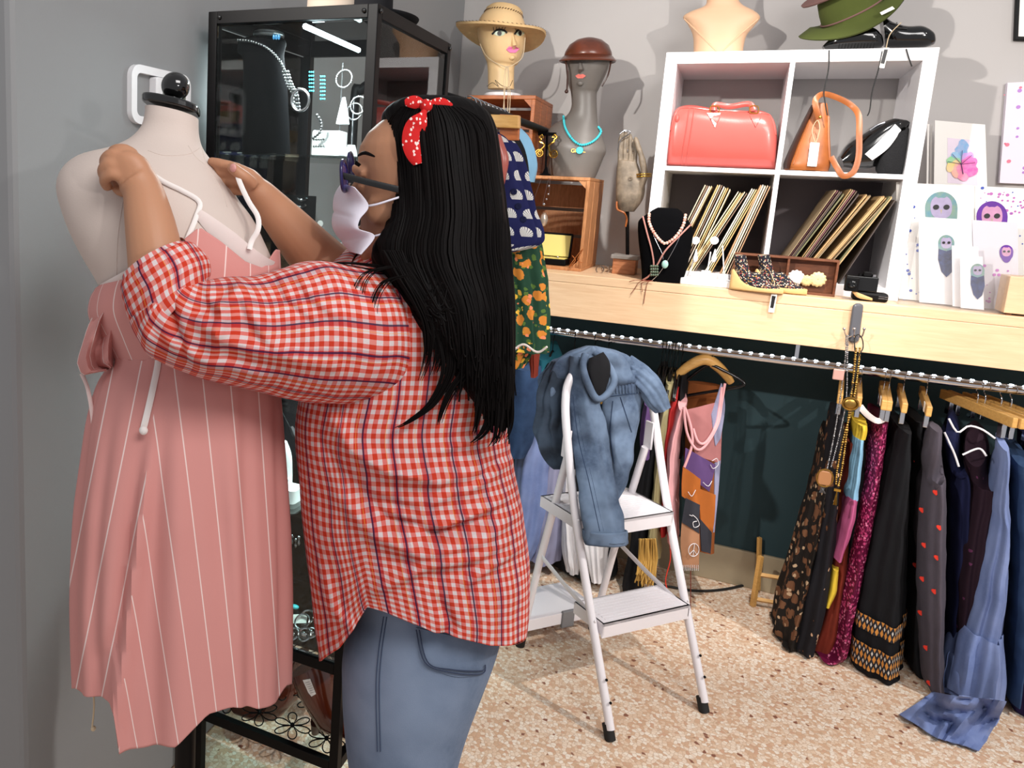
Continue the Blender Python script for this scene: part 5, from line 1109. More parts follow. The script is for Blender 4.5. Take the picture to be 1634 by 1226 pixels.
# lower shelves seen between dress and shirt
def onz(x, y, z): return on(x, y, 2, z)
q = on(462, 770, 1, -1.38); b = B(); zz = SHZ[3] + .006
t = thing('display_block', 'white ceramic block display on the fourth cabinet shelf, seen between dress and shirt', 'display', V((q.x, q.y, zz)))
b = B(); b.loft([(V((q.x - .025, q.y, zz)), V((q.x + .03, q.y, zz)), .03), (V((q.x - .02, q.y, zz + .03)), V((q.x + .028, q.y, zz + .03)), .025)], 6, 20, pw=5); b.build('block', M['whiteplastic'], t)
b = B(); b.box((q.x, q.y - .01, zz + .042), (.008, .012, .026)); b.build('stem', M['whiteplastic'], t, False, .002)
t = thing('necklace_bust', 'pale ceramic neck form on the third cabinet shelf beside the dress', 'display bust', on(452, 700, 1, -1.36)); b = B(); q = on(447, 745, 1, -1.36); b.loft([(V((q.x - .03, q.y, SHZ[3] + .006)), V((q.x + .035, q.y, SHZ[3] + .006)), .02), (V((q.x - .03, q.y, .84)), V((q.x + .03, q.y, .84)), .022), (V((q.x - .02, q.y, .88)), V((q.x + .015, q.y, .88)), .015)], 14, 24); b.build('neck', M['whiteplastic'], t)
b = B(); q = on(452, 652, 1, -1.37); b.lathe([(.012, 0), (.016, .02), (.013, .04), (.0, .05)], (q.x, q.y, SHZ[2] + .006), 18); b.build('glass_vase', M['black'], label='small dark round vase on the third cabinet shelf', cat='vase')
b = B(); q = on(468, 668, 1, -1.41); b.tube([on(445, 648, 1, -1.4), on(464, 684, 1, -1.4)], .0012, 5); b.loft([(on(462, 682, 1, -1.4), on(467, 680, 1, -1.4), .002), (on(466, 695, 1, -1.4), on(474, 690, 1, -1.4), .003), (on(473, 703, 1, -1.4), on(477, 701, 1, -1.4), .002)], 8, 10); b.build('silver_pendant', M['steel'], label='silver leaf pendant hanging at the edge of the dress behind glass', cat='pendant')
for k, (x, y) in enumerate(((466, 856), (472, 862), (477, 858))):
    b = B(); p = on(x, y, 1, -1.42); b.ball(p, .004, 8, 6); b.tube([p, p - V((0, 0, .012))], .0012, 5); b.ball(p - V((0, 0, .014)), (.0035, .003, .006), 8, 6); b.build('earring', M['steel'], label=['left', 'middle', 'right'][k] + ' silver drop earring hanging under the fourth cabinet shelf', cat='earring', group='silver drop earrings')
t_ = on(480, 900, 1, -1.3); b = B(); b.bx(CX0 + .03, CX1 - .03, -1.2, -1.19, .44, .98); b.build('velvet_panel', M['velvet'], cab, False)
zl = SHZ[4] + .006
for k, (x, y, nm, lb, mt_) in enumerate((('470', '952', 'turquoise_pendant', 'small turquoise pendant on the lowest glass shelf', 'turq'), ('478', '975', 'price_card', 'pale blue price card on the lowest glass shelf', 'paper'))):
    q = on(float(x), float(y) + 20, 2, zl); b = B()
    if mt_ == 'turq': b.ball(q + V((0, 0, .006)), (.012, .008, .005)); b.ball(q + V((-.022, .01, .005)), (.008, .006, .004))
    else: b.box(q + V((0, 0, .012)), (.036, .022, .0012), Matrix.Rotation(.7, 3, 'X') @ Matrix.Rotation(.3, 3, 'Z'))
    b.build(nm, M[mt_], label=lb, cat='jewelry' if mt_ == 'turq' else 'card')
for k, (x, y, r) in enumerate(((482, 992, .018), (490, 985, .017), (467, 1012, .014), (486, 1013, .015), (497, 1010, .012))):
    q = on(x, y, 2, zl + .012); b = B(); b.tube(arc(q, r, 0, 2 * pi * .97, 24, V((1, 0, .1)), V((0, .7, .7))), .0026, 6)
    if k > 1: b.ball(q + V((0, -.006, .002)), (.011, .004, .009), 10, 8)
    b.build('silver_bracelet', M['steel'], label=['silver cuff lying at the middle of the lowest glass shelf', 'thin silver cuff overlapping the middle one on the lowest glass shelf', 'heart shaped silver piece at the left of the lowest glass shelf', 'silver medallion right of the heart piece on the lowest shelf', 'small silver medallion beside the shirt edge on the lowest shelf'][k], cat='bracelet')
# hats lying on top of the cabinet
q = on(482, 16, 2, CT); t = thing('felt_hat', 'beige felt hat brim lying on top of the display cabinet', 'hat', V((q.x, q.y + .1, CT)))
b = B(); c_ = V((q.x + .0, -1.3, CT)); b.lathe([(.0, .003), (.10, .003), (.125, .006), (.128, .010), (.1, .014), (.062, .016), (.06, .08), (.04, .09), (0, .088)], c_, 40); b.build('brim_and_crown', M['beigehat'], t)
q = on(578, 6, 2, CT); t = thing('felt_hat', 'black hat lying on top of the display cabinet beside the beige one', 'hat', V((q.x, q.y, CT)))
b = B(); c_ = V((on(560, 8, 1, -1.3).x + .02, -1.26, CT)); b.lathe([(0, .003), (.09, .003), (.118, .016), (.12, .02), (.09, .016), (.06, .016), (.058, .08), (0, .085)], c_, 40); b.build('brim_and_crown', M['blackcl'], t)
# ------------------------------------------------------------------ upper rail and garments behind the person
UY = -.78; urz = on(745, 165, 1, UY).z; urx = on(745, 165, 1, UY).x
t = thing('clothes_rail', 'black curved pipe clothes rail running back behind the display cabinet', 'clothes rail', (urx, -.6, urz))
b = B(); b.tube(resample([V((urx - .25, -.98, urz - .5)), V((urx - .25, -.98, urz - .03)), V((urx - .235, -.975, urz + .01)), V((urx - .2, -.96, urz + .03)), V((urx - .1, -.91, urz + .02)), V((urx, UY - .04, urz)), V((urx + .02, -.2, urz)), V((urx + .02, WY - .002, urz))], 60), .013, 12); b.build('rail', M['black'], t)
for k in range(9):
    y = -.76 + k * .045; b = B(); t = thing('clothes_hanger', 'chrome hook of a hanger bunched on the black rail behind the woman', 'hanger', (urx, y, urz), 'hangers bunched on the black rail')
    c_ = V((urx, y, urz)); b.tube(resample(arc(c_, .021, radians(200), radians(-60), 16, V((1, 0, 0)), V((0, -.15, 1))) + [c_ + V((0, 0, -.075))], 30), .0022, 6); b.build('hook', M['chrome'], t)
    b = B(); b.tube(resample([c_ + V((-.17, 0, -.12)), c_ + V((-.1, 0, -.085)), c_ + V((0, 0, -.072)), c_ + V((.04, 0, -.08)), c_ + V((.075, 0, -.1))], 16), .006, 8); b.build('shoulder_bar', M['hangwood'], t)
t = thing('clothes_hanger', 'chunky orange wooden trouser hanger frontmost on the black rail', 'hanger', on(800, 190, 1, -.8))
b = B(); a_, c_ = on(740, 181, 1, -.82), on(828, 184, 1, -.82); d_ = on(740, 200, 1, -.82); b.prism([a_, c_, on(828, 205, 1, -.82), on(740, 201, 1, -.82)], (0, .022, 0)); b.build('bar', M['hangwood'], t, False, .003)
b = B(); b.prism([on(797, 182, 1, -.8), on(829, 184, 1, -.8), on(827, 224, 1, -.8), on(797, 224, 1, -.8)], (0, .014, 0)); b.build('clip_block', M['orangewood'], t, False, .002)
def fr_g(nm, lb, ct, mt_, rows, y0, b_, fo, amp=.05, seed=0, U=None): return garment(nm, lb, ct, mt_, rows, y0, b_, fo, amp, seed=seed, U=U)
bs, nv = fr_g('shell_print_blouse', 'navy blouse printed with white shells hanging right of the long hair', 'blouse', M['shell'], [(206, 700, 785), (222, 690, 815), (250, 690, 831), (290, 690, 842), (330, 690, 852), (365, 700, 864), (384, 705, 858), (398, 710, 815)], -.83, .035, 7, .08, 40)
nb2 = bs.bvh()
for (x, y) in ((820, 306), (827, 329), (835, 350)):
    P = stick(nb2, [(x, y)], .003, None, 2.1)[0]; B().lathe([(0, -.003), (.0085, -.003), (.0085, .002), (.005, .003), (0, .001)], P, 16, Matrix.Rotation(pi / 2, 3, 'X')).build('button', M['navy'], nv)
fr_g('floral_skirt', 'green skirt with orange flowers and lace trimmed hem hanging below the navy blouse', 'skirt', M['floral'], [(380, 770, 862), (420, 775, 868), (470, 785, 872), (520, 790, 873), (558, 795, 873)], -.74, .05, 9, .1, 41)
b0, fl2 = fr_g('floral_skirt', 'lower ruffle of a green floral garment with cream lace beside the jeans', 'skirt', M['floral'], [(545, 800, 856), (584, 812, 836)], -.72, .05, 9, .08, 42)
b = B()
for k in range(40):
    x = 800 + k * 1.85; b.ball(on(x, 556 + 6 * sin(k * .25), 1, -.80), .0035, 6, 4)
b.build('lace_edge', M['trim'], fl2, kind='stuff')
fr_g('salmon_satin_top', 'salmon satin top peeking between the long hair and the navy blouse', 'top', Mt('salmon_satin', '#a3544a', .3), [(215, 770, 800), (250, 785, 812), (285, 790, 806), (306, 790, 800)], -.88, .02, 4, .06, 43)
fr_g('pink_blue_shirt', 'blue shirt with magenta edge behind the navy blouse shoulder', 'shirt', M['lblue'], [(205, 800, 832), (225, 800, 848), (260, 810, 856), (290, 815, 852)], -.62, .05, 5, .06, 44)
fr_g('dark_jacket', 'black garment shoulder behind the navy blouse', 'jacket', M['blackcl'], [(212, 795, 822), (240, 800, 838), (275, 805, 842)], -.7, .04, 5, .06, 45)
fr_g('brown_skirt', 'brown cloth hanging just below the floral skirt hem', 'skirt', M['rust'], [(556, 842, 862), (600, 848, 858)], -.6, .03, 5, .06, 46)
# ------------------------------------------------------------------ crates
def crate(nm, lb, x0, x1, y0, y1, z0, z1, mt_, th=.012, slats=3):
    t = thing(nm, lb, 'crate', ((x0 + x1) / 2, (y0 + y1) / 2, z0))
    B().bx(x0, x1, y0, y1, z1 - th, z1).build('top_board', mt_, t, False, .002); B().bx(x0, x1, y0, y1, z0, z0 + th).build('bottom_board', mt_, t, False, .002)
    B().bx(x0, x0 + th, y0, y1, z0 + th, z1 - th).build('side_board', mt_, t, False, .002)
    hh = (y1 - y0 - .02) / slats
    for i in range(slats): B().bx(x1 - th, x1, y0 + i * (hh + .01) * 1.0, y0 + i * (hh + .01) + hh, z0 + th, z1 - th).build('side_slat', mt_, t, False, .002)
    for i in range(3): B().bx(x0 + th, x1 - th, y1 - .008, y1, z0 + th + i * (z1 - z0 - 2 * th) / 3, z0 + th + (i + .88) * (z1 - z0 - 2 * th) / 3).build('back_slat', mt_, t, False, .001)
    for (x, z, s1, s2) in ((x0 + th, z1 - th, 1, -1), (x1 - th, z1 - th, -1, -1), (x0 + th, z0 + th, 1, 1), (x1 - th, z0 + th, -1, 1)):
        B().prism([(x, y0 + .004, z), (x + s1 * .03, y0 + .004, z), (x, y0 + .004, z + s2 * .03)], (0, .02, 0)).build('corner_block', mt_, t, False)
    return t
zc = 1.23
lc0, lc1 = on(848, 420, 1, .0), on(918, 430, 1, 0); ctop = on(930, 283, 1, .0).z
crate('wooden_crate', 'pine crate lying on its side on the counter, holding a jewelry box', on(800, 420, 1, 0).x, on(928, 425, 1, 0).x, .0, .33, zc, ctop, M['cratewood'])
uy = -.02; uz1 = on(810, 152, 1, uy).z
crate('wooden_crate', 'orange stained crate standing upright under the straw hat head', on(742, 200, 1, uy).x, on(851, 200, 1, uy).x, uy, uy + .3, ctop + .001, uz1, M['orangewood'], .014)
# ------------------------------------------------------------------ mannequin head with straw hat
hy = .08; c0 = on(801, 150, 1, hy); hz = uz1 + .001
t = thing('hat_mannequin', 'cream mannequin head with pink lips on a white base atop the orange crate', 'mannequin head', (c0.x, hy, hz))
def hx(x, y, k=0): return on(x, y, 1, hy + k)
b = B(); b.lathe([(.0, 0), (.066, 0), (.07, .004), (.07, .012), (.066, .016), (0, .016)], (c0.x + .003, hy, hz), 36); b.build('base', M['white'], t)
b = B(); b.loft([(hx(779, 142), hx(820, 142), .034), (hx(779, 120), hx(820, 120), .034), (hx(778, 104), hx(821, 106), .036), (hx(776, 96), hx(826, 101), .05), (hx(771, 84), hx(832, 88), .064), (hx(765, 66), hx(837, 68), .074), (hx(763, 50), hx(838, 50), .078), (hx(765, 34), hx(836, 34), .072), (hx(775, 20), hx(828, 20), .055), (hx(792, 12), hx(812, 12), .02)], 50, 44, caps=True); fb = b
def fxp(x, y, k=0): return stick(FB, [(x, y)], k, None, 2.9)[0]
FB = b.bvh(); n0, n1 = fxp(818, 52), fxp(820, 74)
b.tube([n0 + fw * .004, lerp(n0, n1, .5) - fw * .002, n1 - fw * .013, n1 + fw * .002 - UP * .006], [.005, .006, .009, .005], 10); b.ball(fxp(817, 92) - fw * .0, (.012, .01, .009)); FB = b.bvh(); b.build('head', M['peachface'], t)
for (x, sx) in ((797, 1), (830, .75)):
    P = stick(FB, [(x + 9 * sx * cos(a), 53 + 4.4 * sin(a)) for a in [2 * pi * i / 18 for i in range(18)]], .0015, None, 2.9); b = B(); b.prism(P, fw * .001); b.build('painted_eye', M['eyewhite'], t, False)
    b = B(); P = stick(FB, [(x + 3.6 * sx * cos(a), 53 + 4 * sin(a)) for a in [2 * pi * i / 14 for i in range(14)]], .003, None, 2.9); b.prism(P, fw * .001); b.build('iris', M['darkpaint'], t, False)
    b = B(); b.grid(ribbon(stick(FB, [(x - 12 * sx, 55), (x - 6 * sx, 49), (x, 47), (x + 8 * sx, 49), (x + 12 * sx, 53)], .0025, 14, 2.9), .0034, .001), True)
    for q in range(5): b.tube(stick(FB, [(x - 9 * sx + q * 4 * sx, 49), (x - 10 * sx + q * 5 * sx, 43)], .002, None, 2.9), .001, 4)
    b.build('eyelash', M['darkpaint'], t)
b = B(); P = stick(FB, [(808, 79), (812, 74), (817, 75), (821, 73), (829, 78), (823, 84), (814, 84)], .005, None, 2.9); b.prism(P, fw * .004); b.build('lips', M['lips'], t, False)
b = B(); b.tube(resample([hx(777, 138, -.036), hx(786, 132, -.05), hx(795, 138, -.05), hx(790, 128, -.05), hx(800, 136, -.05), hx(812, 139, -.045), hx(818, 128, -.042)], 40), .001, 5); b.build('neck_squiggle', M['darkpaint'], t)
hat = thing('straw_hat', 'wide brimmed straw hat with stitched edge on the cream mannequin head', 'hat', hx(800, 30))
hr_ = Matrix.Rotation(.08, 3, 'Y') @ Matrix.Rotation(-.2, 3, 'X'); hc = hx(798, 50)
def hatp(a, r, z): return hc + hr_ @ V((r * cos(a), r * sin(a) * .92, z))
b = B(); rings = []
for (r, z, sag) in ((.17, .0, 1), (.172, .004, 1), (.14, .0, .8), (.105, -.002, .35), (.083, .0, 0), (.078, .02, 0), (.073, .06, 0), (.07, .078, 0), (.06, .088, 0), (.03, .084, 0), (.004, .082, 0)):
    rings.append([hatp(a, r, z + sag * (.026 * (abs(cos(a)) ** 3) - .045 * max(0, -sin(a)) * .25 - .03 * max(0, cos(a + pi)) ** 2 * 0 + (-.02))) for a in [2 * pi * k / 64 for k in range(64)]])
under = [[p - V((0, 0, .004)) for p in r] for r in (rings[0], rings[2], rings[3])]
b.grid([[p - V((0, 0, .003)) for p in rings[4]]] + under[::-1] + rings, True); b.build('brim_and_crown', M['straw'], hat)
b = B()
for k in range(0, 64, 1):
    a = 2 * pi * k / 64; b.tube([rings[1][k] + V((0, 0, .002)), rings[1][(k + 1) % 64] + V((0, 0, -.002)) + (hc - rings[1][k]) * .03], .0011, 4)
b.build('edge_stitching', M['darkbrown'], hat, kind='stuff')
b = B()
for k in range(0, 44): 
    a = 2 * pi * k / 44; b.tube([hatp(a, .0745, .06), hatp(a + .07, .0745, .064)], .0016, 4)
b.build('crown_stitching', M['darkbrown'], hat, kind='stuff')
b = B()
for pl in ([(766, 70), (775, 88), (790, 100), (808, 107)], [(838, 60), (834, 90), (820, 103), (808, 107)]): b.tube(resample([hx(x, y, -.06 - .02 * (y > 95)) for x, y in pl], 16), .0016, 6)
for pl in ([(808, 107), (806, 140), (803, 176)], [(810, 107), (811, 140), (810, 178)], [(807, 107), (804, 130), (805, 180)], [(811, 107), (814, 150), (813, 180)]): b.tube(resample([hx(x, y, -.09 - .04 * (y > 120)) for x, y in pl], 16), .0014, 6)
b.ball(hx(809, 107, -.085), .004); b.build('chin_cord', M['string'], hat)
# ------------------------------------------------------------------ charcoal bust with leather cap
by = .12; zb0 = ctop + .002
def bx_(x, y, k=0): return on(x, y, 1, by + k)
t = thing('mannequin_bust', 'charcoal mannequin bust with coral lips standing on the pine crate', 'mannequin bust', (bx_(930, 275).x, by, zb0))
BA, BB = bx_(880, 272), bx_(950, 279); BA.z = BB.z = zb0
b = B(); b.loft([(BA, BB, .07), (bx_(872, 246), bx_(962, 254), .078), (bx_(870, 226), bx_(967, 240), .078), (bx_(878, 204), bx_(962, 222), .06), (bx_(903, 186), bx_(955, 203), .04), (bx_(912, 170), bx_(953, 185), .034), (bx_(911, 148), bx_(952, 152), .034), (bx_(908, 138), bx_(955, 143), .042), (bx_(905, 125), bx_(962, 128), .055), (bx_(903, 108), bx_(970, 110), .066), (bx_(904, 92), bx_(973, 94), .07), (bx_(908, 78), bx_(972, 78), .064), (bx_(922, 66), bx_(960, 66), .04), (bx_(934, 62), bx_(948, 62), .012)], 80, 48)
FB = b.bvh(); n0, n1 = fxp(926, 100), fxp(925, 112); b.tube([n0, n1 - fw * .013, n1 + fw * .002 - UP * .006], [.005, .009, .005], 10); b.ball(fxp(926, 133), (.012, .01, .01)); 
for s_ in (-1, 1): b.ball(fxp(926 + 18 * s_, 96) + fw * .004, (.012, .008, .006))
FB = b.bvh(); b.build('bust', M['greybust'], t)
b = B(); P = stick(FB, [(918, 121), (923, 118), (926, 119), (930, 118), (935, 121), (930, 125), (922, 125)], .004, None, 2.9); b.prism(P, fw * .002); b.build('lips', M['lipsr'], t, False)
gm_ = B(); q = fxp(923, 241); gm_.text('Giamas', .019, Matrix.Translation(q - fw * .003) @ Matrix((RT, UP, -fw)).transposed().to_4x4()); 
for k in range(5): gm_.ball(fxp(918 + k * 3.2, 228 - 2 * abs(k - 2) * -1), .0018, 6, 4)
gm_.build('gold_lettering', M['gold'], t, False, rec=False)
cap = thing('leather_hat', 'brown leather cap with short brim and hanging strap on the charcoal bust', 'hat', bx_(936, 80))
b = B(); cc_ = bx_(938, 92); rings = []
for (r, z) in ((.083, -.006), (.085, .004), (.082, .018), (.07, .042), (.046, .06), (.02, .068), (.003, .069)): rings.append([cc_ + V((r * cos(a) * 1.0, r * sin(a), z)) for a in [2 * pi * k / 40 for k in range(40)]])
b.grid(rings, True); rings = []
for (r, z) in ((.078, -.002), (.094, -.014), (.095, -.011), (.080, .006)): rings.append([cc_ + V((r * cos(a) * 1.06, r * sin(a) * (1.15 if sin(a) < 0 else .9), z - .01 * max(0, -sin(a)))) for a in [2 * pi * k / 40 for k in range(40)]])
b.grid(rings, True); b.build('crown_and_brim', M['browncap'], cap, solid=.002)
b = B(); b.tube(resample([bx_(905, 92, -.06), bx_(903, 100, -.07), bx_(906, 112, -.07), bx_(905, 140, -.06), bx_(904, 148, -.06)], 14), .0035, 6); b.ball(bx_(904, 146, -.06), .007); b.build('strap', M['darkbrown'], cap)
b = B(); b.tube(resample([bx_(975, 98, -.03), bx_(970, 120, -.05), bx_(960, 138, -.05)], 12), .003, 6); b.build('strap', M['darkbrown'], cap)
nk = thing('turquoise_necklace', 'turquoise bead necklace with a round pendant on the charcoal bust', 'necklace', bx_(928, 236, -.08))
b = B(); P = resample(stick(FB, [(899, 186), (902, 204), (913, 222), (926, 231), (940, 229), (952, 221), (959, 210), (955, 203)], .006, 60, 2.9), 120); last = P[0]; b.ball(last, .0045, 8, 6)
for p in P:
    if (p - last).length > .0065: b.ball(p, .0048, 8, 6); last = p
b.build('beads', M['turq'], nk)
q = fxp(925, 240, .006); B().lathe([(0, -.003), (.0125, -.003), (.0135, 0), (.0125, .003), (0, .003)], q, 20, Matrix.Rotation(pi / 2, 3, 'X')).build('pendant', M['turq'], nk)
# earring stand with two gold spirals
es = thing('earring_stand', 'black T shaped earring stand on the pine crate', 'stand', (bx_(875, 272, -.1).x, by - .1, zb0))
def ex(x, y, k=0): return on(x, y, 1, by - .1 + k)
b = B(); q = ex(871, 272); b.tube([V((q.x, q.y, zb0 + .003)), ex(873, 212)], .004, 8); b.box(ex(873, 214), (.066, .006, .012)); b.lathe([(.024, 0), (.01, .008), (.004, .03)], (q.x, q.y, zb0), 20); b.build('tee', M['velvet'], es, False)
for k, (x, s_) in enumerate(((861, -1), (884, 1))):
    b = B(); P = []
    c1 = ex(x, 245, -.008); c2 = ex(x + (3 if s_ < 0 else 1), 219, -.008)
    for i in range(50): a = i / 49 * 4.6 * pi; r = .0015 + .0145 * (i / 49); P.append(c1 + V((r * cos(a * s_ + 1.57) * s_, -.002, r * sin(a * s_ + 1.57) * s_ * -1)))
    b.tube(P, [.0012 + .0022 * i / 49 for i in range(50)], 6); b.tube(resample([P[-1], ex(x + 8 * -s_, 232, -.008), ex(x - 6 * -s_ * 0, 226, -.008), c2 + V((0, 0, -.008)), c2 + V((.008 * s_, 0, 0)), c2 + V((0, 0, .009)), c2 + V((-.008 * s_, 0, 0)), c2], 40), [.0035] * 30 + [.0022] * 10, 6); b.build('spiral_earring', M['gold'], label='large gold spiral earring on the ' + ('left' if s_ < 0 else 'right') + ' of the black earring stand', cat='earring', group='gold spiral earrings')
# jewelry box inside the crate
jx = thing('jewelry_box', 'open jewelry box with yellow satin lining inside the pine crate', 'jewelry box', on(885, 415, 1, .06))
q = on(880, 423, 1, .05); zq = zc + .013
b = B(); b.bx(q.x - .07, q.x + .055, .03, .11, zq, zq + .022); b.build('case', M['black'], jx, False, .003)
b = B(); b.bx(q.x - .064, q.x + .049, .036, .104, zq + .0222, zq + .026); b.build('lining', Mt('yellow_satin', '#d9c56a', .5), jx, False, .002)
b = B(); R_ = Matrix.Rotation(-.25, 3, 'X'); b.box((q.x - .006, .122, zq + .07), (.125, .014, .095), R_); b.build('lid', M['black'], jx, False, .004)
b = B(); b.box((q.x - .006, .1132, zq + .069), (.112, .003, .083), R_); b.build('lid_lining', Mt('yellow_satin2', '#dccb78', .5), jx, False, .002)
b = B(); b.tube(resample([V((q.x - .03, .05, zq + .028)), V((q.x, .06, zq + .029)), V((q.x + .02, .05, zq + .028)), V((q.x + .025, .04, zq + .028))], 20), .0008, 5); b.ball((q.x + .02, .05, zq + .03), (.006, .005, .004)); b.build('fine_necklace', M['steel'], label='fine silver necklace laid in the open yellow lined jewelry box', cat='necklace')
t = thing('hanging_necklace', 'silver necklace with a pearl vase pendant hanging inside the pine crate', 'necklace', on(868, 330, 1, .02)); b = B()
for pl in ([(852, 318), (860, 296), (864, 284)], [(876, 284), (872, 300), (866, 326)], [(878, 284), (877, 300), (876, 312)]): b.tube(resample([on(x, y, 1, -.004) for x, y in pl], 8), .0008, 5)
for (x, y, r) in ((876, 297, .005), (875, 310, .004), (872, 318, .0045), (868, 326, .006)): b.ball(on(x, y, 1, -.004), r, 8, 6)
b.build('chain', M['steel'], t); b = B(); q = on(868, 348, 1, .03); b.lathe([(.006, -.03), (.013, -.02), (.016, -.005), (.012, .01), (.006, .016), (.009, .02)], q, 18); b.build('pearl_pendant', Mt('pearl', '#c9b8a8', .15, .6), t)
b = B(); P = resample([on(x, y, 1, -.01) for x, y in ((913, 408), (918, 416), (908, 426), (924, 404), (930, 398), (922, 414), (930, 420))], 40); P = [V((p.x, p.y, max(p.z, zc + .004))) for p in P]; b.tube(P, .0035, 6, flat=.5); b.build('leather_bow', M['tan'], label='tan leather thong tied at the front corner of the pine crate', cat='cord')
# ------------------------------------------------------------------ things on the counter
zc = 1.23
def cn(x, y, yy=0): return on(x, y, 1, yy)
# carved hand on a stand
hy_ = .12
q0 = on(1008, 430, 1, .08)
t = thing('carved_hand', 'carved grey wooden hand raised on a black rod above a brown block', 'hand sculpture', (q0.x, .1, zc))
def hd(x, y, k=0): return on(x, y, 1, .1 + k)
b = B(); q = hd(999, 420); b.bx(q.x - .042, q.x + .038, .055, .14, zc, zc + .055); b.build('base_block', M['stand'], t, False, .003)
b = B(); b.bx(q.x - .05, q.x + .046, .047, .148, zc + .055, zc + .07); b.build('base_cap', M['greystone'], t, False, .003)
b = B(); b.tube([V((hd(1002, 400).x, .1, zc + .069)), hd(1001, 330)], .0065, 10); b.build('rod', M['black'], t)
hb = B(); hb.loft([(hd(988, 338), hd(1012, 338), .02), (hd(983, 318), hd(1026, 318), .028), (hd(983, 295), hd(1029, 296), .027), (hd(984, 272), hd(1022, 274), .021), (hd(986, 255), hd(1016, 258), .016)], 24, 28, pw=2.3)
for pl, r in (([(989, 262), (989, 240), (990, 224), (993, 211)], .0075), ([(997, 262), (997, 238), (998, 222), (999, 209)], .0078), ([(1005, 262), (1006, 240), (1006, 226), (1006, 214)], .0078), ([(1013, 264), (1014, 246), (1014, 232), (1013, 222)], .0072)): hb.tube(resample([hd(x, y, .012 * max(0, (262 - y) / 50) ** 2) for x, y in pl], 12), [r] * 9 + [r * .9, r * .7, r * .4], 10)
hb.tube(resample([hd(1022, 300, -.01), hd(1028, 280, -.02), hd(1024, 252, -.02), hd(1016, 228, -.016), hd(1014, 219, -.01)], 16), [.012] * 8 + [.0095] * 5 + [.008, .006, .004], 10)
ho = hb.build('hand', M['carved'], t); md = ho.modifiers.new('r', 'REMESH'); md.mode = 'VOXEL'; md.voxel_size = .0028; md.use_smooth_shade = True
b = B(); ce = hd(1006, 285, -.029); b.tube([ce + V((.0065 * cos(a), 0, .0065 * sin(a))) for a in [2 * pi * i / 16 for i in range(16)]], .0012, 5, closed=True); b.tube([ce + V((.0035 * cos(a), 0, .0035 * sin(a))) for a in [2 * pi * i / 12 for i in range(12)]], .001, 5, closed=True); b.build('palm_carving', M['carved'], t)
b = B(); ce = hd(1027, 280, -.005); Rb = Matrix.Rotation(-.1, 3, 'Y')
for dz in (-.004, .004): b.tube([ce + Rb @ V((.025 * cos(a), .025 * sin(a), dz)) for a in [2 * pi * i / 32 for i in range(32)]], .003, 8, closed=True)
b.build('gold_bangle', M['gold'], label='gold bangle around the thumb of the carved hand', cat='bracelet')
b = B(); b.tube(resample([hd(989, 214, -.01), hd(998, 208, -.012), hd(1006, 212, -.01), hd(990, 224, -.008), hd(986, 240, -.01)], 20), .0022, 6); b.ball(hd(998, 210, -.015), (.007, .004, .004)); b.build('silver_ring', M['steel'], label='silver and turquoise ring on the fingertips of the carved hand', cat='ring')
b = B(); b.tube(resample([hd(984, 322, -.02), hd(985, 334, -.03), hd(996, 340, -.03), hd(1000, 350, -.01), hd(998, 362, -.01)], 20), .0035, 6); b.build('leather_band', M['tan'], label='tan leather strip around the wrist of the carved hand', cat='bracelet')
for k, x in enumerate((957, 964)):
    q = cn(x, 432, .0); b = B(); b.tube(arc(V((q.x, 0 + .03 * k, zc + .014)), .013, -.9, pi + .9, 18, V((1, 0, 0)), V((0, 0, 1))), .0025, 6); b.build('silver_cuff', M['steel'], label=['left', 'right'][k] + ' of the two small silver cuffs standing beside the carved hand base', cat='bracelet', group='small silver cuffs')
# black necklace bust
by_ = -.075
def nb(x, y, k=0): return on(x, y, 1, by_ + k)
t = thing('necklace_bust', 'black velvet necklace bust standing on the counter edge', 'display bust', (nb(1055, 449).x, by_, zc))
A, Bq = nb(1024, 447), nb(1089, 447); A.z = Bq.z = zc + .001
b = B(); b.loft([(A, Bq, .03), (nb(1023, 420), nb(1097, 425), .036), (nb(1019, 385), nb(1104, 390), .04), (nb(1018, 360), nb(1106, 368), .04), (nb(1021, 350), nb(1103, 360), .038), (nb(1035, 340), nb(1095, 347), .034), (nb(1042, 335), nb(1088, 338), .026), (nb(1050, 331), nb(1082, 333), .018)], 50, 40, pw=2.6); NBb = b.bvh(); b.build('bust', M['velvet'], t)
def bs(pts, off=.004, n=40): return stick(NBb, pts, off, n, 2.8)
def beads(b, P, r, gap, z=1):
    P = resample(P, 160); last = P[0]; b.ball(last, r, 8, 6)
    for p in P:
        if (p - last).length >= gap: b.ball(p, (r, r, r * z), 8, 6); last = p
t = thing('bead_necklace', 'coral and white beaded collar necklace on the black bust', 'necklace', nb(1062, 388)); b = B(); beads(b, bs([(1036, 342), (1036, 355), (1044, 372), (1056, 386), (1064, 388), (1078, 378), (1090, 360), (1094, 342)], .006), .0055, .0085); b.build('beads', Mt('coral_bead', '#cf7f6c', .4, var=.9, vs=90, dark='#efe2d6'), t)
t = thing('leather_necklace', 'rose leather cord necklace with a green stone cluster on the black bust', 'necklace', nb(1045, 430)); b = B(); b.tube(bs([(1026, 346), (1032, 370), (1040, 400), (1043, 424), (1038, 438), (1026, 447)], .004), .0028, 6); b.tube(bs([(1105, 356), (1085, 376), (1062, 400), (1048, 424), (1036, 440), (1028, 446)], .004), .0028, 6); b.build('cord', Mt('rose_leather', '#b98278', .6), t)
b = B()
for k in range(16): b.ball(bs([(1044 + (k % 4 - 1.5) * 3.2, 432 + (k // 4 - 1.5) * 4.6)], .008, None)[0], .0045, 8, 6)
b.build('stone_cluster', Mt('dark_green_stone', '#5f6d5a', .3, var=.5, vs=200), t)
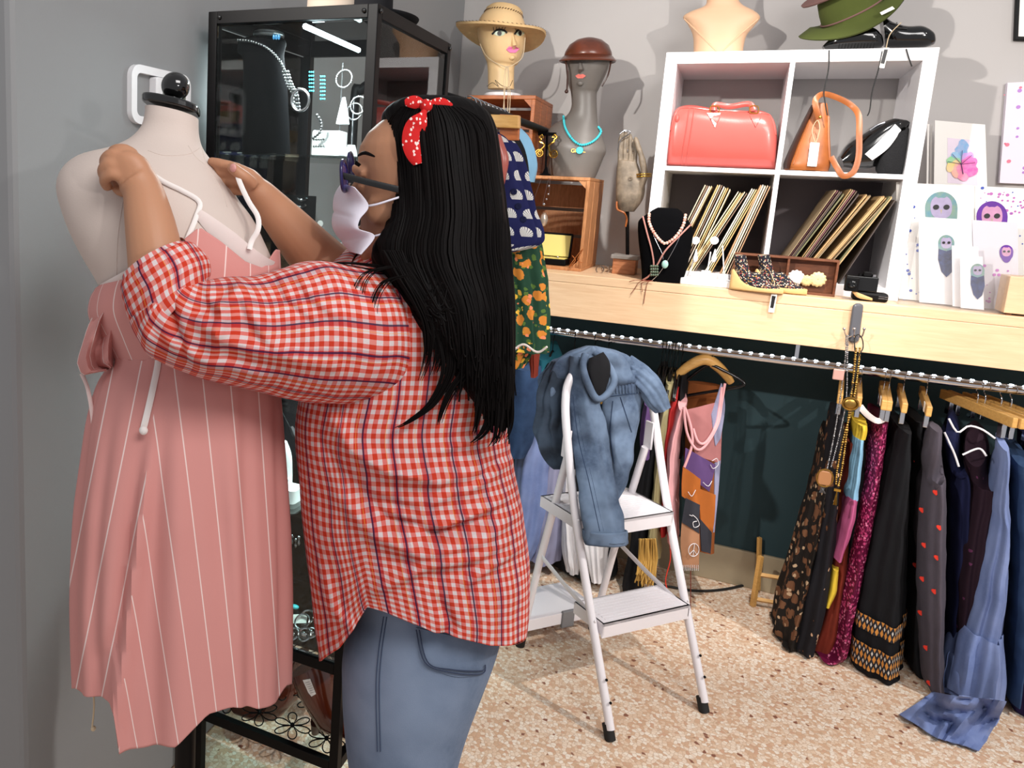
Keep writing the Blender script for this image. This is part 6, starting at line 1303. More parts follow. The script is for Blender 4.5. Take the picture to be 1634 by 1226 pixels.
t = thing('pendant_necklace', 'thin grey cord necklace with a pale aqua stone on the black bust', 'necklace', nb(1060, 422)); b = B(); b.tube(bs([(1034, 350), (1044, 378), (1056, 404), (1058, 414)], .003), .0011, 5); b.tube(bs([(1094, 352), (1082, 384), (1066, 414), (1052, 436), (1040, 448)], .003), .0013, 5); b.build('cord', M['steel'], t)
b = B(); b.ball(bs([(1061, 422)], .007, None)[0], (.011, .006, .014)); b.build('aqua_stone', Mt('aqua_stone', '#a8d2c6', .3), t)
t = thing('dangling_cords', 'frayed leather cord ends hanging over the counter edge below the black bust', 'cords', cn(1026, 450, -.14)); b = B()
for pl in ([(1040, 448), (1022, 449), (1012, 462), (1006, 470)], [(1034, 449), (1024, 452), (1025, 466)], [(1036, 449), (1032, 455), (1027, 485)], [(1042, 449), (1015, 447), (1004, 450)]): b.tube(resample([cn(x, y, -.136) for x, y in pl], 10), .0011, 5)
b.build('cord_ends', M['rust'], t, kind='stuff')
# acrylic earring stand with white disc earrings, price card
t = thing('earring_stand', 'clear acrylic stand holding white disc earrings beside the black bust', 'stand', cn(1140, 440, -.03))
q0, q1 = cn(1086, 452, -.06), cn(1166, 455, -.06)
b = B(); b.bx(q0.x, q1.x, -.1, -.02, zc, zc + .022); b.build('base', M['whiteplastic'], t, False, .003)
b = B(); q = cn(1126, 440, -.06); b.box((q.x, -.07, zc + .036), (.03, .012, .028)); b.build('card_slot', M['white'], t, False, .002)
for (xa, ya_, xb, yb_) in ((1098, 440, 1112, 402), (1128, 438, 1134, 402), (1157, 440, 1153, 392)):
    a_ = cn(xa, ya_, -.04); B().tube([V((a_.x, -.04, zc + .02)), cn(xb, yb_, -.04)], .0022, 6).build('wire_post', M['whiteplastic'], t)
for k, x in enumerate((1110, 1140)):
    e = thing('disc_earring', ['left', 'right'][k] + ' white disc and teardrop earring on the clear stand', 'earring', cn(x, 415, -.05), 'white disc earrings')
    B().lathe([(0, -.002), (.0125, -.002), (.0135, 0), (.0125, .002), (0, .002)], cn(x, 384, -.05), 22, Matrix.Rotation(pi / 2, 3, 'X')).build('disc', M['whiteplastic'], e)
    b = B(); q = cn(x, 408, -.05); b.lathe([(.0015, .022), (.005, .005), (.009, -.01), (.007, -.019), (.001, -.023)], q, 14); b.build('drop', M['whiteplastic'], e)
# wedge shoes
def shoe(dx, dy, lb, dz=0):
    t = thing('wedge_sandal', lb, 'shoe', cn(1200 + dx, 466, -.09 + dy), 'floral wedge shoes')
    def sp(x, y, k=0): return cn(x + dx, y + dz, -.085 + dy + k)
    zb = zc + .001
    b = B(); secs = []
    for (x, yt, hw, w0) in ((1167, 432, .012, 0), (1172, 430, .02, 0), (1186, 448, .023, 0), (1205, 456, .026, 0), (1225, 459, .03, 0), (1240, 460, .027, 0), (1250, 462, .014, 0)):
        T = sp(x, yt); Bo = V((T.x, T.y, zb)); T.z = max(T.z, zb + .012); secs.append((T, Bo, hw))
    b.loft(secs, 30, 28, pw=5); b.build('wedge_sole', Mt('espadrille_wedge', '#d1aa70', .8, var=.2, vs=60, bump=.4, bs=300), t)
    b = B(); b.loft([(sp(1171, 407), sp(1190, 407), .019), (sp(1173, 420), sp(1193, 420), .021), (sp(1174, 436), sp(1198, 434), .023), (sp(1180, 455), sp(1212, 436), .024), (sp(1200, 463), sp(1224, 447), .026), (sp(1222, 465), sp(1236, 455), .025), (sp(1238, 466), sp(1244, 460), .015)], 50, 40, caps=2, U=.25); o = b.build('upper', M['floralshoe'], t, solid=.002)
    B().ball(sp(1181, 408), (.015, .013, .003), 16, 6).build('lining', M['cream'], t)
    return t
shoe(38, .01, 'floral fabric wedge shoe farther from the counter edge, right of its pair'); shoe(0, -.04, 'floral fabric wedge shoe nearer the counter edge, left of its pair, with a hang tag')
tg = thing('price_tag', 'white printed price tag hanging on a string from the floral shoes over the counter edge', 'price tag', cn(1233, 486, -.14))
b = B(); b.tube(resample([cn(1230, 436, -.118), cn(1236, 452, -.12), cn(1236, 466, -.14), cn(1236, 472, -.14)], 12), .0013, 5); b.tube(resample([cn(1246, 448, -.12), cn(1238, 458, -.12), cn(1237, 472, -.14)], 8), .001, 5); b.build('string', M['string'], tg)
b = B(); b.prism([cn(1231, 469, -.142), cn(1240, 470, -.142), cn(1235, 499, -.142), cn(1226, 498, -.142)], (0, .001, 0)); b.build('card', M['paper'], tg, False)
b = B(); b.prism([cn(1232, 472, -.1432), cn(1238, 473, -.1432), cn(1234, 492, -.1432), cn(1229, 491, -.1432)], (0, .0008, 0)); b.build('dark_print', M['darkpaint'], tg, False)
# divided tray with brooches
def tr(x, y, k=0): return cn(x, y, -.01 + k)
x0, x1 = cn(1168, 440, -.03).x, cn(1331, 470, -.03).x
t = thing('divided_tray', 'shallow brown wooden divided tray tilted up behind the floral shoes', 'tray', ((x0 + x1) / 2, -.02, zc))
z1 = cn(1250, 408, -.01).z; th = .007; yb0 = -.05; RT_ = Matrix.Rotation(-.12, 4, 'X'); 
def trb(*a): 
    b = B(); b.bx(*a); return b
for nm, a_ in (('back', (x0, x1, -.012, -.006, zc + .004, z1)), ('top_edge', (x0, x1, -.05, -.012, z1 - th, z1)), ('bottom_edge', (x0, x1, -.05, -.012, zc + .0, zc + th)), ('side', (x0, x0 + th, -.05, -.012, zc + th, z1 - th)), ('side', (x1 - th, x1, -.05, -.012, zc + th, z1 - th)), ('divider', (x0 + (x1 - x0) * .52, x0 + (x1 - x0) * .52 + th, -.049, -.012, zc + th, z1 - th))): trb(*a_).build(nm, M['brownwood'], t, False, .001)
for k, (x, y, r, c_) in enumerate(((1270, 443, .024, '#f2eee6'), (1287, 448, .018, '#dcc38c'), (1305, 446, .024, '#e2cf9a'), (1222, 432, .014, '#d7b06c'))):
    q = cn(x, y, -.03); q.z = max(q.z, zc + .008 + r); e = thing('brooch', ['white rosette brooch in the right half of the brown tray', 'small gold rimmed brooch between the two large ones', 'gold lace brooch at the right end of the brown tray', 'gold disc in the left half of the brown tray'][k], 'brooch', q)
    b = B(); Rr = Matrix.Rotation(pi / 2, 3, 'X'); rings = []
    for (rr, z) in ((.05, .005), (.6, .006), (.85, .004), (1, .0), (.9, -.003), (.05, -.003)): rings.append([q + Rr @ V((r * rr * (1 + .06 * (rr > .8) * cos(12 * a)) * cos(a), r * rr * (1 + .06 * (rr > .8) * cos(12 * a)) * sin(a), z)) for a in [2 * pi * i / 72 for i in range(72)]])
    b.grid(rings, True); b.build('rosette', Mt('brooch_%d' % k, c_, .4, var=.3, vs=150, bump=.5, bs=300), e)
# small camera
t = thing('vintage_camera', 'small black vintage camera on a leather case at the counter edge', 'camera', cn(1376, 475, -.06))
q = cn(1376, 474, -.06); 
b = B(); b.bx(q.x - .03, q.x + .065, -.09, -.04, zc, zc + .028); b.build('case_base', M['black'], t, False, .008)
b = B(); a_ = cn(1350, 452, -.09); c_ = cn(1396, 452, -.09); b.bx(a_.x, c_.x + .01, -.085, -.05, zc + .0285, zc + .075); b.build('body', M['blackplastic'], t, False, .003)
b = B(); b.bx(a_.x - .004, a_.x + .032, -.112, -.0855, zc + .028, zc + .072); b.build('bellows_front', M['black'], t, False, .003)
b = B(); b.lathe([(.011, 0), (.011, .006), (.007, .007), (.006, .003), (0, .003)], (a_.x + .014, -.1125, zc + .05), 20, Matrix.Rotation(pi / 2, 3, 'X')); b.build('lens', M['blackgloss'], t)
b = B(); b.bx(a_.x + .045, a_.x + .066, -.08, -.055, zc + .0755, zc + .09); b.build('viewfinder', M['black'], t, False, .002)
for k in (0, 1): 
    b = B(); b.lathe([(.006, 0), (.006, .007), (0, .007)], (a_.x + .038 + k * .035, -.067, zc + .0755), 14); b.build('dial', M['steel'] if k else M['black'], t)
b = B()
for k in range(6):
    for j in range(2): b.ball((q.x + .04 + k * .004, -.0905, zc + .012 + j * .006), .0014, 6, 4)
b.build('studs', M['steel'], t, kind='stuff')
b = B(); a_ = cn(1361, 464, -.1); b.loft([(cn(1358, 462, -.1), cn(1361, 468, -.1), .002), (cn(1372, 468, -.1), cn(1370, 476, -.1), .003), (cn(1392, 476, -.1), cn(1392, 480, -.1), .002)], 10, 10); b.build('strap_end', M['kraft'], t)
# ------------------------------------------------------------------ record sleeves in the lower cubbies
zl0 = zc + .0385
cols = ['#e8d7b4', '#d9c49a', '#efe6d2', '#c9a56a', '#e0d0c0', '#b98f6a', '#e6c98f', '#8b6f5c', '#d8b9a0', '#efe2c0']
colr = ['#8f7a5c', '#c0a070', '#5d4a3c', '#a58557', '#6d6b4a', '#7b4a52', '#c29a6a', '#4a3f3a']
gL = 'record sleeves leaning in the lower left cubby'; gR = 'record sleeves leaning in the lower right cubby'
def record(xt, yt, xb, yb_, yy, lb, gp, c, thk=.0035):
    T = cn(xt, yt, yy); Bt = cn(xb, yb_, yy); dr = (T - Bt); dr.y = 0; dr.normalize()
    Lg = (T.z - zl0 - .001) / dr.z; P0 = T - dr * Lg; nx_ = V((-dr.z, 0, dr.x)) * -1
    lo_, hi_ = (i_, K / 2 - .0075) if gp == gL else (K / 2 + .0075, K - i_)
    if P0.x < lo_ + .006 or T.x + thk > hi_ - .003: return
    b = B(); W_ = .30; o = P0; b.prism([o, o + nx_ * thk, o + nx_ * thk + dr * (Lg - thk), o + dr * Lg], (0, W_, 0))
    return b.build('record_sleeve', c, label=lb, cat='record', group=gp)
mc = {}
def rm(c):
    if c not in mc: mc[c] = Mt('card_sleeve', c, .6, var=.15, vs=40)
    return mc[c]

for i, (xt, yt, xb, yb_, n) in enumerate(((1125, 293, 1080, 385, 4), (1145, 294, 1086, 420, 4), (1158, 299, 1100, 422, 3), (1178, 304, 1095, 432, 5), (1200, 300, 1125, 432, 4), (1214, 293, 1152, 428, 3), (1225, 296, 1162, 432, 4))):
    for j in range(n): record(xt + j * 3.4, yt + random.uniform(-1, 2) + j * .8, xb + j * 3.4, yb_, random.uniform(.002, .012), 'pale card record sleeve leaning to the right in the lower left cubby', gL, rm(cols[(i * 3 + j * 7) % 10]), random.uniform(.0025, .0045))
for i, (xt, yt, xb, yb_, n) in enumerate(((1334, 302, 1257, 409, 5), (1358, 302, 1280, 410, 5), (1383, 310, 1300, 410, 3), (1408, 312, 1320, 414, 4), (1420, 312, 1338, 418, 2), (1428, 318, 1350, 435, 5))):
    for j in range(n): record(xt + j * 3.0, yt + random.uniform(-2, 2) + j * 1.3, xb + j * 3.0, yb_, random.uniform(.002, .012), 'worn brown record sleeve leaning to the right in the lower right cubby', gR, rm(colr[(i * 3 + j * 5) % 8]), random.uniform(.002, .004))
# ------------------------------------------------------------------ bags in the upper cubbies
zu = zc + .385 + .0077
t = thing('handbag', 'coral red leather barrel handbag in the upper left cubby', 'handbag', (cn(1150, 268, .1).x, .12, zu))
def hb_(x, y, k=0): return on(x, y, 1, .06 + k)
b = B(); secs = []
for (x, yt, yb_, d_) in ((1066, 240, 264, .045), (1070, 205, 267, .075), (1078, 178, 268, .088), (1090, 170, 269, .09), (1110, 169, 270, .09), (1140, 174, 270, .09), (1180, 178, 271, .09), (1210, 177, 271, .09), (1228, 184, 270, .088), (1237, 200, 269, .075), (1240, 225, 266, .045)):
    T = hb_(x, yt, .04); Bo = hb_(x, yb_, .04); Bo.z = zu + .002; Bo.x = lerp(Bo.x, T.x, .3); secs.append((T, Bo, d_))
b.loft(secs, 60, 40, pw=3); HBb = b.bvh(); b.build('body', M['redlth'], t)
b = B()
for pl in ([(1108, 172), (1104, 200), (1098, 240), (1094, 266)], [(1100, 172), (1096, 200), (1090, 240), (1088, 262)]): b.tube(stick(HBb, pl, .0005, 20, 2.9), .0022, 6)
b.tube(stick(HBb, [(1070, 208), (1078, 182), (1092, 172), (1140, 176), (1215, 180), (1232, 190), (1238, 215)], .001, 40, 2.9), .003, 6); b.build('piping', M['redlth'], t)
for xa, xb in ((1134, 1146), (1197, 1209)):
    b = B(); q = hb_(xa + 6, 176, -.03); b.tube(resample([hb_(xa, 180, -.03), hb_(xa, 170, -.03), hb_(xb, 170, -.03), hb_(xb, 180, -.03), hb_(xa, 180, -.03)], 24), .0018, 6); b.build('buckle', M['gold'], t)
b = B(); b.grid(ribbon(resample([hb_(1139, 176, -.03), hb_(1142, 167, -.02), hb_(1165, 170, -.01), hb_(1195, 166, -.02), hb_(1203, 176, -.03)], 24), .009, .004), True); b.build('handle', M['redlth'], t)
for xa in (1140, 1205):
    b = B(); b.prism(stick(HBb, [(xa - 12, 180), (xa + 10, 180), (xa + 8, 190), (xa + 1, 203), (xa - 6, 190)], .004, None, 2.9), (0, .003, 0)); b.build('handle_tab', M['redlth'], t, False)
b = B(); b.ball(hb_(1081, 190, -.04), (.008, .012, .016)); b.build('zip_tab', M['redlth'], t)
# tan bag with strap
t = thing('handbag', 'tan leather shoulder bag with a looped strap and price tag in the upper right cubby', 'handbag', (cn(1288, 270, .1).x, .1, zu))
def tb(x, y, k=0): return on(x, y, 1, .05 + k)
b = B(); secs = [(tb(1252, 268), tb(1322, 270), .05), (tb(1252, 262), tb(1325, 262), .055), (tb(1262, 240), tb(1325, 240), .045), (tb(1276, 210), tb(1324, 212), .03), (tb(1290, 180), tb(1322, 182), .018), (tb(1298, 164), tb(1320, 165), .01)]
secs[0][0].z = secs[0][1].z = zu + .002; b.loft(secs, 40, 36, pw=2.6); TBb = b.bvh(); b.build('body', M['tan'], t)
b = B(); b.loft([(tb(1250, 269, -.0), tb(1260, 271, -.0), .056), (tb(1251, 258), tb(1266, 255), .058), (tb(1264, 228), tb(1276, 226), .05), (tb(1280, 195), tb(1290, 194), .035), (tb(1294, 168), tb(1302, 168), .02)], 30, 24); b.build('front_flap', M['darkbrown'], t)
b = B()
for pl in ([(1262, 262), (1274, 228), (1288, 196), (1298, 172)], [(1266, 262), (1278, 228), (1291, 196), (1300, 174)]): b.tube(stick(TBb, pl, .001, 20, 2.9), .0015, 5)
b.tube(stick(TBb, [(1322, 186), (1322, 220), (1324, 256)], .001, 20, 2.9), .004, 6); b.build('edge_piping', M['tan'], t)
b = B(); b.grid(ribbon(resample([tb(1308, 190, -.045), tb(1302, 172, -.05), tb(1302, 158, -.045), tb(1314, 150, -.03), tb(1336, 156, -.01), tb(1358, 168, 0), tb(1370, 184, -.02), tb(1371, 215, -.04), tb(1370, 250, -.05), tb(1362, 274, -.055), tb(1346, 281, -.055), tb(1336, 268, -.05), tb(1326, 250, -.03)], 70), .0085, .0016), True); b.build('shoulder_strap', M['tan'], t)
B().ball(tb(1309, 187, -.055), (.005, .003, .005)).build('rivet', M['gold'], t)
tg = thing('price_tag', 'kraft price tag tied to the tan shoulder bag', 'price tag', tb(1298, 266, -.06)); b = B(); b.prism([tb(1293, 227, -.062), tb(1308, 228, -.062), tb(1303, 266, -.062), tb(1288, 265, -.062)], (0, .0012, 0)); b.build('card', M['paper'], tg, False)
b = B(); b.prism([tb(1294, 247, -.0632), tb(1301, 247, -.0632), tb(1299, 256, -.0632), tb(1293, 256, -.0632)], (0, .0008, 0)); b.build('sticker', Mt('pale_print', '#c9c4d6', .6), tg, False)
b = B(); b.tube(resample([tb(1301, 228, -.062), tb(1296, 208, -.062), tb(1304, 192, -.06), tb(1308, 206, -.062), tb(1302, 228, -.062)], 24), .0011, 5); b.build('string', M['string'], tg)
# black bags at right
t = thing('handbag', 'black glossy clutch bag with silver buckle leaning in the upper right cubby', 'handbag', (cn(1400, 270, .1).x, .12, zu))
def kb_(x, y, k=0): return on(x, y, 1, .08 + k)
b = B(); secs = [(kb_(1338, 250), kb_(1344, 268), .06), (kb_(1350, 232), kb_(1372, 270), .065), (kb_(1374, 216), kb_(1396, 266), .065), (kb_(1400, 200), kb_(1420, 240), .06), (kb_(1424, 190), kb_(1440, 212), .05), (kb_(1440, 192), kb_(1450, 198), .04)]
b.loft(secs, 40, 32, pw=2.6); b.v = [V((p.x, p.y, max(p.z, zu + .002))) for p in b.v]; KB = b.bvh(); b.build('body', M['blackgloss'], t)
b = B(); b.loft([(kb_(1380, 246, -.066), kb_(1392, 256, -.066), .003), (kb_(1404, 224, -.066), kb_(1418, 236, -.066), .003), (kb_(1428, 198, -.064), kb_(1438, 208, -.064), .003)], 12, 14, pw=4); b.build('white_lining', M['white'], t)
b = B(); b.tube(resample([kb_(1388, 208, -.03), kb_(1400, 200, -.03), kb_(1412, 196, -.03)], 10), .004, 8); b.build('buckle', M['steel'], t)
t = thing('knit_bag', 'black knitted pouch slumped at the right end of the upper right cubby', 'bag', (cn(1430, 270, .1).x, .1, zu))
b = B(); secs = [(kb_(1420, 218, -.02), kb_(1450, 205, -.02), .05), (kb_(1412, 236, -.02), kb_(1450, 228, -.02), .06), (kb_(1400, 252, -.02), kb_(1448, 256, -.02), .06), (kb_(1398, 270, -.02), kb_(1444, 272, -.02), .055), (kb_(1402, 278, -.02), kb_(1442, 280, -.02), .045)]
b.loft(secs, 40, 40, lambda th, tt: .04 * sin(5 * th + 4 * tt)); b.v = [V((min(p.x, K - i_ - .002), p.y, max(p.z, zu + .002))) for p in b.v]; b.build('pouch', Mt('black_knit', '#17171a', .95, var=.5, vs=150, bump=1, bs=350, bd=.003), t)
B().box((K + .001, .03, on(1458, 248, 1, 0).z), (.002, .012, .03)).build('hinge_catch', M['brass'], label='small brass catch on the outer side of the cube shelf', cat='catch')
# ------------------------------------------------------------------ on top of the cube shelf
zt_ = zc + K + .001
py_ = .17
def pb(x, y, k=0): return on(x, y, 1, py_ + k)
t = thing('mannequin_bust', 'peach mannequin bust with pointed shoulders on top of the cube shelf', 'mannequin bust', (pb(1148, 80).x, py_, zt_))
A, Bq = pb(1108, 84), pb(1185, 84); dz = A.z - zt_; A.z = Bq.z = zt_
b = B(); b.loft([(A, Bq, .05), (pb(1106, 60), pb(1190, 60), .055), (pb(1098, 40), pb(1203, 42), .055), (pb(1090, 28), pb(1213, 28), .05), (pb(1100, 20), pb(1204, 18), .045), (pb(1124, 10), pb(1185, 8), .04), (pb(1128, -5), pb(1178, -5), .038), (pb(1128, -40), pb(1176, -40), .038)], 60, 44, pw=2.2); PBb = b.bvh(); b.build('bust', M['pinkbust'], t)
b = B(); b.tube(stick(PBb, [(1092, 30), (1118, 56), (1146, 84)], .0005, 16, 2.9), .0025, 6); b.tube(stick(PBb, [(1210, 30), (1180, 56), (1150, 84)], .0005, 16, 2.9), .0025, 6); b.build('chest_ridge', M['pinkbust'], t)
# hats
hy2 = .12
def ht(x, y, k=0): return on(x, y, 1, hy2 + k)
t = thing('felt_hat', 'olive green felt hat tilted on top of the cube shelf', 'hat', ht(1340, 80))
b = B(); A0 = ht(1290, 78); N_ = 60; P = []; cc = ht(1362, 28, .0); exv = (ht(1445, 2) - ht(1282, 80)).normalized(); upn = V((-exv.z, -.35, exv.x)).normalized(); eyv = upn.cross(exv).normalized()
def hpt(a, r, z): return cc + exv * r * cos(a) + eyv * r * .85 * sin(a) + upn * z
rings = []
for (r, z) in ((.155, -.006), (.157, -.002), (.12, .008), (.088, .012), (.084, .05), (.078, .085), (.06, .1), (.02, .095), (.003, .094)): rings.append([hpt(a, r, z + (.022 * (r > .1) * cos(2 * a))) for a in [2 * pi * k / N_ for k in range(N_)]])
b.grid(rings, True); b.build('brim_and_crown', M['felt'], t, solid=.003)
b = B(); b.tube([hpt(a, .0895, .02) for a in [2 * pi * k / 40 for k in range(40)]], .003, 6, closed=True); b.build('hat_band', M['mauve'], t)
b = B(); b.prism([ht(1404, 20, -.12), ht(1424, 10, -.12), ht(1428, 14, -.12), ht(1407, 24, -.12)], (0, .001, 0)); b.build('price_label', M['paper'], label='small white price label on the brim of the olive green hat', cat='label')
t = thing('felt_hat', 'mauve felt hat lying over the olive green hat at the picture top', 'hat', ht(1310, 10))
b = B(); cc2 = ht(1345, -22, -.03); cc, _c = cc2, cc; rings = []
for (r, z) in ((.12, -.004), (.122, 0), (.09, .008), (.07, .012), (.066, .06), (.05, .08), (.003, .078)): rings.append([hpt(a, r, z) for a in [2 * pi * k / N_ for k in range(N_)]])
b.grid(rings, True); b.build('brim_and_crown', M['mauve'], t, solid=.003)
# black shoes
def bshoe(pts, lb, nm='black_shoe'):
    t = thing(nm, lb, 'shoe', (ht(*pts[0][:2]).x, .05, zt_), 'black shoes on the cube shelf'); b = B(); b.loft([(ht(a, b_, -.06), ht(c, d, -.06), w_) for a, b_, c, d, w_ in pts], 40, 32, pw=2.4); b.v = [V((p.x, p.y, max(p.z, zt_ + .001))) for p in b.v]; bv = b.bvh(); b.build('upper', M['blackgloss'], t); return t, bv
t, bv = bshoe([(1312, 74, 1316, 80, .02), (1330, 58, 1334, 80, .035), (1360, 44, 1364, 79, .04), (1390, 44, 1392, 78, .04), (1404, 54, 1406, 76, .03), (1408, 62, 1409, 72, .015)], 'black leather shoe under the olive green hat brim')
b = B()
for k in range(12): b.tube(stick(bv, [(1338 + k * 5, 77), (1340 + k * 5, 70)], .001, 4, 2.9), .0016, 5)
b.build('sole_tread', M['rubber'], t, kind='stuff')
t, bv = bshoe([(1404, 20, 1412, 76, .03), (1424, 36, 1426, 77, .04), (1446, 42, 1450, 77, .042), (1470, 42, 1474, 76, .042), (1486, 50, 1488, 72, .032), (1492, 58, 1492, 68, .015)], 'black lace-up shoe pointing right at the end of the cube shelf')
b = B()
for pl in ([(1420, 36), (1440, 42)], [(1424, 44), (1448, 46)], [(1434, 30), (1424, 52)]): b.tube(stick(bv, pl, .003, 8, 2.9), .002, 6)
b.build('lacing', M['cord'], t)
for pl, nm, lb in (([(1323, 80, -.125), (1322, 110, -.125), (1315, 145, -.125), (1316, 160, -.125), (1320, 184, -.125)], 'shoe_lace', 'long black lace hanging in front of the upper right cubby above the tan bag'), ([(1408, 82, -.125), (1402, 110, -.125), (1392, 145, -.125), (1388, 175, -.125), (1384, 185, -.125)], 'shoe_lace', 'black lace hanging from the tagged shoe in front of the upper right cubby'), ([(1446, 78, -.125), (1450, 92, -.125), (1455, 106, -.125)], 'shoe_lace', 'short black lace hanging over the shelf edge below the right black shoe')):
    b = B(); b.tube(resample([ht(*p) for p in pl], 30), .0018, 6); b.build(nm, M['cord'], label=lb, cat='shoe lace')
tg = thing('price_tag', 'black and white printed tag hanging from the black shoes', 'price tag', ht(1408, 105, -.13)); b = B(); b.prism([ht(1410, 76, -.13), ht(1419, 76, -.13), ht(1411, 109, -.13), ht(1403, 108, -.13)], (0, .001, 0)); b.build('card', M['paper'], tg, False)
b = B(); b.prism([ht(1411, 79, -.131), ht(1417, 79, -.131), ht(1411, 102, -.131), ht(1405, 101, -.131)], (0, .0008, 0)); b.build('dark_print', M['darkpaint'], tg, False)
b = B(); b.tube(resample([ht(1414, 77, -.13), ht(1420, 55, -.13), ht(1438, 36, -.13)], 12), .0014, 5); b.build('string', M['string'], tg)
# ------------------------------------------------------------------ art prints
def card(b, pts, yy, th=.003, gr=False):
    P = [on(x, y, 1, yy) for x, y in pts]
    if gr:
        for i in (2, 3):
            j = 1 if i == 2 else 0; d_ = P[i] - P[j]; P[i] = P[j] + d_ * ((zc + .0045 - P[j].z) / d_.z)
    b.prism(P, (0, th, 0)); return b
def watercolor(name, cols, base='#f2eef2', k=7):
    g = G(name, .5); c = base
    for i, cc_ in enumerate(cols):
        v = g.n('ShaderNodeVectorMath'); v.operation = 'ADD'; g.nt.links.new(g.obj(), v.inputs[0]); v.inputs[1].default_value = (i * 1.7, i * .9, i * 2.3)
        c = g.mix(g.ramp(g.noise(k, v.outputs[0], 2), [(.5, (0, 0, 0, 1)), (.62, (1, 1, 1, 1))]), c, cc_)
    g.col(c); return g.m
t = thing('art_print', 'framed white print of a rainbow watercolour leaf standing behind the owl prints', 'art print', on(1530, 300, 1, .3))
card(B(), [(1492, 192), (1572, 199), (1576, 320), (1490, 320)], .27, .006, True).build('mount', M['paper'], t, False)
Lf = on(1534, 262, 1, .268)
def petal(b, cx_, cy_, a, ln_, wd, yy):
    P = []
    for i in range(16):
        t_ = i / 15 * 2 * pi; u_ = ln_ * (.5 - .5 * cos(t_)); v_ = wd * sin(t_) * (1 + .25 * sin(5 * t_)); P.append(on(cx_ + u_ * cos(a) - v_ * sin(a), cy_ - u_ * sin(a) - v_ * cos(a), 1, yy))
    b.prism(P, (0, .0006, 0))
card(B(), [(1512, 220), (1557, 224), (1560, 296), (1512, 292)], .2692, .0006).build('print_ground', Mt('pale_pink_wash', '#eadbea', .7, var=.1, vs=30), t, False)
for k, (a, ln_, wd, c_) in enumerate(((1.5, 38, 10, '#7fb4e0'), (2.3, 22, 7, '#8fc8e8'), (.7, 24, 8, '#c9a0e8'), (.1, 26, 9, '#ee6fc0'), (2.95, 24, 7, '#8ed89a'), (3.6, 26, 9, '#f0d98a'), (4.3, 26, 9, '#f2b79a'), (4.9, 30, 10, '#f08fb0'), (5.7, 30, 12, '#ee5fae'))):
    b = B(); petal(b, 1534, 260, a, ln_, wd, .2684 - k * .0004); b.build('leaf_lobe', Mt('leaf_wash_%d' % k, c_, .7, var=.3, vs=60, dark='#f0c8e0'), t, False)
b = B()
for a in (1.5, .7, .1, 2.95, 2.3): b.tube([on(1534, 262, 1, .263), on(1534 + 22 * cos(a), 262 - 22 * sin(a), 1, .263)], .0007, 4)
b.tube([on(1534, 262, 1, .263), on(1537, 278, 1, .263)], .001, 4); b.build('leaf_vein', Mt('vein', '#54406a', .7), t)
for k, x in enumerate((1480, 1485)):
    b = B(); card(b, [(x, 198 + k), (x + 3, 198 + k), (x + 1, 320), (x - 2, 320)], .3 + k * .006, .003, True); b.build('art_print', M['paper'], label=['white mounted print edge leftmost behind the leaf print', 'white mounted print edge directly behind the leaf print'][k], cat='art print', group='mounted prints behind the leaf print')
# splatter canvas on wall
t = thing('canvas_painting', 'pale lavender canvas with red splatter dots on the wall at the right edge', 'painting', on(1630, 290, 1, .37))
card(B(), [(1608, 132), (1700, 128), (1700, 296), (1595, 292)], WY - .025, .024).build('canvas', Mt('splatter_ground', '#e3dbe6', .7, var=.06, vs=8), t, False)
rs_ = random.Random(3); b1, b2 = B(), B()
for k in range(46):
    x, y = rs_.uniform(1602, 1690), rs_.uniform(135, 288); q = on(x, y, 1, WY - .0255); r = rs_.choice((.002, .003, .004, .006)); (b1 if k % 3 else b2).lathe([(0, -.0002), (r, -.0002), (r, .0008), (0, .0008)], q, 10, Matrix.Rotation(pi / 2, 3, 'X'))
b1.build('red_splatter', Mt('red_dot', '#e0708a', .5), t, False, kind='stuff'); b2.build('violet_splatter', Mt('violet_dot', '#b07ac8', .5), t, False, kind='stuff')
b = B(); card(b, [(1622, -10), (1700, -10), (1700, 66), (1619, 64)], WY - .02, .019); t = thing('picture_frame', 'dark framed picture corner at the top right of the wall', 'picture', on(1640, 60, 1, WY)); b.build('frame', M['black'], t, False, .002)
card(B(), [(1628, -10), (1700, -10), (1700, 60), (1625, 58)], WY - .0215, .0012).build('picture', M['paper'], t, False)
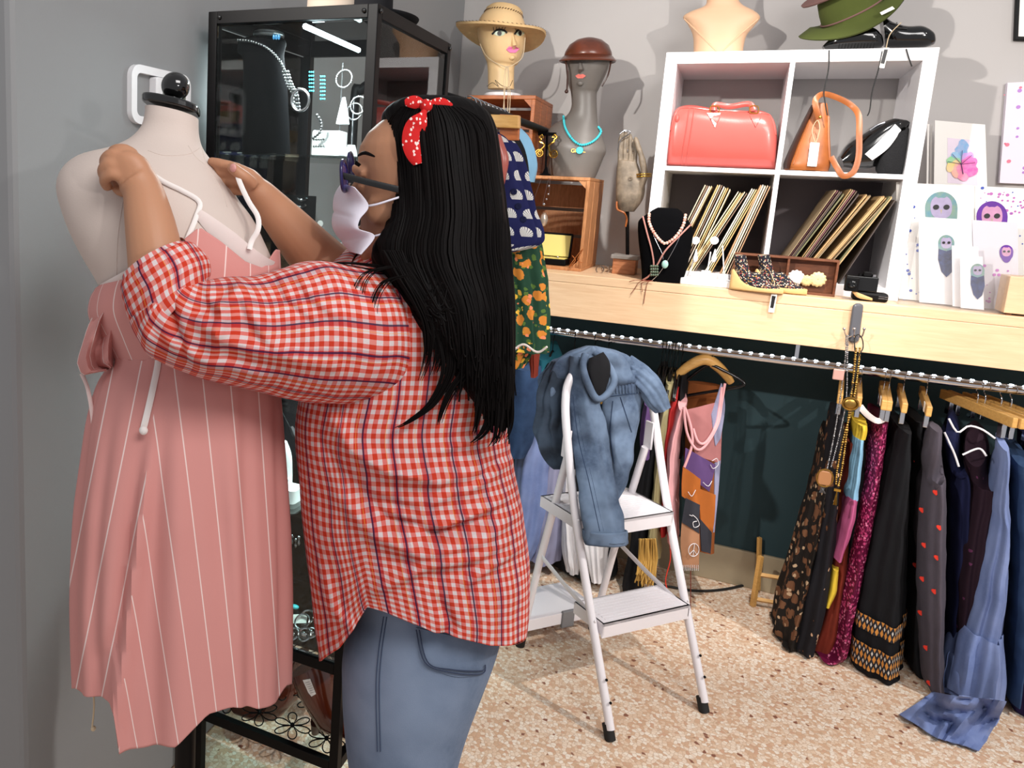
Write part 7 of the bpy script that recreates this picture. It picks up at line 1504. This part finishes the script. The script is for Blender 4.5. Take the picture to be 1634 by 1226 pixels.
# owl prints in clear sleeves
def owl(t, cx_, cy_, s, yy, c1, c2, cf, full=False):
    b = B(); P = []
    H_ = 2.6 if full else 1.6
    for i in range(28):
        a = 2 * pi * i / 28; x = cx_ + s * cos(a) * (1 - .12 * (sin(a) < -.5)); y = cy_ - s * (1.0 if sin(a) > 0 else H_) * sin(a); P.append(on(x, y, 1, yy - .001))
    b.prism(P, (0, .0006, 0)); b.build('owl_body', c1, t, False)
    b = B(); P = [on(cx_ + s * .74 * sin(a) ** 1 * (1 + .1 * cos(2 * a)), cy_ - s * (.05 + .72 * cos(a) - .14 * (abs(sin(a)) < .25) * (cos(a) > 0)), 1, yy - .0018) for a in [2 * pi * i / 28 for i in range(28)]]; b.prism(P, (0, .0006, 0)); b.build('owl_face', cf, t, False)
    b = B()
    for s_ in (-1, 1): q = on(cx_ + s_ * s * .32, cy_ - s * .05, 1, yy - .0026); b.lathe([(0, -.0002), (s * .15 * .00205, -.0002), (s * .15 * .00205, .0006), (0, .0006)], q, 12, Matrix.Rotation(pi / 2, 3, 'X'))
    b.build('owl_eyes', M['darkpaint'], t, False)
    b = B(); b.prism([on(cx_ - s * .06, cy_ + s * .1, 1, yy - .0026), on(cx_ + s * .06, cy_ + s * .1, 1, yy - .0026), on(cx_, cy_ + s * .38, 1, yy - .0026)], (0, .0006, 0)); b.build('owl_beak', Mt('beak', '#b3a48a', .6), t, False)
    if full:
        b = B(); b.prism([on(cx_ - s * .95, cy_ + s * .7, 1, yy - .0018), on(cx_, cy_ + s * 1.0, 1, yy - .0018), on(cx_ + s * .95, cy_ + s * .7, 1, yy - .0018), on(cx_ + s * 1.05, cy_ + s * 2.2, 1, yy - .0018), on(cx_ + s * .65, cy_ + s * 3.6, 1, yy - .0018), on(cx_, cy_ + s * 4.2, 1, yy - .0018), on(cx_ - s * .6, cy_ + s * 3.5, 1, yy - .0018), on(cx_ - s * 1.0, cy_ + s * 2.0, 1, yy - .0018)], (0, .0006, 0)); b.build('owl_wings', c2, t, False)
def splat(t, x0, x1, y0, y1, yy, n, seed, mt_):
    r_ = random.Random(seed); b = B()
    for k in range(n):
        r = r_.choice((.0015, .002, .003, .0045)); b.lathe([(0, -.0002), (r, -.0002), (r, .0006), (0, .0006)], on(r_.uniform(x0, x1), r_.uniform(y0, y1), 1, yy), 9, Matrix.Rotation(pi / 2, 3, 'X'))
    b.build('paint_splatter', mt_, t, False, kind='stuff')
mo1 = Mt('owl_pale', '#5f8c9c', .6, var=.6, vs=30, dark='#9aa368'); mo2 = Mt('owl_violet', '#64259a', .6, var=.4, vs=40); mof = Mt('owl_face_pale', '#a99dbb', .6, var=.3, vs=60); mof2 = Mt('owl_face_pink', '#cf96b8', .6, var=.3, vs=60); mow = Mt('owl_wing', '#141a40', .7, var=.5, vs=90, dark='#3a4f90'); sp1 = Mt('splat_blue', '#3f56b0', .6); sp2 = Mt('splat_pink', '#b868b0', .6)
M['sleeve'] = Mt('clear_sleeve', '#c8c8cc', .06, alpha=.08)
lo = -.02
def pz(x): return on(x, 400, 1, lo)
t = thing('art_print', 'large white print of a pale barn owl with blue splatter, leftmost back print', 'art print', on(1480, 485, 1, .06))
card(B(), [(1430, 291), (1553, 297), (1556, 490), (1434, 484)], .05, .004, True).build('print', M['paper'], t, False)
owl(t, 1502, 332, 26, .0495, mo1, mow, mof, True); splat(t, 1436, 1470, 300, 480, .0492, 26, 1, sp1)
t = thing('art_print', 'large white print of a violet owl with pink and blue splatter, right back print', 'art print', on(1600, 490, 1, .06))
card(B(), [(1556, 297), (1660, 302), (1664, 494), (1558, 490)], .05, .004, True).build('print', M['paper'], t, False)
owl(t, 1583, 346, 25, .0495, mo2, mow, mof2); splat(t, 1558, 1634, 300, 345, .0492, 26, 2, sp2); splat(t, 1558, 1634, 300, 400, .0491, 14, 5, sp1)
t = thing('art_print', 'medium print of a blue black owl standing before the large pale owl', 'art print', on(1500, 488, 1, .0))
card(B(), [(1466, 346), (1550, 351), (1556, 490), (1467, 487)], .0, .004, True).build('print', M['white'], t, False); owl(t, 1510, 388, 13, -.0008, mo1, mow, mof, True)
t = thing('art_print', 'medium grey print with a small violet owl, before the large violet owl', 'art print', on(1590, 490, 1, .0))
card(B(), [(1551, 351), (1624, 356), (1626, 492), (1557, 490)], .0, .004, True).build('print', Mt('grey_sleeve_print', '#d5cfd6', .5), t, False); owl(t, 1606, 402, 11, -.0008, mo2, mow, mof2); splat(t, 1562, 1620, 420, 485, -.001, 14, 4, sp2)
t = thing('art_print', 'small white card with violet owl standing in front, frontmost left', 'art print', on(1530, 490, 1, -.04))
card(B(), [(1519, 392), (1561, 394), (1565, 488), (1520, 486)], -.035, .003, True).build('print', M['white'], t, False)
t = thing('art_print', 'smallest card with a blue and black owl on a white ground, frontmost', 'art print', on(1550, 490, 1, -.06))
card(B(), [(1532, 408), (1568, 410), (1570, 490), (1533, 489)], -.06, .003, True).build('print', M['white'], t, False); owl(t, 1560, 432, 11, -.0608, mo1, mow, mof, True)
tray = thing('acrylic_holder', 'clear acrylic holder in which the owl prints stand', 'print holder', on(1530, 492, 1, -.07)); q0, q1 = on(1433, 484, 1, -.08), on(1602, 493, 1, -.08)
B().bx(q0.x, q1.x, -.085, .08, zc, zc + .004).build('base', M['sleeve'], tray, False); B().bx(q0.x, q1.x, -.088, -.085, zc, zc + .19).build('front_panel', M['sleeve'], tray, False)
B().bx(q0.x - .003, q0.x, -.088, .08, zc, zc + .19).build('side_panel', M['sleeve'], tray, False)
# small easel of light wood at the right edge
t = thing('wooden_box', 'pale wooden box at the right picture edge beside the owl prints', 'box', on(1620, 500, 1, -.09)); q = on(1600, 496, 1, -.1)
B().bx(q.x, q.x + .12, -.11, -.02, zc + .006, on(1605, 440, 1, -.1).z).build('box', M['maple'], t, False, .002)
for dx in (.01, .06): B().bx(q.x + dx, q.x + dx + .012, -.1, -.085, zc, zc + .006).build('foot', M['brownwood'], t, False)
